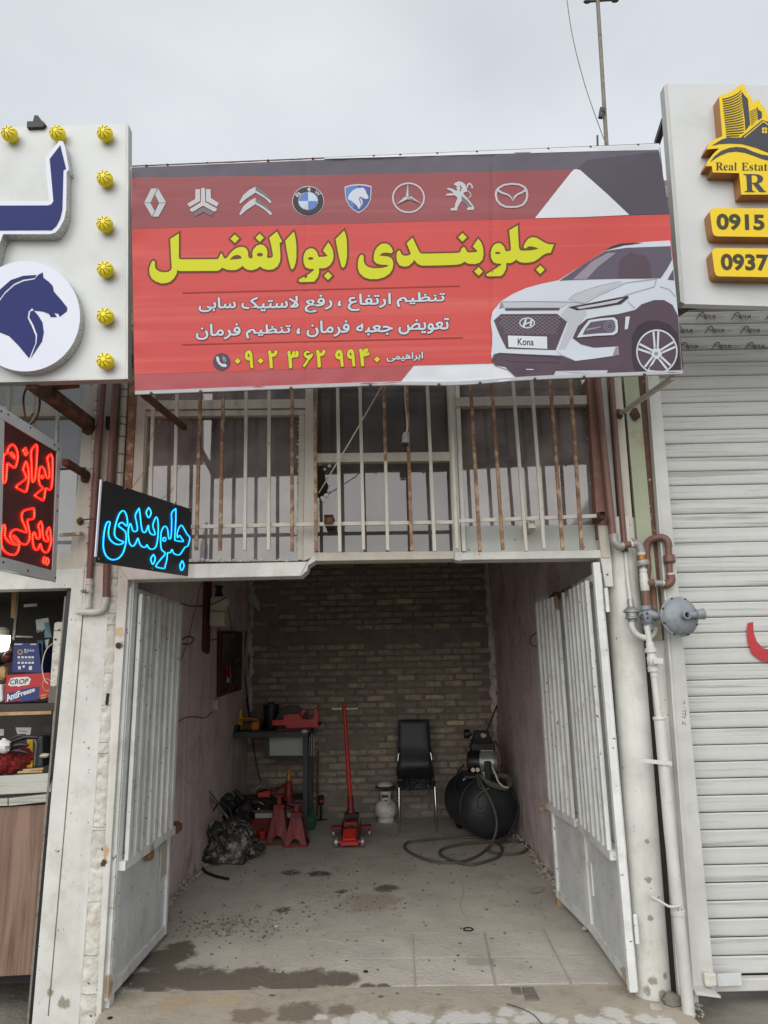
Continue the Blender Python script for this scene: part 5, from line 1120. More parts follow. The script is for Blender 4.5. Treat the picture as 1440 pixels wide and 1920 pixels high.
flat([C([(1368,555),(1330,480),(1270,445),(1200,445),(1110,475),(1065,515),(940,545),(820,560),(720,580),(660,630),(620,715),(680,760),(780,785),(945,775),(950,835),(800,858),(640,880),(540,840),(300,830),(100,820),(60,830),(45,870),(70,910),(140,920),(175,950),(220,994),(480,982),(520,950),(870,945),(862,974),(1000,972),(1398,955)])], fb_, 'car_lower_body', 'car_dark', BN, k4, GR)
flat([C([(110,545),(510,543),(580,600),(540,700),(500,800),(150,790),(100,690),(60,590)])], fb_, 'car_grille', 'car_dark', BN, k4, GR)
gm = []
for i in range(-12, 30):
    for sg in (1, -1):
        x0 = 100 + i * 34; ln = []
        for t_ in range(0, 9):
            y = 560 + t_ * 16; x = x0 + sg * t_ * 22
            if 560 + 0 <= y <= 690 and 95 + max(0, (y - 600)) * .35 < x < 545 - max(0, (y - 600)) * .3: ln.append((x, y))
            else:
                if len(ln) > 1: gm += ribbon(C(ln), .3, False)
                ln = []
        if len(ln) > 1: gm += ribbon(C(ln), .3, False)
flat(gm, fb_, 'car_grille_mesh', 'car_mid', BN, k5)
flat([C([(160,698),(438,705),(440,792),(165,780)])], fb_, 'number_plate', 'vinyl', BN, k5)
text('Kona', C([(230, 716), (344, 718), (344, 768), (230, 766)]), fb_, 'number_plate_text', 'car_black', BN, k5 + .0012, .01)
flat([(C(ell(297, 608, 56, 39, 24)), [C(ell(297, 608, 48, 31, 24))])] + [C([(262,635),(282,580),(296,582),(280,636)]), C([(314,634),(322,580),(336,590),(328,630)]), C([(280,612),(322,596),(324,606),(282,622)])], fb_, 'car_badge', 'car_white', BN, k5 + .0012)
flat([C([(140,504),(530,500),(524,516),(142,518)])], fb_, 'car_slot', 'car_dark', BN, k5)
flat([C([(590,495),(800,455),(1012,415),(1020,428),(965,472),(800,500),(650,518)])], fb_, 'car_headlight', 'car_black', BN, k5)
flat([C([(645,497),(800,470),(950,440),(985,432),(935,464),(800,488),(670,508)])], fb_, 'car_headlight_strip', 'car_shade', BN, k5 + .0012)
flat([C([(99,505),(110,458),(125,470),(130,495)])], fb_, 'car_headlight', 'car_mid', BN, k5)
fg = [(650,712),(680,660),(735,588),(830,574),(915,568),(938,588),(943,640),(940,675),(912,694),(780,700)]
fgi = [(690,694),(712,648),(748,602),(830,590),(900,584),(920,598),(926,640),(922,662),(900,678),(790,684)]
flat([C([(x + (x - 800) * .05, y + (y - 640) * .1) for x, y in fg])], fb_, 'car_fog_recess', 'car_black', BN, k5)
flat([(C(fg), [C(fgi)])], fb_, 'car_fog_frame', 'car_white', BN, k5 + .0012); flat([C(fgi)], fb_, 'car_fog_glass', 'car_glass', BN, k5 + .001)
flat([(C(ell(885, 632, 42, 38, 20)), [C(ell(885, 632, 37, 33, 20))]), (C(ell(885, 632, 24, 22, 16)), [C(ell(885, 632, 20, 18, 16))]), C([(715, 650), (820, 632), (820, 640), (720, 664)])], fb_, 'car_fog_lens', 'car_mid', BN, k5 + .0022)
flat([C([(996,564),(1027,562),(1012,650),(990,655)])], fb_, 'car_reflector', 'car_white', BN, k5)
flat([C([(505,802),(700,790),(945,775),(952,835),(800,858),(640,878),(580,850),(540,835)])], fb_, 'car_blade', 'car_white', BN, k5, GR)
flat([C([(905,838),(925,780),(945,776),(952,835)])], fb_, 'car_blade_shade', 'car_mid', BN, k5 + .0012)
flat([C([(500,950),(700,946),(870,944),(860,970),(700,978),(485,982)])], fb_, 'car_skid_plate', 'car_shade', BN, k5)
flat(ribbon(C([(100,825),(300,838),(520,850),(520,890),(240,884),(60,870)]), .4), fb_, 'car_line', 'car_black', BN, k5)
flat([C([(288,934),(345,936),(340,942),(292,941)])], fb_, 'car_plate_light', 'car_white', BN, k5)
flat(ribbon(C([(110,457),(330,455),(590,458),(700,468),(800,415),(1000,322),(1215,295)]), .45, False) + ribbon(C([(1217,295),(1200,350),(1080,385),(985,415)]), .45, False) + ribbon(C([(1010,455),(1065,505)]), .4, False) + ribbon(C([(590,440),(640,400),(800,345),(960,310)]), .3, False) + ribbon(C([(1240,350),(1310,370),(1350,420)]), .4, False), fb_, 'car_line', 'car_line', BN, k5)
flat([C([(600,470),(700,470),(720,540),(620,690),(560,800),(520,800),(590,610),(540,545)])], fb_, 'car_nose_shade', 'car_shade', BN, k4)
flat([C([(590,442),(650,400),(800,350),(980,315),(840,385),(720,440),(690,466)]), C([(110,460),(600,460),(540,500),(130,500)])], fb_, 'car_hood_shade', 'car_shade', BN, k4)
clipb = lambda poly: [(x, min(y, 962)) for x, y in poly]
flat([C(clipb([(1040,700),(1080,630),(1150,592),(1230,590),(1310,620),(1370,690),(1385,960),(1060,970),(1040,850)]))], fb_, 'car_tyre', 'car_black', BN, k4 + .0006, GR)
wr = clipb(ell(1219, 812, 147, 158, 44)); wi = clipb(ell(1219, 812, 137, 147, 44))
flat([C(wr)], fb_, 'car_wheel_rim', 'car_white', BN, k5); flat([C([(1219 + (x - 1219) * .93, min(812 + (y - 812) * .93, 961)) for x, y in wr])], fb_, 'car_wheel_well', 'car_dark', BN, k5 + .0012)
spk = []
for k in range(5):
    an = RAD(-93 + 72 * k)
    for sg in (-1, 1):
        a0 = an + sg * .30; a1 = an + sg * .13
        p0 = (1216 + 34 * math.cos(a0), 824 + 36 * math.sin(a0)); p1 = (1219 + 134 * math.cos(a1), 812 + 144 * math.sin(a1))
        if p1[1] > 955: s_ = (955 - p0[1]) / (p1[1] - p0[1]); p1 = (p0[0] + (p1[0] - p0[0]) * s_, 955)
        spk += ribbon(C([p0, p1]), 1.9, False)
flat(spk, fb_, 'car_wheel_spokes', 'car_white', BN, k5 + .0022)
flat([C(ell(1216, 824, 38, 40, 20))], fb_, 'car_wheel_hub', 'car_white', BN, k5 + .003)
flat([C(ell(1216 + 40 * math.cos(RAD(a)), 824 + 42 * math.sin(RAD(a)), 9, 10, 10)) for a in (-93, -21, 51, 123, 195)] + [C(ell(1214, 826, 14, 15, 12))], fb_, 'car_wheel_nuts', 'car_mid', BN, k5 + .004)
# --- hem, frame and fixings
hem = MB()
for s in range(60):
    a = bl(s / 60, 1); b_ = bl((s + 1) / 60, 1)
    ya = a.y + 5 * math.exp(-((a.x - 860) / 90) ** 2); yb_ = b_.y + 5 * math.exp(-((b_.x - 860) / 90) ** 2)
    hem.prism([PBN(a.x, ya - 5, .012), PBN(b_.x, yb_ - 5, .012), PBN(b_.x, yb_ + 1.4, .006), PBN(a.x, ya + 1.4, .006)], -PBN.n * .014)
hem.build('bottom_hem', 'vinyl', BN)
hem = MB()
for s in range(22, 60):
    a = bl(s / 60, 0); b_ = bl((s + 1) / 60, 0); h0 = (s - 22) / 38 * 9
    hem.prism([PBN(a.x, a.y - 2, .006), PBN(b_.x, b_.y - 2, .006), PBN(b_.x, b_.y + h0 + .3, .009), PBN(a.x, a.y + h0, .009)], -PBN.n * .012)
hem.build('top_hem', 'vinyl', BN)
fm = MB()
ins = lambda p, dx, dy: PBN(p[0] + dx, p[1] + dy, -.02)
fm.beam(ins(cor[0], 4, 6), ins(cor[1], -4, 6), .03, .03, (0, 1, 0)); fm.beam(ins(cor[3], 4, -4), ins(cor[2], -4, -4), .03, .03, (0, 1, 0)); fm.beam(ins(cor[0], 6, 8), ins(cor[3], 6, -6), .03, .03, (0, 1, 0)); fm.beam(ins(cor[1], -6, 8), ins(cor[2], -6, -6), .03, .03, (0, 1, 0))
fm.beam(ins((573, 300), 0, 0), ins((580, 722), 0, 0), .03, .03, (0, 1, 0)); fm.beam(ins((920, 286), 0, 0), ins((935, 708), 0, 0), .03, .03, (0, 1, 0))
fm.build('steel_frame', 'rust2', BN)
for i, s in enumerate([.03, .07, .145, .26, .345, .46, .51, .58, .655, .79, .87, .96]):
    a = bl(s, 0); MB().ball(PBN(a.x, a.y - 1, .004), .007, (1, 1, .9), 8, 5).build('top_screw', 'frame', BN)
for s in (.03, .12, .285, .43, .555, .63, .73, .82, .93):
    a = bl(s, 1); MB().lathe(PBN(a.x, a.y + 1 + 5 * math.exp(-((a.x - 860) / 90) ** 2), .008), PBN.n, [(.008, 0), (.008, .004), (.003, .007)], 10).build('bottom_screw', 'frame', BN)
BK('banner_brace', 'dark rusty brace under the lower left corner of the red banner', P(268, 738, -.70), P(346, 802, -.06), .03, .03)
o = BK('banner_brace', 'pale rusty brace under the lower right corner of the red banner', P(1262, 708, -.70), P(1163, 776, .0), .024, .024, 'beige')
for x, y, s in [(1160, 776, .026), (1191, 776, .03)]: MB().ball(P(x, y, -.01), s, (1, .35, 1.2), 10, 6, .4).build('weld_scorch', 'rust2', B)
for (a, m_, b_, lb) in [((716, 722), None, (598, 924), 'pale cord slanting across the middle window')]:
    o = MB().tube([P(717, 722, -.5), P(655, 830, -.3), P(598, 924, -.02)], .0035, 6).build('cord', 'wire', None); tag(o, lb, 'cord')
t = thing('lamp_holder', 'grey lamp holder dangling on a pale cable in front of the middle window', 'lamp holder', tuple(P(760, 836, -.3)))
MB().tube(smooth_path([P(759, 715, -.45), P(759, 740, -.4), P(761, 770, -.32), P(764, 795, -.3), P(762, 813, -.3)], 5), .004, 6).build('cable', 'wire', t)
MB().lathe(P(761, 811, -.3), (-.05, 0, -1), [(.012, 0), (.018, .008), (.02, .02), (.0215, .058), (.0215, .062)], 16).build('socket', 'reg', t)
MB().lathe(P(760.3, 835, -.3), (-.05, 0, -1), [(.019, 0), (.018, .003)], 16).build('socket_mouth', 'blacks', t)
o = MB().tube(smooth_path([P(338, 722, -.6), P(286, 815, -.25), P(270, 880, -.2), P(240, 925, -.12)], 6), .002, 5).build('thin_wire', 'rust', None); tag(o, 'thin twisted wire hanging from the lower left corner of the red banner', 'wire')

# ================================================================ the shuttered shop on the right
RSH = thing('shuttered_shop', 'closed shop front with white roller shutter at the right edge', 'building', (2.2, .1, 0))
plate([(1210, 640), (1230, 640), (1342, 1866), (1304, 1868), (1256, 1200)], -.03, .1, 'shutter_guide', 'guide', RSH, .004)
plate([(1210, 640), (1213, 640), (1308, 1868), (1301, 1868), (1252, 1200)], -.045, .05, 'guide_flange', 'guide', RSH, .002)
sh_ = thing('roller', '', '', (0, 0, 0)); bpy.data.objects.remove(sh_)
shut = MB().box((P(1215, 640, .1).x, .14, -.02), (3.6, .17, 3.9)).build('roller_shutter', 'shelf', RSH)
z1 = P(1330, 733, .06).z; z0 = P(1330, 997, .06).z; pit = (z1 - z0) / 10.04
zb = P(1390, 1832, .06).z
sl = MB(); x0s = 1.46; prof = [(-.002, 0), (.0, pit * .015), (.0055, pit * .045), (.0075, pit * .12), (.0085, pit * .5), (.0075, pit * .84), (.0085, pit * .88), (.0085, pit * .93), (.0, pit * .965)]
for k_, x in enumerate((0, 2.0)):
    for d, z in prof: sl.v.append(Vector((x, -d, z)))
n_ = len(prof)
for i in range(n_ - 1): sl.f.append((i, i + n_, i + 1 + n_, i + 1))
sme = sl.mesh('slat'); sme.materials.append(W['slat'])
for p in sme.polygons: p.use_smooth = True
z = zb; k = 0
lineX = lambda z: P(1228 + (1342 - 1228) * 0, 700, .06).x
while z < 3.75:
    o = bpy.data.objects.new('slat', sme); COL.objects.link(o); o.parent = shut
    o.location = (x0s, .1 + rnd.uniform(-.0012, .0012), z); o.rotation_euler = (0, rnd.uniform(-.0008, .0008), 0)
    z += pit; k += 1
q = P(1390, 1858, .06).z
MB().box((x0s, .05, q), (3.5, .095, zb - .004)).build('bottom_bar', 'guide', RSH, .006)
plate([(1344, 1826), (1390, 1824), (1392, 1848), (1346, 1850)], .02, .006, 'grey_patch', 'gatelow', RSH, .002)
plate([(1320, 1825), (1345, 1826), (1346, 1850), (1324, 1852)], -.06, .04, 'guide_foot', 'plaster', RSH, .01)
plate([(1302, 1858), (1352, 1868), (1352, 1872), (1305, 1866)], -.12, .1, 'sill_flap', 'guide', RSH, .002)
fsh = lambda x, y, o: P(x, y, .084 - o)
for (yy, xs) in ((572, (1292, 1362, 1430)), (591, (1305, 1371, 1436)), (617, (1262, 1321, 1388)), (647, (1272, 1334, 1397, 1460))):
    for x in xs:
        if yy == 572: continue
        flat(ribbon([(x, yy + 8), (x + 10, yy - 5), (x + 14, yy - 5), (x + 20, yy + 7)], .9, False) + ribbon([(x + 4, yy - 3), (x + 16, yy + 4)], .6, False), fsh, 'stamped_mark', 'black_stamp', RSH, .001)
        text('LPA', [(x + 15, yy - 1), (x + 30, yy - 1), (x + 30, yy + 6), (x + 15, yy + 6)], fsh, 'stamped_word', 'black_stamp', RSH, .001, .02)
        text('M', [(x + 31, yy - 1), (x + 37, yy - 1), (x + 37, yy + 6), (x + 31, yy + 6)], fsh, 'stamped_word', 'red_stamp', RSH, .001, .02)
        flat([[(x + 39, yy + 3), (x + 54, yy + 3), (x + 54, yy + 4), (x + 39, yy + 4)]], fsh, 'stamped_line', 'red_stamp', RSH, .001)
for x in (1300, 1370, 1438):
    text('LPAM', [(x + 15, 579), (x + 35, 579), (x + 35, 573), (x + 15, 573)], fsh, 'stamped_word', 'black_stamp', RSH, .001, .02)
flat([[(1402, 1168), (1412, 1166), (1413, 1185), (1419, 1203), (1431, 1215), (1450, 1220), (1475, 1218), (1510, 1200), (1512, 1216), (1480, 1238), (1450, 1243), (1428, 1239), (1410, 1226), (1402, 1204), (1400, 1185)]], fsh, 'red_lettering', 'redpaint', RSH, .004, 12)
fgd = lambda x, y, o: P(x, y, -.03 - o)
ink = []
for ln in ([(1283, 1313), (1284, 1318), (1280, 1320)], [(1283, 1326), (1284, 1328)], [(1279, 1334), (1286, 1332), (1285, 1340), (1279, 1338)], [(1278, 1343), (1284, 1346), (1286, 1340)], [(1281, 1352), (1279, 1358), (1284, 1355), (1286, 1360)]): ink += ribbon(ln, .5, False)
flat(ink, fgd, 'marker_scribble', 'ink', RSH, .001)
MB().prism([P(x, y, .12) for x, y in [(1195, 600), (1700, 590), (1700, 330), (1195, 340)]], (0, .3, 0)).build('upper_wall', 'render', RSH)

# ================================================================ gas pipework on the right
GP = thing('gas_pipework', 'gas pipes with blue-grey regulators climbing between the white pillar and the shutter', 'gas pipe', tuple(P(1291, 1900, -.12)))
Yp = -.08
def tb(pts, r, nm, m, par=GP, n=14, sm=1, Y=Yp):
    pp = [P(x, y, Y if len(q) < 1 else q[0]) for x, y, *q in pts]
    if sm > 1: pp = smooth_path(pp, sm)
    return MB().tube(pp, r, n).build(nm, m, par)
tb([(1119, 700, -.05), (1133, 850, -.05), (1149, 1005, -.06)], .021, 'brown_pipe', 'pipe')
tb([(1145, 700, -.02), (1157, 860, -.02), (1169, 1000, -.02), (1172, 1035, -.02)], .017, 'brown_pipe', 'pipe')
tb([(1172, 1030, -.02), (1176, 1080, -.02), (1182, 1128, -.04)], .012, 'white_pipe', 'pipew')
tb([(1151, 1004, -.07), (1152, 1015, Yp), (1160, 1024, Yp), (1168, 1024, Yp)], .024, 'elbow', 'pipeg', sm=4)
tb([(1149, 1003, -.065), (1151, 1010, -.07)], .022, 'collar', 'pipew')
tb([(1166, 1023), (1186, 1020)], .018, 'nipple', 'pipe'); tb([(1165, 1024), (1169, 1023.6)], .021, 'thread_tape', 'pipew'); tb([(1182, 1021), (1186, 1020.5)], .021, 'thread_tape', 'pipew')
tb([(1186, 1020), (1196, 1021), (1201, 1030), (1202, 1036)], .024, 'elbow', 'pipeg', sm=4)
def union(a, b, rings, nm, m): 
    A_ = P(*a, Yp); B_ = P(*b, Yp); d = B_ - A_; Ln = d.length
    return MB().lathe(A_, d, [(r, t * Ln) for r, t in rings], 18).build(nm, m, GP)
union((1202, 1034), (1203, 1041), [(.022, 0), (.023, .4), (.021, 1)], 'thread_tape', 'pipew')
union((1203, 1041), (1204, 1051), [(.018, 0), (.02, .3), (.018, .5), (.02, .8), (.018, 1)], 'brass_union', 'brass')
union((1204, 1051), (1206, 1061), [(.034, 0), (.036, .1), (.036, .9), (.034, 1)], 'union_nut', 'pipeg')
union((1206, 1061), (1206, 1068), [(.016, 0), (.016, 1)], 'nipple', 'pipeg')
union((1206, 1067), (1207, 1083), [(.02, 0), (.021, .1), (.019, .4), (.019, .55), (.022, .65), (.021, 1)], 'collar', 'pipew')
union((1207, 1082), (1210, 1108), [(.021, 0), (.024, .2), (.024, .9), (.022, 1)], 'tee', 'pipew')
union((1210, 1106), (1211, 1136), [(.020, 0), (.020, 1)], 'brown_pipe', 'pipe')
tb([(1209, 1097, -.06), (1214, 1070, -.02), (1212, 1032, -.02), (1216, 1016, -.03), (1228, 1009, -.05), (1242, 1008, -.06), (1251, 1014, -.07), (1254, 1026, -.07)], .021, 'loop_pipe', 'pipe', sm=4)
tb([(1223, 1090, -.0), (1226, 1140, -.0), (1227, 1160, .0)], .019, 'brown_pipe', 'redox')
tb([(1253, 1024, -.07), (1256, 1082, -.07)], .018, 'brown_pipe', 'pipe')
A_ = P(1254, 1040, -.07); MB().lathe(A_, P(1256, 1056, -.07) - A_, [(.024, 0), (.031, .004), (.031, .025), (.033, .03), (.033, .04), (.024, .05)], 14).build('union_nut', 'pipe', GP)
A_ = P(1257, 1075, -.07); MB().lathe(A_, (0, 0, -1), [(.021, 0), (.0225, .003), (.021, .006), (.0225, .009), (.02, .012)], 14).build('thread_cord', 'cream', GP)
tb([(1257, 1078, -.07), (1258, 1090, -.07), (1250, 1096, -.07), (1244, 1095, -.07)], .0235, 'elbow', 'pipe', sm=4)
tb([(1245, 1094, -.07), (1224, 1093, -.075)], .017, 'nipple', 'pipeg'); tb([(1245, 1095, -.07), (1242, 1095, -.07)], .02, 'thread_tape', 'pipew'); tb([(1228, 1094, -.07), (1225, 1094, -.07)], .02, 'thread_tape', 'pipew')
tb([(1225, 1093, -.075), (1210, 1094, -.08)], .023, 'tee_branch', 'pipe')
# regulator body
Rg = MB(); A_ = P(1210, 1136, Yp)
Rg.lathe(A_, (.03, 0, -1), [(.026, 0), (.03, .004), (.03, .022), (.022, .024), (.024, .03), (.034, .04), (.036, .07), (.034, .09), (.024, .1), (.028, .104), (.028, .13), (.018, .134)], 18)
Rg.build('regulator_body', 'reg', GP)
for x, y in [(1203, 1153), (1213, 1150), (1214, 1158), (1205, 1160)]: MB().lathe(P(x, y, -.118), (0, -1, 0), [(.006, 0), (.006, .006), (.003, .008)], 8).build('bolt', 'frame', GP)
Dc = P(1279, 1155, -.2); Dn = Vector((.16, -1, .04)).normalized()
big = MB().lathe(Dc - Dn * .035, Dn, [(.045, -.03), (.078, -.02), (.098, -.004), (.107, 0), (.1075, .010), (.105, .0115), (.099, .012), (.096, .02), (.087, .032), (.067, .044), (.04, .052), (.03, .054), (.001, .055)], 40).build('large_regulator', 'reg', GP)
for k in range(8):
    an = k * math.pi / 4 + .35; X = Dn.orthogonal().normalized(); Yv = Dn.cross(X)
    MB().lathe(Dc - Dn * .035 + (X * math.cos(an) + Yv * math.sin(an)) * .101 + Dn * .01, Dn, [(.0058, 0), (.0058, .008), (.004, .01)], 6).build('bolt', 'frame', big)
for k in (2.2, 3.0, 4.2, 5.0):
    dv = Vector((math.cos(k), 0, math.sin(k))); dv = (dv - Dn * dv.dot(Dn)).normalized()
    MB().beam(Dc - Dn * .035 + Dn * .052 + dv * .022, Dc - Dn * .035 + Dn * .042 + dv * .062, .004, .006, Dn).build('rib', 'reg', big)
bo = MB().lathe(Dc - Dn * .035 + Dn * .045, Dn, [(.024, 0), (.022, .02), (.0225, .04), (.015, .041), (.014, .03), (.013, .02)], 18).build('vent_boss', 'reg', big)
MB().lathe(Dc - Dn * .035 + Dn * .067, Dn, [(.0135, 0), (.0135, .0012)], 14).build('vent_hole', 'blacks', bo)
MB().tube([Dc + Dn * .03 + Vector((.01, 0, 0)), Dc + Dn * .024 + Vector((.1, .01, .006))], [.017, .02], 14).build('outlet_neck', 'reg', big)
MB().lathe(Dc + Dn * .022 + Vector((.062, 0, .004)), (1, .05, .06), [(.026, 0), (.027, .004), (.027, .032), (.029, .034), (.029, .042), (.02, .043)], 16).build('outlet_nut', 'reg', big)
MB().tube([P(1216, 1152, -.09), P(1238, 1156, -.12), P(1252, 1158, -.2)], [.03, .018, .03], 14).build('regulator_neck', 'reg', GP)
sm_ = P(1184, 1149, -.1)
MB().lathe(sm_ + Vector((0, 0, -.035)), (0, 0, 1), [(.022, -.012), (.024, 0), (.038, .004), (.038, .01), (.032, .014), (.032, .034), (.043, .038), (.043, .046), (.036, .054), (.018, .068), (.0165, .1), (.014, .104), (.014, .11)], 20).build('small_regulator', 'alu', GP)
MB().tube([sm_ + Vector((.03, 0, -.01)), P(1206, 1154, -.085)], .014, 10).build('connector', 'reg', GP)
tb([(1184, 1164, -.1), (1185, 1176, -.1), (1192, 1188, -.1), (1202, 1194, -.1), (1214, 1196, -.1), (1224, 1190, -.06), (1228, 1178, -.04)], .0165, 'u_bend', 'pipew', sm=5)
tb([(1213, 1174, -.11), (1219, 1214, -.115)], .0165, 'white_pipe', 'pipew')
A_ = P(1218, 1204, -.115); Bv = P(1226, 1262, -.12); dv = (Bv - A_); 
MB().lathe(A_, dv, [(.02, 0), (.022, .01), (.022, .03), (.031, .034), (.031, .055), (.022, .058), (.023, .075), (.027, .08), (.027, .12), (.023, .125), (.029, .13), (.029, .155), (.02, .157), (.02, .18)], 14).build('valve_body', 'pipew', GP)
c_ = P(1227, 1241, -.15)
vl = MB().lathe(c_ + Vector((0, .01, 0)), (0, -1, 0), [(.024, 0), (.026, .01), (.018, .016), (.012, .024), (.012, .032)], 14).build('valve_stem', 'pipew', GP)
MB().beam(c_ + Vector((-.012, -.02, .004)), c_ + Vector((.04, -.02, .002)), .006, .03, (0, 0, 1)).build('valve_lever', 'pipew', vl, .003)
tb([(1225, 1258, -.12), (1236, 1348, -.12)], .0165, 'white_pipe', 'pipew')
A_ = P(1236, 1344, -.12); MB().lathe(A_, P(1237, 1352, -.12) - A_, [(.031, 0), (.033, .004), (.033, .012), (.03, .016)], 16).build('flange', 'pipew', GP)
tb([(1237, 1350, -.12), (1256, 1560, -.125), (1274, 1730, -.13), (1292, 1904, -.14)], .029, 'sleeve_pipe', 'pipew', n=18)
MB().beam(P(1188, 1424, -.14), P(1260, 1432, -.16), .004, .02, (0, 0, 1)).build('pipe_clamp', 'pipew', GP)
MB().tube(smooth_path([P(1221, 1682, -.12), P(1238, 1690, -.13), P(1256, 1700, -.16), P(1276, 1698, -.17)], 4), .006, 8).build('pipe_clamp', 'pipew', GP)
A_ = P(1271, 1705, -.13); MB().lathe(A_, P(1272, 1716, -.13) - A_, [(.031, 0), (.033, .001), (.033, .024), (.031, .025)], 16).build('clamp_band', 'pipew', GP)
MB().beam(P(1217, 1684, -.1), P(1232, 1686, -.1), .01, .03).build('clamp_plate', 'pipew', GP)

# ================================================================ folding metal gates
def gate(name, label, pts, zt, zs, zb, side, ns, mats, tops=None):
    """pts: floor points along the leaf from hinge to free edge; side: direction the face looks"""
    t = thing(name, label, 'gate', (pts[0][0], pts[0][1], 0))
    V = [Vector((x, y, 0)) for x, y in pts]
    for i in range(len(V) - 1):
        a, b = V[i], V[i + 1]; d = (b - a).normalized(); Ln = (b - a).length; nrm = Vector((side * abs(d.y), -side * d.x * (1 if d.y > 0 else -1), 0)).normalized()
        if nrm.x * side < 0: nrm = -nrm
        def bx(s0, s1, z0, z1, n0, n1, nm, m, par=t, bev=.002):
            mt = Matrix(((d.x, nrm.x, 0, a.x), (d.y, nrm.y, 0, a.y), (0, 0, 1, 0), (0, 0, 0, 1)))
            return MB().box((s0, n0, z0), (s1, n1, z1), mt).build(nm, m, par, bev)
        bx(.03, Ln - .03, zb + .05, zs - .01, -.004, .004, 'lower_sheet', mats[1])
        bx(.03, Ln - .03, zs, zt - .03, -.03, -.024, 'upper_sheet', mats[1])
        bx(0, .035, zb, zt, -.02, .02, 'frame_post', mats[0]); bx(Ln - .035, Ln, zb, zt, -.02, .02, 'frame_post', mats[0])
        bx(.035, Ln - .035, zb, zb + .055, -.018, .018, 'bottom_rail', mats[0]); bx(.0355, Ln - .0355, zt - .04, zt - .001, -.018, .026, 'top_rail', mats[0])
        bx(.036, Ln - .036, zs - .03, zs + .015, -.018, .058, 'middle_rail', mats[0])
        n_ = ns[i]; w = (Ln - .09) / n_
        for k in range(n_):
            s0 = .045 + k * w + w * .28; s1 = .045 + (k + 1) * w - w * .28
            bx(s0, s1, zs + .012, zt - .03, .034, .056 + rnd.uniform(-.002, .003), 'slat', mats[0] if rnd.random() > .0 else 'rust', bev=.004)
        if i == 0: t['_n'] = 1; del t['_n']
    return t
GL = gate('gate_leaf', 'left white metal gate with slatted upper half standing open', [(-1.462, .02), (-1.455, .98)], 2.13, .665, .04, 1, [8], ('gate', 'gatelow'))
GRt = gate('gate_leaf', 'right white metal folding gate with rusty top rail standing open', [(1.205, .0), (1.232, .83), (1.185, 1.52)], 2.15, .67, .045, -1, [7, 6], ('gate', 'gatelow'))
MB().box((1.175, -.02, .045), (1.215, .02, 2.21)).build('hinge_post', 'gate', GRt, .003)
# latch lugs, hinges, rust
def hinge(p, par): MB().lathe(Vector(p), (0, 0, 1), [(.004, -.004), (.0115, 0), (.0115, .04), (.0095, .041), (.0095, .043), (.0115, .044), (.0115, .084), (.0095, .085), (.0095, .087), (.0115, .088), (.0115, .128), (.006, .134)], 12).build('hinge', 'gate', par)
hinge((1.232, -.03, 1.93), GRt); hinge((1.232, -.03, .27), GRt)
MB().tube(smooth_path([(-1.42, 1.0, 1.88), (-1.38, 1.02, 1.90), (-1.35, 1.03, 1.88), (-1.37, 1.02, 1.85), (-1.42, 1.0, 1.85)], 4), .006, 8).build('latch_hook', 'rust2', GL)
MB().prism([(-1.445, .985, .70), (-1.445, .985, .63), (-1.40, 1.0, .62), (-1.375, 1.01, .64), (-1.375, 1.01, .68), (-1.40, 1.0, .70)], (0, .006, 0)).build('latch_plate', 'rust2', GL)
MB().box((-1.449, .80, .40), (-1.44, .92, .60)).build('patch_plate', 'beige', GL)
MB().box((-1.44, .48, .58), (-1.41, .56, .63)).build('lock_plate', 'rust', GL)
MB().tube(smooth_path([(1.16, 1.52, 1.9), (1.12, 1.53, 1.88), (1.10, 1.53, 1.84), (1.12, 1.53, 1.80), (1.16, 1.52, 1.80)], 4), .005, 8).build('latch_hook', 'rust2', GRt)
MB().tube(smooth_path([(1.17, 1.53, .66), (1.12, 1.56, .65), (1.10, 1.57, .63), (1.12, 1.56, .615), (1.16, 1.53, .62)], 4), .005, 8).build('latch_hook', 'rust', GRt)
MB().box((1.217, .71, .28), (1.226, .76, .46)).build('patch_plate', 'gate', GRt)
mb = MB()
for i in range(40):
    y = .35 + rnd.random() * 1.1; mb.ball((1.20 if y < .83 else 1.19, y, 2.13 + rnd.uniform(-.03, .012)), rnd.uniform(.008, .024), (.7, 1.2, 1), 6, 4, .5)
mb.build('rust_crust', 'rust2', GRt, kind='stuff')
mb = MB()
for i in range(10): mb.ball((1.165, 1.5 + rnd.uniform(-.04, .02), .66 + rnd.uniform(-.02, .05)), rnd.uniform(.008, .018), (.7, 1.2, 1), 6, 4, .5)
mb.build('rust_crust', 'rust2', GRt, kind='stuff')
# things against the sky
t = thing('antenna_mast', 'tall thin weathered pole with crossbar rising behind the banner', 'antenna', tuple(P(1138, 290, 1.6)))
MB().tube([P(1139, 300, 1.6), P(1128, 120, 1.6), P(1118, -40, 1.6)], .019, 10).build('pole', 'galv', t)
MB().beam(P(1098, 2, 1.6), P(1156, -2, 1.6), .025, .02).build('crossbar', 'galv', t)
for x, y in [(1101, 1), (1153, -1)]: MB().ball(P(x, y + 2, 1.6), .03, (1.3, .7, .6), 8, 6).build('end_clamp', 'frame', t)
MB().beam(P(1126, 221, 1.57), P(1129, 203, 1.57), .03, .04).build('clamp', 'frame', t); MB().beam(P(1129, 206, 1.56), P(1135, 208, 1.56), .02, .03).build('clamp', 'frame', t)
o = MB().tube(smooth_path([P(1058, -40, 1.6), P(1072, 60, 1.58), P(1094, 150, 1.57), P(1118, 222, 1.57), P(1138, 275, 1.58)], 6), .0045, 6).build('stay_wire', 'galv', None); tag(o, 'thin stay wire curving down to the antenna pole', 'wire')
o = MB().beam(P(1121, 290, .6), P(1120, 254, .6), .012, .012).build('rooftop_stub', 'frame', None); tag(o, 'short dark stub behind the banner beside the antenna pole', 'stub')

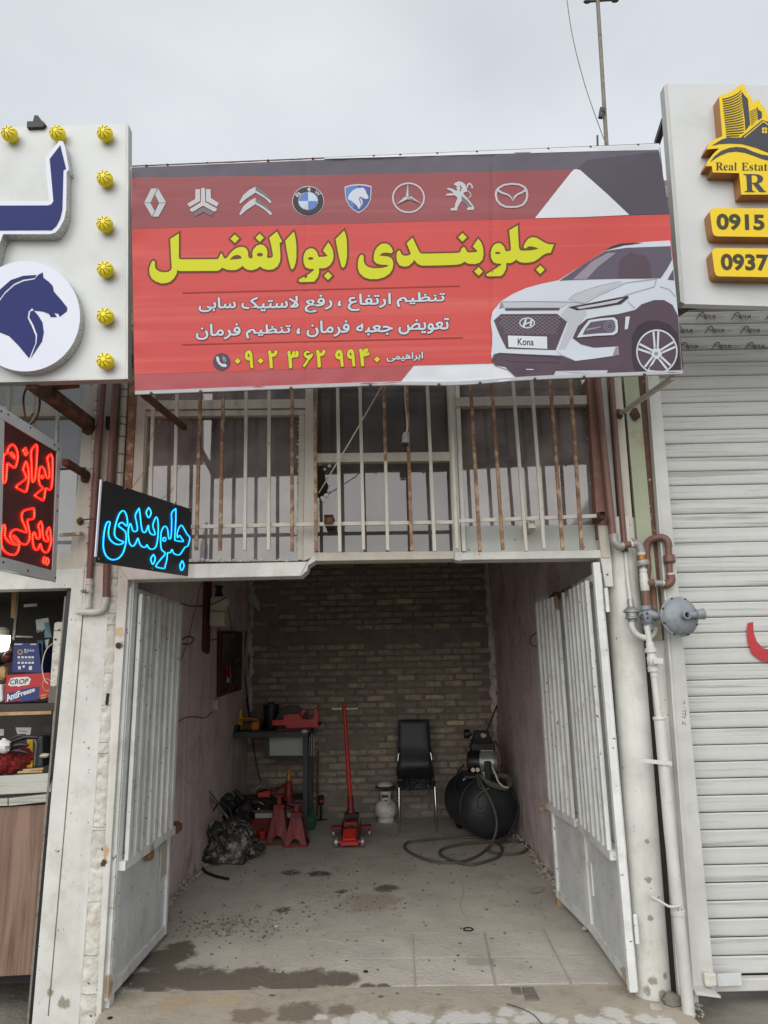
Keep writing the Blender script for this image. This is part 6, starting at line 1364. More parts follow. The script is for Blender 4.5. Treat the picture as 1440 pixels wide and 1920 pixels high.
# ================================================================ inside the garage
# workbench
TY0, TY1 = 3.88, 4.46
tz = P(495, 1374, TY0).z; tx0, tx1 = P(411, 1400, TY0).x, P(577, 1400, TY0).x
T = thing('workbench', 'dark grey steel-framed workbench against the brick wall', 'workbench', ((tx0 + tx1) / 2, TY0, 0))
bxw = lambda a, b, nm, m, par, bev=.003: MB().box(a, b).build(nm, m, par, bev)
for x in (tx0, tx1 - .05):
    for y in (TY0, TY1 - .05): bxw((x, y, 0), (x + .05, y + .05, tz - .05), 'leg', 'frame', T)
bxw((tx0, TY0, tz - .05), (tx1, TY0 + .05, tz), 'rail', 'frame', T); bxw((tx0, TY1 - .05, tz - .05), (tx1, TY1, tz), 'rail', 'frame', T)
bxw((tx0, TY0 + .05, tz - .05), (tx0 + .05, TY1 - .05, tz), 'rail', 'frame', T); bxw((tx1 - .05, TY0 + .05, tz - .05), (tx1, TY1 - .05, tz), 'rail', 'frame', T)
bxw((tx0 + .01, TY0 + .01, tz), (tx1 + .03, TY1, tz + .012), 'bench_top', 'frame', T)
bxw((tx0 + .052, TY0 + .1, .30), (tx1 - .052, TY1 - .06, .33), 'lower_shelf', 'frame', T)
MB().beam((tx1 - .03, TY0 + .03, .38), (tx1 - .03, TY1 - .03, .05), .02, .02).build('brace', 'frame', T)
for p in ((P(420, 1373, TY0 - .01)), (P(571, 1371, TY0 - .01))): MB().ball(p, .03, (1.3, .3, .6), 8, 6, .6).build('paint_splash', 'panelw', T)
pb = thing('sheet_metal_box', 'pale metal box hanging under the right half of the workbench', 'box', tuple(P(535, 1418, 4.1)))
MB().prism([P(x, y, 4.1) for x, y in [(505, 1376), (568, 1376), (568, 1417), (505, 1417)]], (0, .25, 0)).build('box_body', 'panelw', pb, .004)
MB().prism([P(x, y, 4.09) for x, y in [(494, 1374), (505, 1374), (505, 1421), (494, 1421)]], (0, .3, 0)).build('box_frame', 'frame', pb, .003)
MB().prism([P(x, y, 4.09) for x, y in [(505, 1417.5), (569, 1417.5), (569, 1422), (505, 1422)]], (0, .3, 0)).build('box_frame', 'frame', pb, .003)
Z = tz + .012
# open black case
t = thing('tool_case', 'open black case leaning on the left end of the workbench', 'case', (-1.55, 4.0, Z))
cx = P(428, 1366, 4.05).x
MB().beam((cx - .05, 4.08, Z + .0), (cx - .14, 4.12, Z + .26), .16, .03, (0, 1, 0)).build('case_lid', 'blacks', t, .01)
MB().box((cx - .06, 3.96, Z), (cx + .12, 4.12, Z + .06)).build('case_tray', 'blacks', t, .01)
MB().ball((cx - .03, 3.95, Z + .06), .012, (1, .6, 1.5)).build('case_latch', 'chrome', t)
t = thing('spray_bottle', 'yellow plastic bottle on the workbench behind the cord reel', 'bottle', tuple(P(451, 1352, 4.2)))
b0 = P(451, 1350, 4.2); MB().lathe((b0.x, 4.2, Z), (0, 0, 1), [(.036, 0), (.038, .02), (.038, .11), (.03, .14), (.016, .165), (.014, .19), (.019, .192), (.018, .215), (.01, .222)], 18).build('bottle', 'yellow', t)
t = thing('cord_reel', 'dark drum with orange end lying beside the black case', 'reel', tuple(P(468, 1366, 4.0)))
b0 = P(455, 1361, 4.0); b1 = P(485, 1361, 4.0); MB().tube([b0, b1], .047, 18).build('drum', 'rust2', t); MB().tube([P(474, 1361, 4.0), P(486, 1361, 4.0)], .051, 18).build('drum_end', 'orange', t)
MB().tube(smooth_path([P(448, 1350, 4.05), P(462, 1347, 4.03), P(476, 1348, 4.03), P(486, 1351, 4.03)], 4), .007, 8).build('orange_cord', 'orange', t)
t = thing('bucket', 'black bucket standing between the cord reel and the red saw', 'bucket', tuple(P(508, 1358, 4.2)))
b0 = P(508, 1350, 4.22); MB().lathe((b0.x, 4.22, Z), (0, 0, 1), [(.075, 0), (.078, .01), (.088, .24), (.093, .245), (.093, .265), (.086, .262), (.08, .1)], 22).build('bucket_body', 'blacks', t)
MB().lathe((b0.x, 4.22, Z + .265), (0, 0, 1), [(.03, 0), (.03, .02), (.01, .03)], 10).build('bucket_spout', 'blacks', t)
MB().ball((b0.x - .1, 4.1, Z + .05), .05, (.8, 1, 1.3), 8, 6, .5).build('cloth_lump', 'grease', t)
# chop saw
t = thing('chop_saw', 'red cut-off saw with black guard at the right end of the workbench', 'saw', tuple(P(550, 1368, 4.05)))
MB().prism([P(x, y, 3.98) for x, y in [(510, 1350), (530, 1349), (532, 1340), (560, 1338), (568, 1348), (586, 1348), (590, 1340), (586, 1330), (592, 1327), (597, 1333), (597, 1364), (538, 1366), (534, 1360), (510, 1361)]], (0, .12, 0)).build('saw_base', 'red', t, .006)
c0 = P(547, 1353, 4.16); MB().lathe((c0.x, 4.14, c0.z), (0, 1, 0), [(.17, 0), (.175, .01), (.175, .04), (.17, .05)], 30).build('blade_guard', 'blacks', t)
MB().beam(P(562, 1346, 4.1), P(572, 1330, 4.1), .035, .04).build('saw_arm', 'red', t, .004)
MB().box((tx1 - .36, 3.99, Z), (tx1 + .02, 4.25, Z + .018)).build('saw_foot', 'dred', t, .003)
# rods hanging at right end of bench
for i, (x0, y0, x1, y1, l) in enumerate([(600, 1358, 595, 1408, 'bright steel rod hanging at the right end of the workbench')]):
    t = thing('hanging_wrench', l, 'wrench', tuple(P(x1, y1, 4.1))); MB().tube([P(x0, y0, 3.95), P(x1, y1, 3.97)], .006, 8).build('rod', 'steel', t); MB().ball(P(599, 1356, 3.95), .02).build('rod_head', 'blacks', t)
o = MB().tube([P(596, 1406, 4.46), P(594, 1530, 4.46)], .008, 6).build('upright_bar', 'blacks', None); tag(o, 'thin black bar standing against the wall right of the workbench', 'bar')
for i, x in enumerate((579, 585, 588)):
    pass
t = thing('file_bundle', 'bunch of thin steel rods hanging beside the right bench leg', 'rods', tuple(P(585, 1420, 4.0)))
for x in (577, 581, 585, 589): MB().tube([P(x, 1376 + (x % 3) * 3, 4.0), P(x - 1.5, 1414 + (x % 4) * 3, 4.0)], .0035, 6).build('rod', 'steel', t)
o = MB().tube(smooth_path([P(462, 1310, 4.5), P(467, 1346, 4.4), P(475, 1400, 4.44), P(482, 1440, 4.44), P(489, 1466, 4.44)], 5), .007, 6).build('black_cable', 'blacks', None); tag(o, 'black cable dropping behind the workbench to the floor', 'cable')
for k, (x0, x1, l) in enumerate([(489, 500, 'left'), (502, 512, 'middle'), (512, 521, 'right')]):
    o = MB().tube(smooth_path([P(x0, 1500, 4.2), P(x0 + 1, 1482, 4.2), P(x1 - 3, 1472, 4.2), P(x1, 1484, 4.2)], 4), .005, 6).build('copper_loop', 'pipeg', None); tag(o, l + ' of three grey tube loops standing on the bench lower shelf', 'tube')
# crates and junk under the bench
t = thing('red_crate', 'red plastic crate of tools under the workbench', 'crate', tuple(P(500, 1570, 3.75)))
f0 = G(468, 1572); f1 = G(545, 1566)
x0, x1_ = P(468, 1560, 3.8).x, P(548, 1560, 3.8).x
bxw((x0, 3.78, .02), (x1_, 3.80, .20), 'crate_wall', 'dred', t); bxw((x0, 3.8, .02), (x0 + .02, 4.1, .24), 'crate_wall', 'dred', t); bxw((x1_ - .02, 3.8, .02), (x1_, 4.1, .24), 'crate_wall', 'dred', t); bxw((x0, 4.1, .02), (x1_, 4.12, .24), 'crate_wall', 'dred', t); bxw((x0, 3.79, .0), (x1_, 4.11, .02), 'crate_floor', 'dred', t)
bxw((x0 + .0, 3.74, .20), (x1_ + .02, 3.95, .245), 'tray_lid', 'panelw', t)
mb = MB()
rj = random.Random(3)
for i in range(16):
    a = Vector((rj.uniform(x0 - .02, x1_ - .05), rj.uniform(3.72, 4.0), rj.uniform(.26, .46)));
    b_ = a + Vector((rj.uniform(.05, .22), rj.uniform(-.1, .1), rj.uniform(-.1, .08)))
    MB().tube([a, b_], rj.uniform(.008, .02), 8).build('hand_tool', rj.choice(['grease', 'dred', 'grease', 'steel', 'blacks', 'dred']), t)
MB().ball((x0 + .1, 3.73, .29), .02).build('socket_end', 'chrome', t); MB().ball((x0 + .3, 3.73, .27), .022).build('socket_end', 'chrome', t)
bxw((P(484, 1495, 3.74).x, 3.74, .40), (P(505, 1503, 3.74).x, 3.8, .46), 'red_handle', 'red', t)
t = thing('red_jerrycan', 'small bright red can lying in front of the red crate', 'can', tuple(P(492, 1570, 3.7)))
MB().box((P(486, 1560, 3.7).x, 3.68, .0), (P(498, 1560, 3.7).x, 3.76, .085)).build('can_body', 'red', t, .015); MB().lathe((P(491, 1560, 3.7).x, 3.72, .085), (0, 0, 1), [(.015, 0), (.015, .02)]).build('can_cap', 'dred', t)
# heap of greasy parts on the left behind the bag
t = thing('greasy_parts', 'heap of greasy black engine parts between the sack and the workbench', 'machine parts', tuple(G(420, 1580)))
for i in range(52):
    p = P(rj.uniform(396, 474), rj.uniform(1496, 1572), rj.uniform(3.35, 3.75)); p.z = max(p.z, .03)
    k = rj.random()
    if k < .4: MB().lathe(p, (rj.uniform(-1, 1), -1, rj.uniform(-.6, .6)), [(.02, 0), (.045, .005), (.05, .03), (.03, .04), (.03, .07), (.015, .075)], 14).build('gear_part', 'grease', t)
    elif k < .7: MB().tube([p, p + Vector((rj.uniform(-.1, .1), 0, rj.uniform(.03, .12)))], rj.uniform(.015, .03), 8).build('shaft_part', 'grease', t)
    else: MB().ball(p, rj.uniform(.03, .055), (1, 1, .9), 8, 6, .6).build('casting_part', rj.choice(['grease', 'blacks']), t)
# the sack
gb = G(430, 1615)
t = thing('tool_sack', 'dirty grey sack slumped by the left wall with steel rods sticking out', 'sack', tuple(gb))
mb = MB(); c0 = Vector((P(432, 1600, gb.y).x, gb.y + .02, 0)); mb.sm = True
prof0 = [(.10, 0), (.25, .01), (.28, .045), (.265, .10), (.235, .16), (.22, .22), (.20, .28), (.175, .325), (.15, .34), (.11, .31), (.05, .27)]
prof = []
for i in range(len(prof0) - 1):
    for k in range(4): prof.append(tuple(prof0[i][q] + (prof0[i + 1][q] - prof0[i][q]) * k / 4 for q in (0, 1)))
prof.append(prof0[-1])
nseg = 64
for j, (r, z) in enumerate(prof):
    for i in range(nseg):
        an = 2 * math.pi * i / nseg; d = Vector((math.cos(an), math.sin(an) * .75, 0)) * .82
        f = 1 + .34 * noise.noise(Vector((math.cos(an) * 1.6, math.sin(an) * 1.6, z * 9))) + .2 * noise.noise(Vector((math.cos(an) * 5, math.sin(an) * 5, z * 22)))
        f -= .16 * abs(noise.noise(Vector((math.cos(an) * 3 + z * 6, math.sin(an) * 3, z * 4 + 7)))) * 2 - .1
        mb.v.append(c0 + d * r * f + Vector((-.06 * z, 0, z + .03 * noise.noise(Vector((an, z * 6, 4))))))
for j in range(len(prof) - 1):
    for i in range(nseg): mb.f.append((j * nseg + i, j * nseg + (i + 1) % nseg, (j + 1) * nseg + (i + 1) % nseg, (j + 1) * nseg + i))
mb.f.append(tuple(range((len(prof) - 1) * nseg, len(prof) * nseg))); mb.f.append(tuple(reversed(range(nseg))))
mb.build('sack_body', 'bag', t, smooth=True)
for a, b_ in (((390, 1481), (428, 1534)), ((393, 1496), (420, 1528))):
    MB().tube([P(*a, gb.y + .0), P((a[0] + b_[0]) / 2, (a[1] + b_[1]) / 2, gb.y - .03), P(*b_, gb.y - .06)], [.008, .013, .015], 10).build('steel_rod', 'chrome', t)
for (a, b_, c_) in (((396, 1560), (405, 1540), (420, 1556)), ((440, 1560), (456, 1548), (470, 1572)), ((400, 1520), (412, 1505), (430, 1516))):
    t2 = thing('cable_loop', {396: 'black cable looped over the left shoulder of the dirty sack', 440: 'black cable looped over the right shoulder of the dirty sack', 400: 'black cable looped over the greasy parts behind the sack'}[a[0]], 'cable', tuple(P(*a, gb.y - .12)))
    MB().tube(smooth_path([P(*a, gb.y - .18), P(*b_, gb.y - .2), P(*c_, gb.y - .16), P(c_[0] + 6, c_[1] + 22, gb.y - .2)], 6), .008, 8).build('cable', 'hosed', t2)
for (px, py, m_, l_) in ((404, 1608, 'steel', 'small bright metal scrap at the left foot of the dirty sack'), (392, 1596, 'grease', 'greasy ring standing left of the dirty sack')):
    p = G(px, py, .03); o = MB().lathe((p.x, p.y, .03), (.3, -1, .2), [(.022, 0), (.028, .005), (.028, .02), (.012, .021)], 12).build('metal_scrap', m_, None); tag(o, l_, 'scrap')
# disc parts at right of sack
for (px, py, r, l) in [(473, 1590, .085, 'greasy brake disc standing against the right side of the sack'), (488, 1590, .05, 'small greasy gear lying right of the brake disc')]:
    p = P(px, py, gb.y + .1); t = thing('brake_disc', l, 'disc', (p.x, p.y, 0))
    MB().lathe((p.x, p.y, max(p.z, r)), (.3, -1, .25), [(r * .95, 0), (r, .004), (r, .02), (r * .7, .022), (r * .5, .04), (r * .48, .055), (r * .2, .056), (r * .18, .03)], 26).build('disc', 'grease', t)
    MB().lathe((p.x, p.y + .04, max(p.z, r) * .8), (.3, -1, .1), [(r * .8, 0), (r * .8, .02)], 18).build('rear_plate', 'blacks', t)
t = thing('black_hose', 'black rubber hose lying by the left wall in front of the sack', 'hose', tuple(G(430, 1648)))
MB().tube(smooth_path([G(392, 1603, .06), G(380, 1608, .04), G(376, 1618, .012), G(385, 1634, .012), G(405, 1643, .012), G(428, 1648, .012)], 5), .012, 10).build('hose', 'hosed', t)
p = G(384, 1598, .05); MB().lathe((p.x, p.y, .07), (.1, -1, .1), [(.055, 0), (.06, .01), (.06, .05), (.045, .052), (.04, .02)], 18).build('hose_bush', 'hosed', t)
# jack stands
def jack_stand(px, py, label, h, base, col='dred', head='dred'):
    g0 = G(px, py); t = thing('jack_stand', label, 'jack stand', tuple(g0), 'jack stands by the workbench')
    x, y = g0.x, g0.y
    mb = MB(); w = base
    for sx, sy in ((-1, -1), (1, -1), (1, 1), (-1, 1)):
        mb = MB()
        a0 = Vector((x + sx * w, y + sy * w, 0)); a1 = Vector((x + sx * .052, y + sy * .052, h * .74))
        q = Vector((-sx * w * .8, 0, 0)); q2 = Vector((-sx * .05, 0, 0)); r_ = Vector((0, -sy * w * .8, 0)); r2 = Vector((0, -sy * .05, 0))
        mid0 = a0.lerp(a1, .3)
        ar = a0.lerp(a1, .22)
        mb.prism([a0, a0 + q * .45, ar + q * .72, ar + Vector((-sx * abs(ar.x - x), 0, .02)), a1 + q2, a1], (0, -sy * .006, 0)); mb.prism([a0, a0 + r_ * .45, ar + r_ * .72, ar + Vector((0, -sy * abs(ar.y - y), .02)), a1 + r2, a1], (-sx * .006, 0, 0))
        mb.build('leg', col, t)
    rim = MB()
    for s in (-1, 1): rim.box((x - w, y + s * w - .004, 0), (x + w, y + s * w + .004, .018)); rim.box((x + s * w - .004, y - w + .004, 0), (x + s * w + .004, y + w - .004, .018))
    rim.build('base_rim', col, t)
    MB().box((x - .054, y - .054, h * .68), (x + .054, y + .054, h * .84)).build('collar', col, t, .006)
    MB().box((x - .021, y - .021, h * .8), (x + .021, y + .021, h)).build('ratchet_post', head, t, .003)
    MB().box((x - .05, y - .025, h), (x + .05, y + .025, h + .018)).build('saddle', head, t, .004)
    MB().tube([(x + .04, y - .02, h * .72), (x + .08, y - .06, h * .66)], .007, 8).build('release_lever', 'grease', t)
    return t
jack_stand(523, 1580, 'left red jack stand in front of the workbench', .43, .115)
jack_stand(556, 1584, 'right red jack stand, nearest the floor jack', .36, .115)
t = thing('bottle_jack', 'red bottle jack with steel top standing behind the two red jack stands', 'jack', tuple(P(540, 1530, 3.95)))
p = P(541, 1520, 3.85); MB().lathe((p.x, p.y, .345), (0, 0, 1), [(.055, 0), (.055, .03), (.045, .035), (.042, .16), (.034, .17), (.032, .2)], 18).build('jack_body', 'dred', t)
MB().lathe((p.x, p.y, .545), (0, 0, 1), [(.024, 0), (.024, .06), (.016, .062), (.016, .1), (.02, .101), (.02, .11)], 14).build('ram', 'brass', t)
# foot pump, bottle and green thing right of bench
t = thing('grease_gun', 'small black hand pump with red stripes standing against the brick wall', 'pump', tuple(G(603, 1540)))
p = G(602, 1538); MB().lathe((p.x, p.y, 0), (0, 0, 1), [(.03, 0), (.03, .01), (.012, .012), (.012, .16), (.03, .165), (.032, .26), (.02, .27)], 12).build('pump_body', 'blacks', t)
MB().lathe((p.x, p.y, .2), (0, 0, 1), [(.034, 0), (.034, .02)], 12).build('pump_band', 'red', t); MB().box((p.x - .07, p.y - .02, 0), (p.x + .07, p.y + .02, .012)).build('pump_foot', 'blacks', t)
p = G(617, 1534); o = MB().ball((p.x, p.y, .12), .1, (.9, .6, 1.1), 10, 8, .6).build('plastic_bag', 'panelw', None); tag(o, 'crumpled clear plastic bag by the brick wall left of the floor jack', 'bag')
o.data.materials[0] = W['pipeg']
p = G(580, 1556); o = MB().ball((p.x, p.y, .09), .075, (1, .7, 1.25), 10, 8, .5).build('green_bottle', 'greenp', None); tag(o, 'green plastic rag or bottle behind the right bench leg', 'bottle')
# floor jack
jg = G(655, 1592); 
J = thing('floor_jack', 'red trolley jack with long upright handle in the middle of the back wall', 'trolley jack', tuple(jg))
x, y = jg.x, jg.y
for s in (-1, 1):
    MB().prism([(x + s * .075, y + .02, .03), (x + s * .075, y + .02, .09), (x + s * .085, y + .25, .14), (x + s * .085, y + .55, .16), (x + s * .085, y + .6, .06), (x + s * .085, y + .3, .05)], (s * .008, 0, 0)).build('side_plate', 'dred', J)
    MB().lathe((x + s * .11, y + .05, .052), (s, 0, 0), [(.02, -.004), (.05, 0), (.052, .005), (.052, .028), (.048, .032), (.018, .033)], 22).build('front_wheel', 'alu', J)
    MB().beam((x + s * .09, y + .42, .11), (x + s * .2, y + .42, .11), .10, .03).build('side_arm', 'dred', J, .004)
    MB().lathe((x + s * .17, y + .46, .045), (s, 0, 0), [(.015, -.004), (.04, 0), (.042, .005), (.042, .02), (.015, .022)], 18).build('rear_caster', 'alu', J)
MB().tube([(x - .13, y + .05, .052), (x + .13, y + .05, .052)], .016, 12).build('axle', 'red', J)
MB().box((x - .085, y - .005, .03), (x + .085, y + .035, .06)).build('front_bar', 'red', J, .006)
MB().prism([(x - .06, y + .03, .07), (x + .06, y + .03, .07), (x + .065, y + .14, .14), (x - .065, y + .14, .14)], (0, .0, .012)).build('lift_plate', 'red', J, .003)
MB().lathe((x, y + .2, .13), (0, 0, 1), [(.06, 0), (.06, .02), (.03, .022), (.03, .035)], 18).build('saddle', 'rust2', J)
MB().box((x - .07, y + .26, .09), (x + .07, y + .5, .19)).build('hydraulic_block', 'dred', J, .012)
MB().box((x - .075, y + .40, .19), (x + .075, y + .50, .24)).build('cover_plate', 'grease', J, .006)
MB().lathe((x - .005, y + .47, .2), (-.03, .02, 1), [(.045, 0), (.045, .06), (.034, .08), (.032, .2)], 16).build('handle_socket', 'dred', J)
ht = P(645, 1320, y + .5)
hb_ = Vector((x - .01, y + .47, .34)); MB().tube([hb_, hb_.lerp(ht, .55)], .0225, 12).build('handle', 'red', J); MB().tube([hb_.lerp(ht, .55), ht], .019, 12).build('handle_upper', 'red', J)
MB().lathe(ht - Vector((0, 0, .06)), (0, 0, 1), [(.022, 0), (.024, .004), (.024, .02), (.021, .022), (.021, .06), (.01, .065)], 12).build('handle_knob', 'red', J)
c0 = P(645, 1329.5, y + .5); MB().tube([P(622, 1329, y + .5), P(671, 1328.5, y + .5)], .012, 10).build('tee_bar', 'cream', J)
# gas cylinder
cg = P(724, 1540, 4.36)
K = thing('gas_cylinder', 'small chipped white gas cylinder with burner left of the black chair', 'gas cylinder', tuple(cg)); x, y = cg.x, cg.y + .12
MB().lathe((x, y, 0), (0, 0, 1), [(.092, 0), (.095, .004), (.095, .035), (.082, .042), (.10, .06), (.118, .085), (.122, .12), (.122, .125), (.124, .127), (.122, .129), (.122, .15), (.115, .185), (.09, .215), (.06, .232), (.06, .3), (.07, .302), (.07, .325), (.06, .325)], 32).build('cylinder_body', 'cyl', K)
MB().box((x - .045, y - .0655, .26), (x + .03, y - .055, .29)).build('collar_slot', 'blacks', K)
MB().lathe((x, y, .33), (0, 0, 1), [(.03, 0), (.03, .02), (.10, .024), (.115, .03), (.115, .045), (.09, .05)], 24).build('burner_tray', 'rust2', K)
MB().lathe((x - .005, y, .372), (0, 0, 1), [(.092, 0), (.094, .012), (.08, .035), (.05, .05), (.0, .054)], 24).build('burner_cap', 'cyl', K)
MB().lathe((x, y - .055, .23), (0, -1, 0), [(.012, 0), (.012, .02)], 10).build('valve_knob', 'blacks', K)
# chair
cgf = G(784, 1561)
CH = thing('dining_chair', 'black high-backed chair with chrome legs and torn seat by the brick wall', 'chair', tuple(cgf))
y0 = cgf.y; xl, xr = P(749.5, 1560, y0).x, P(819, 1560, y0).x; cx = (xl + xr) / 2; y1 = y0 + .42
sz = P(784, 1474, y0 + .02).z
tzb = P(784, 1349, y1 + .06).z
for s, xx in ((-1, xl), (1, xr)):
    MB().tube(smooth_path([(xx, y0, 0), (xx + s * .0, y0 + .01, .22), (xx - s * .004, y0 + .03, sz - .02)], 6), [.009 + .005 * min(1, i / 6) for i in range(13)], 12).build('front_leg', 'chrome', CH)
    MB().tube(smooth_path([(xx + s * .01, y1 + .02, 0), (xx + s * .012, y1, .25), (xx + s * .002, y1 - .02, sz)], 6), .011, 10).build('rear_leg', 'chrome', CH)
    zz = P(784, 1413, y1).z
    MB().tube(smooth_path([(xx + s * .004, y0 + .12, sz - .02), (xx + s * .006, y1 - .1, sz + .06), (xx + s * .0, y1 - .02, sz + .18), (xx + s * -.012, y1 + .0, zz)], 6), .009, 10).build('side_tube', 'chrome', CH)
    MB().tube([(xx - s * .012, y1, zz), (xx - s * .03, y1 + .02, zz + .003)], .011, 8).build('tube_end', 'cream', CH)
    MB().tube([(xx - s * .004, y0 + .03, sz - .02), (xx + s * .002, y1 - .02, sz - .02)], .009, 8).build('side_rail', 'chrome', CH)
mb = MB(); mb.sm = True; nz, nxx = 26, 14
bwid = lambda t_: (.352 + .045 * (1 - t_) + .03 * math.exp(-((t_ - .12) / .12) ** 2)) / 2
for sd_ in (0, 1):
    for j in range(nz + 1):
        t_ = j / nz; z = sz + .02 + (tzb - sz - .02) * t_
        yy = y1 + .02 + .04 * t_ - .05 * math.exp(-((t_ - .25) / .22) ** 2)
        for i in range(nxx + 1):
            u = i / nxx * 2 - 1; e = (1 - abs(u) ** 6) * min(1, (1 - t_) * 14, t_ * 14 + .3)
            pad = (.018 + .010 * math.exp(-((t_ - .22) / .1) ** 2)) * e ** .5 + .003 * noise.noise(Vector((u * 3, t_ * 6, 1)))
            mb.v.append(Vector((cx + u * bwid(t_), yy - pad if sd_ == 0 else yy + .012 * e ** .5 + .004, z)))
o_ = (nz + 1) * (nxx + 1)
for j in range(nz):
    for i in range(nxx):
        a = j * (nxx + 1) + i; mb.f.append((a, a + 1, a + nxx + 2, a + nxx + 1)); mb.f.append((a + o_, a + o_ + nxx + 1, a + o_ + nxx + 2, a + o_ + 1))
for j in range(nz):
    for i in (0, nxx):
        a = j * (nxx + 1) + i; mb.f.append((a, a + nxx + 1, a + o_ + nxx + 1, a + o_))
for i in range(nxx):
    for j in (0, nz):
        a = j * (nxx + 1) + i; mb.f.append((a, a + 1, a + o_ + 1, a + o_))
mb.build('backrest', 'leather', CH, smooth=True)
mb = MB(); mb.sm = True
for j in range(13):
    for i in range(17):
        u = i / 16 * 2 - 1; v = j / 12 * 2 - 1; e = max(0, (1 - abs(u) ** 5) * (1 - abs(v) ** 5))
        mb.v.append(Vector((cx + u * .185, (y0 + y1) / 2 + v * .2, sz - .02 + .045 * e ** .6 * (1 + .5 * noise.noise(Vector((u * 4, v * 4, 2)))) )))
for j in range(12):
    for i in range(16): a = j * 17 + i; mb.f.append((a, a + 1, a + 18, a + 17))
mb.build('seat', 'bag', CH, smooth=True)
MB().box((cx - .185, y0 + .0, sz - .035), (cx + .185, y1 - .02, sz - .015)).build('seat_board', 'blacks', CH, .01)
mb = MB()
for i in range(26): mb.ball((cx + rj.uniform(-.19, .19), rj.choice([y0 + .01, y1 - .03, y1 - .05]) + rj.uniform(-.01, .02), sz + rj.uniform(-.02, .035)), rj.uniform(.015, .03), (1.2, .8, .6), 6, 5, .7)
mb.build('torn_cover', 'leather', CH, kind='stuff')
# compressor
Dcy = G(922, 1583).y - .02
rr_ = .295
cxx, czz = P(928, 1520, Dcy).x, P(928, 1520, Dcy).z
CP = thing('air_compressor', 'dark belt-less air compressor on a tank in the right back corner', 'compressor', (cxx, Dcy, 0))
r_t = P(984, 1522, Dcy).x - cxx
ax = Vector((-.22, 1, -.0)).normalized()
o0 = Vector((cxx, Dcy, czz))
MB().lathe(o0, ax, [(.001, -.0), (r_t * .3, .006), (r_t * .6, .03), (r_t * .82, .07), (r_t * .95, .12), (r_t, .18), (r_t, .19), (r_t * 1.015, .192), (r_t * 1.015, .2), (r_t, .202), (r_t, .72), (r_t * .9, .82), (r_t * .5, .9)], 44).build('tank', 'tank', CP)
for dx in (-.19, .17):
    MB().box((cxx + dx - .02, Dcy + .28, 0), (cxx + dx + .02, Dcy + .34, czz - r_t * .6)).build('foot', 'frame', CP)
pw = P(857, 1516, Dcy + .75); MB().lathe((pw.x, pw.y, .09), (1, .3, 0), [(.05, -.01), (.088, 0), (.092, .008), (.092, .034), (.085, .04), (.03, .042)], 24).build('wheel', 'blacks', CP)
MB().tube([(pw.x, pw.y, .09), (cxx + .1, pw.y + .1, .09)], .012, 8).build('axle', 'frame', CP)
mz0 = czz + r_t
MB().box((cxx - .26, Dcy + .2, mz0 - .02), (cxx + .12, Dcy + .6, mz0 + .01)).build('mount_plate', 'tank', CP, .004)
mc = P(905, 1428, Dcy + .22)
ml = Vector((P(876, 1428, Dcy + .22).x, Dcy + .24, mc.z)); mr = Vector((P(932, 1428, Dcy + .22).x, Dcy + .18, mc.z)); dm = (mr - ml)
MB().lathe(ml, dm, [(.06, 0), (.098, .012), (.105, .03), (.105, .13), (.1, .132)], 28).build('motor_cap', 'blacks', CP)
mo = MB().lathe(ml, dm, [(.098, .133), (.098, dm.length - .03), (.1, dm.length - .028), (.09, dm.length)], 28).build('motor_body', 'alu', CP)
fn_ = MB(); dn = dm.normalized(); Xv = dn.orthogonal().normalized(); Yv = dn.cross(Xv)
for k in range(26):
    an = k / 26 * 2 * math.pi; rv = Xv * math.cos(an) + Yv * math.sin(an)
    fn_.beam(ml + dn * .14 + rv * .104, ml + dn * (dm.length - .035) + rv * .104, .004, .014, rv)
fn_.build('cooling_fins', 'alu', mo)
MB().box((ml.x + .14, Dcy + .10, mc.z - .14), (ml.x + .22, Dcy + .16, mc.z - .08)).build('junction_box', 'panelw', CP, .006)
MB().box((mc.x + .0, Dcy + .06, mc.z - .16), (mc.x + .06, Dcy + .14, mc.z + .02)).build('pressure_switch', 'blacks', CP, .01)
for sx in (.0, .045): MB().lathe((ml.x + .04 + sx, Dcy + .10, mc.z - .06), (0, -1, 0), [(.02, 0), (.022, .01), (.02, .02)], 12).build('gauge', 'yellow' if False else 'cream', CP)
ph = P(904, 1392, Dcy + .35)
MB().box((ph.x - .12, Dcy + .28, ph.z - .1), (ph.x + .12, Dcy + .46, ph.z - .0)).build('pump_block', 'blacks', CP, .01)
hd = MB()
for i in range(5): hd.box((ph.x - .11 + .008 * i, Dcy + .27, ph.z + .004 + i * .022), (ph.x + .11 - .012 * i, Dcy + .45, ph.z + .015 + i * .022))
hd.box((ph.x - .07, Dcy + .3, ph.z), (ph.x + .07, Dcy + .42, ph.z + .115)); hd.build('cylinder_head', 'grease', CP)
p = P(875, 1376, Dcy + .35); MB().lathe(p, (1, 0, 0), [(.03, -.03), (.045, -.026), (.045, .03), (.03, .035)], 16).build('air_filter', 'blacks', CP)
MB().tube([p, (ph.x - .1, p.y, p.z - .01)], .014, 8).build('intake_pipe', 'grease', CP)
MB().tube(smooth_path([(ph.x + .12, Dcy + .3, ph.z + .02), (ph.x + .19, Dcy + .3, ph.z - .1), (ph.x + .2, Dcy + .3, mc.z - .02), (ph.x + .17, Dcy + .3, mz0)], 5), .012, 8).build('delivery_pipe', 'rust2', CP)
MB().tube(smooth_path([P(871, 1432, Dcy + .3), P(858, 1450, Dcy + .35), P(853, 1480, Dcy + .4), P(858, 1505, Dcy + .45)], 5), .008, 8).build('wiring', 'hosed', CP)
MB().prism([P(x, y, Dcy + .36) for x, y in [(868, 1462), (873, 1457), (875, 1461), (870, 1467)]], (0, .004, 0)).build('sticker', 'paper', CP)
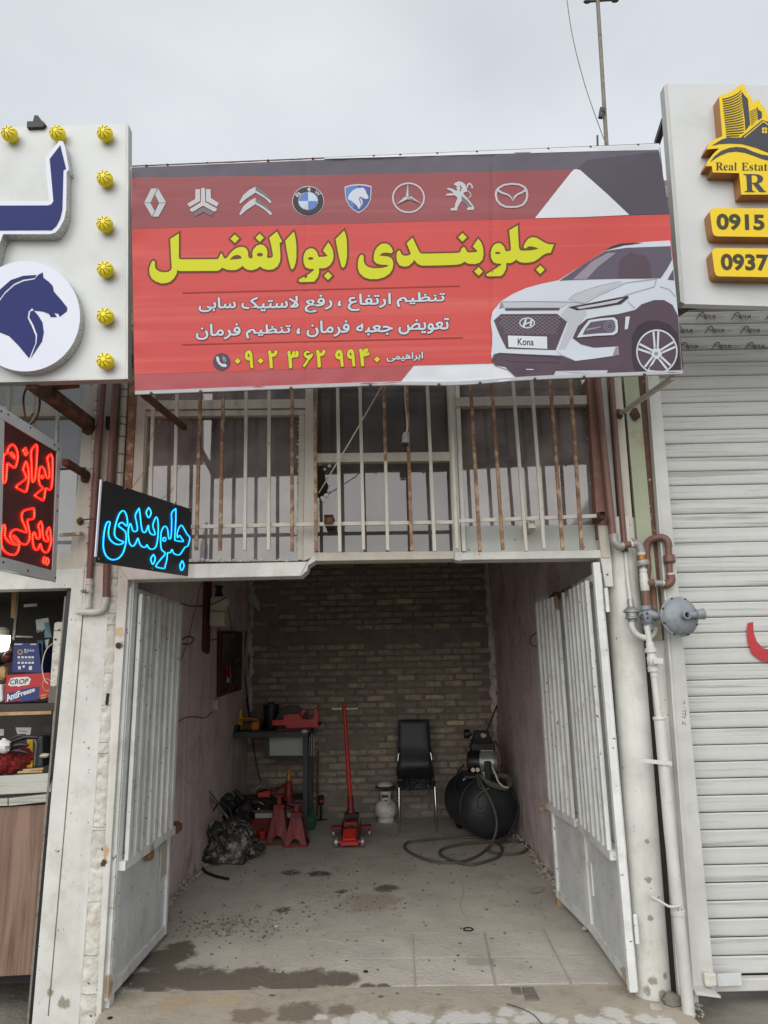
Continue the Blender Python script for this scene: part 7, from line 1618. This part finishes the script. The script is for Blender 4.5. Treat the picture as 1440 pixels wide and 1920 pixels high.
o = MB().tube([P(912, 1372, Dcy + .3), P(932, 1322, Dcy + .3)], .009, 8).build('black_rod', 'blacks', None); tag(o, 'black rod standing up behind the air compressor pump', 'rod')
o = MB().ball(P(906, 1379, Dcy + .25), .03, (1, .6, .8), 8, 6, .5).build('rag_lump', 'greenp', None); tag(o, 'small greenish rag on the compressor cylinder head', 'rag'); o.data.materials[0] = W['panelw']; o.scale = (1, 1, 1)
# air hose
t = thing('air_hose', 'grey air hose draped over the compressor tank and looped on the floor', 'hose', tuple(G(880, 1600)))
yh = Dcy - .03
loops = [P(897, 1452, Dcy + .1), P(903, 1470, Dcy + .02), P(912, 1486, yh), P(922, 1505, yh - .03), P(930, 1530, yh - .04), P(931, 1552, yh - .05), P(926, 1572, yh - .08), G(915, 1590, .02), G(897, 1604, .012), G(872, 1614, .012), G(840, 1618, .012), G(800, 1612, .012), G(768, 1598, .012), G(759, 1588, .012), G(764, 1580, .012), G(790, 1577, .012), G(835, 1572, .012), G(880, 1570, .012), G(915, 1573, .014), G(935, 1583, .014), G(942, 1593, .014), G(935, 1606, .014), G(915, 1614, .014), G(885, 1621, .014), G(860, 1617, .014), G(835, 1608, .014), G(824, 1600, .014), G(832, 1591, .014), G(860, 1584, .016), G(900, 1579, .02), G(930, 1577, .02), G(965, 1577, .012), G(985, 1583, .012), G(990, 1590, .012), G(975, 1600, .012), G(945, 1602, .012), G(920, 1597, .014), G(912, 1592, .014)]
MB().tube(smooth_path(loops, 6), .0125, 10).build('floor_loops', 'hose', t)
MB().tube(smooth_path([G(936, 1580, .03), P(950, 1570, yh - .02), P(964, 1545, yh), P(972, 1520, yh), P(970, 1500, yh + .02), P(960, 1485, yh + .06)], 6), .0125, 10).build('tank_loop', 'hosed', t)
MB().tube(smooth_path([P(895, 1452, Dcy + .05), P(899, 1475, Dcy + .0), P(910, 1480, yh), P(918, 1478, yh), P(907, 1483, yh), P(896, 1492, yh - .01), P(892, 1505, yh - .02), P(896, 1518, yh - .03), P(906, 1520, yh - .03), P(911, 1512, yh - .03)], 6), .0085, 8).build('short_coil', 'hose', t)
ym = Dcy - .0
for k in range(3):
    f = k * 3
    MB().tube(smooth_path([P(900, 1453, ym), P(915, 1464 + f, ym - .03), P(935, 1472 + f, ym - .04), P(952, 1476 + f * .6, ym - .03), P(959 - f, 1468, ym), P(955 - f, 1456 + f * .6, ym + .05), P(940, 1451 + f, ym + .08), P(930, 1452 + f, ym + .1)], 6), .0095, 8).build('upper_coil', 'hose', t)
MB().tube(smooth_path([P(923, 1438, ym), P(929, 1452, ym - .04), P(935, 1466, ym - .06), P(944, 1475, ym - .06), P(953, 1476, ym - .05)], 6), .008, 8).build('upper_coil', 'cream', t)
# left wall fittings
def LX(px, py, o=0): return PX(px, py, XL + o)
t = thing('conduit', 'dark red steel strip on the left wall behind the white box', 'conduit', tuple(LX(391, 1225, .02)))
MB().prism([LX(x, y, .03) for x, y in [(386, 1080), (398, 1088), (394, 1222), (391, 1226), (384, 1222)]], (-.02, 0, 0)).build('strip', 'maroon', t, .003)
MB().beam(LX(394, 1200, .04), LX(405, 1199, .06), .02, .01).build('hook', 'maroon', t)
t = thing('wall_box', 'white box with bottle neck hung by wire high on the left wall', 'container', tuple(LX(408, 1175, .15)))
yb_ = LX(408, 1150, .12).y
MB().prism([P(x, y, yb_) for x, y in [(394, 1119), (420, 1119), (420, 1173), (392, 1173)]], (0, .14, 0)).build('box_body', 'cream', t, .012)
MB().prism([P(x, y, yb_ + .02) for x, y in [(420.5, 1122), (427, 1124), (427, 1137), (420.5, 1137)]], (0, .1, 0)).build('side_lug', 'cream', t, .008)
MB().prism([P(x, y, yb_ + .04) for x, y in [(401, 1097), (417, 1097), (413, 1106), (417, 1117), (402, 1117), (405, 1106)]], (0, .06, 0)).build('neck', 'grease', t, .004)
MB().tube(smooth_path([P(391, 1145, yb_ - .01), P(406, 1146, yb_ - .015), P(426, 1147, yb_ - .005)], 4), .003, 6).build('tie_wire', 'wiredark', t)
o = MB().tube(smooth_path([P(338, 1130, 1.05), P(355, 1136, 1.8), P(385, 1136, yb_ - .05), P(405, 1130, yb_ - .03), P(424, 1120, yb_)], 6), .005, 6).build('hanging_cable', 'wiredark', None); tag(o, 'dark cable slung from the left gate to the white wall box', 'cable')
o = MB().tube([P(427, 1138, yb_ + .05), P(436, 1188, yb_ + .6)], .004, 6).build('drop_cable', 'wiredark', None); tag(o, 'cable dropping from the white wall box to the tool board', 'cable')
t = thing('tool_board', 'dark board hung with wrenches on the left wall beside the brick corner', 'tool board', tuple(LX(432, 1300, .03)))
MB().prism([LX(x, y, .03) for x, y in [(412, 1183), (455, 1184), (453, 1293), (411, 1307)]], (-.02, 0, 0)).build('board', 'pegb', t, .003)
MB().prism([LX(x, y, .034) for x, y in [(412, 1183), (414.5, 1183), (413.5, 1307), (411, 1307)]], (-.01, 0, 0)).build('board_edge', 'maroon', t, .001)
for i, x in enumerate((420, 424, 428, 431.5, 435, 438)):
    yb2 = 1240 - i * 6
    w_ = MB().tube([LX(x, 1190, .045), LX(x - 2, yb2, .045)], .006, 6); w_.ball(LX(x, 1190, .045), .014, (.4, 1, 1)); w_.ball(LX(x - 2, yb2, .045), .012, (.4, 1, 1)); w_.build('wrench', 'steel', t)
for i, x in enumerate((440, 443.5, 447, 450.5, 454)):
    w_ = MB().tube([LX(x, 1238, .045), LX(x - 8 + i, 1285 + (i % 2) * 5, .05)], .007, 6); w_.ball(LX(x, 1238, .045), .018, (.4, 1, 1)); w_.ball(LX(x - 8 + i, 1285 + (i % 2) * 5, .05), .015, (.4, 1, 1)); w_.build('wrench', 'steel', t)
MB().tube([LX(426, 1248, .045), LX(424, 1268, .05), LX(432, 1270, .05), LX(431, 1250, .045)], .008, 6).build('pliers', 'red', t)
MB().prism([LX(x, y, .05) for x, y in [(427, 1271), (432, 1271), (431, 1280), (427, 1280)]], (-.01, 0, 0)).build('tag_card', 'panelw', t)
MB().tube([LX(426, 1300, .05), LX(430, 1290, .05), LX(433, 1282, .05)], .009, 6).build('red_cutter', 'red', t)
o = MB().tube([P(452, 1184, 4.45), P(458, 1184, 4.45), P(456, 1232, 4.45)], [.03, .03, .02], 8).build('black_clamp', 'blacks', None); tag(o, 'black clamp hanging in the back left corner above the wrenches', 'clamp')
o = MB().tube(smooth_path([P(456, 1225, 4.47), P(459, 1262, 4.47), P(463, 1300, 4.47), P(468, 1345, 4.47)], 4), .008, 6).build('corner_cable', 'wiredark', None); tag(o, 'dark cable running down the back left corner', 'cable')
t = thing('wall_socket', 'small white socket box on the left wall below the tool board', 'socket', tuple(LX(405, 1330, .04)))
ys_ = LX(400, 1322, .0).y
MB().prism([P(x, y, ys_) for x, y in [(399, 1313), (409, 1313), (409, 1331), (399, 1331)]], (0, .08, 0)).build('socket_box', 'panelw', t, .003)
o = MB().tube(smooth_path([LX(399, 1334, .01), LX(385, 1346, .01), LX(365, 1344, .01), LX(348, 1346, .01), LX(334, 1354, .01)], 5), .0035, 6).build('wall_cable', 'maroon', None); tag(o, 'thin cable wandering along the left wall from the white socket', 'cable')
o = MB().tube([LX(378, 1090, .01), LX(367, 1140, .01), LX(350, 1210, .01), LX(336, 1245, .01)], .003, 5).build('wall_cable', 'wiredark', None); tag(o, 'thin straight wire falling across the left wall behind the gate', 'cable')
t = thing('dark_bottle_shelf', 'dark glassy jar behind the top of the left gate', 'jar', tuple(P(305, 1108, 1.6)))
MB().prism([P(x, y, 1.6) for x, y in [(299, 1082), (328, 1084), (327, 1100), (320, 1108), (300, 1104)]], (0, .1, 0)).build('jar', 'tank', t, .01)
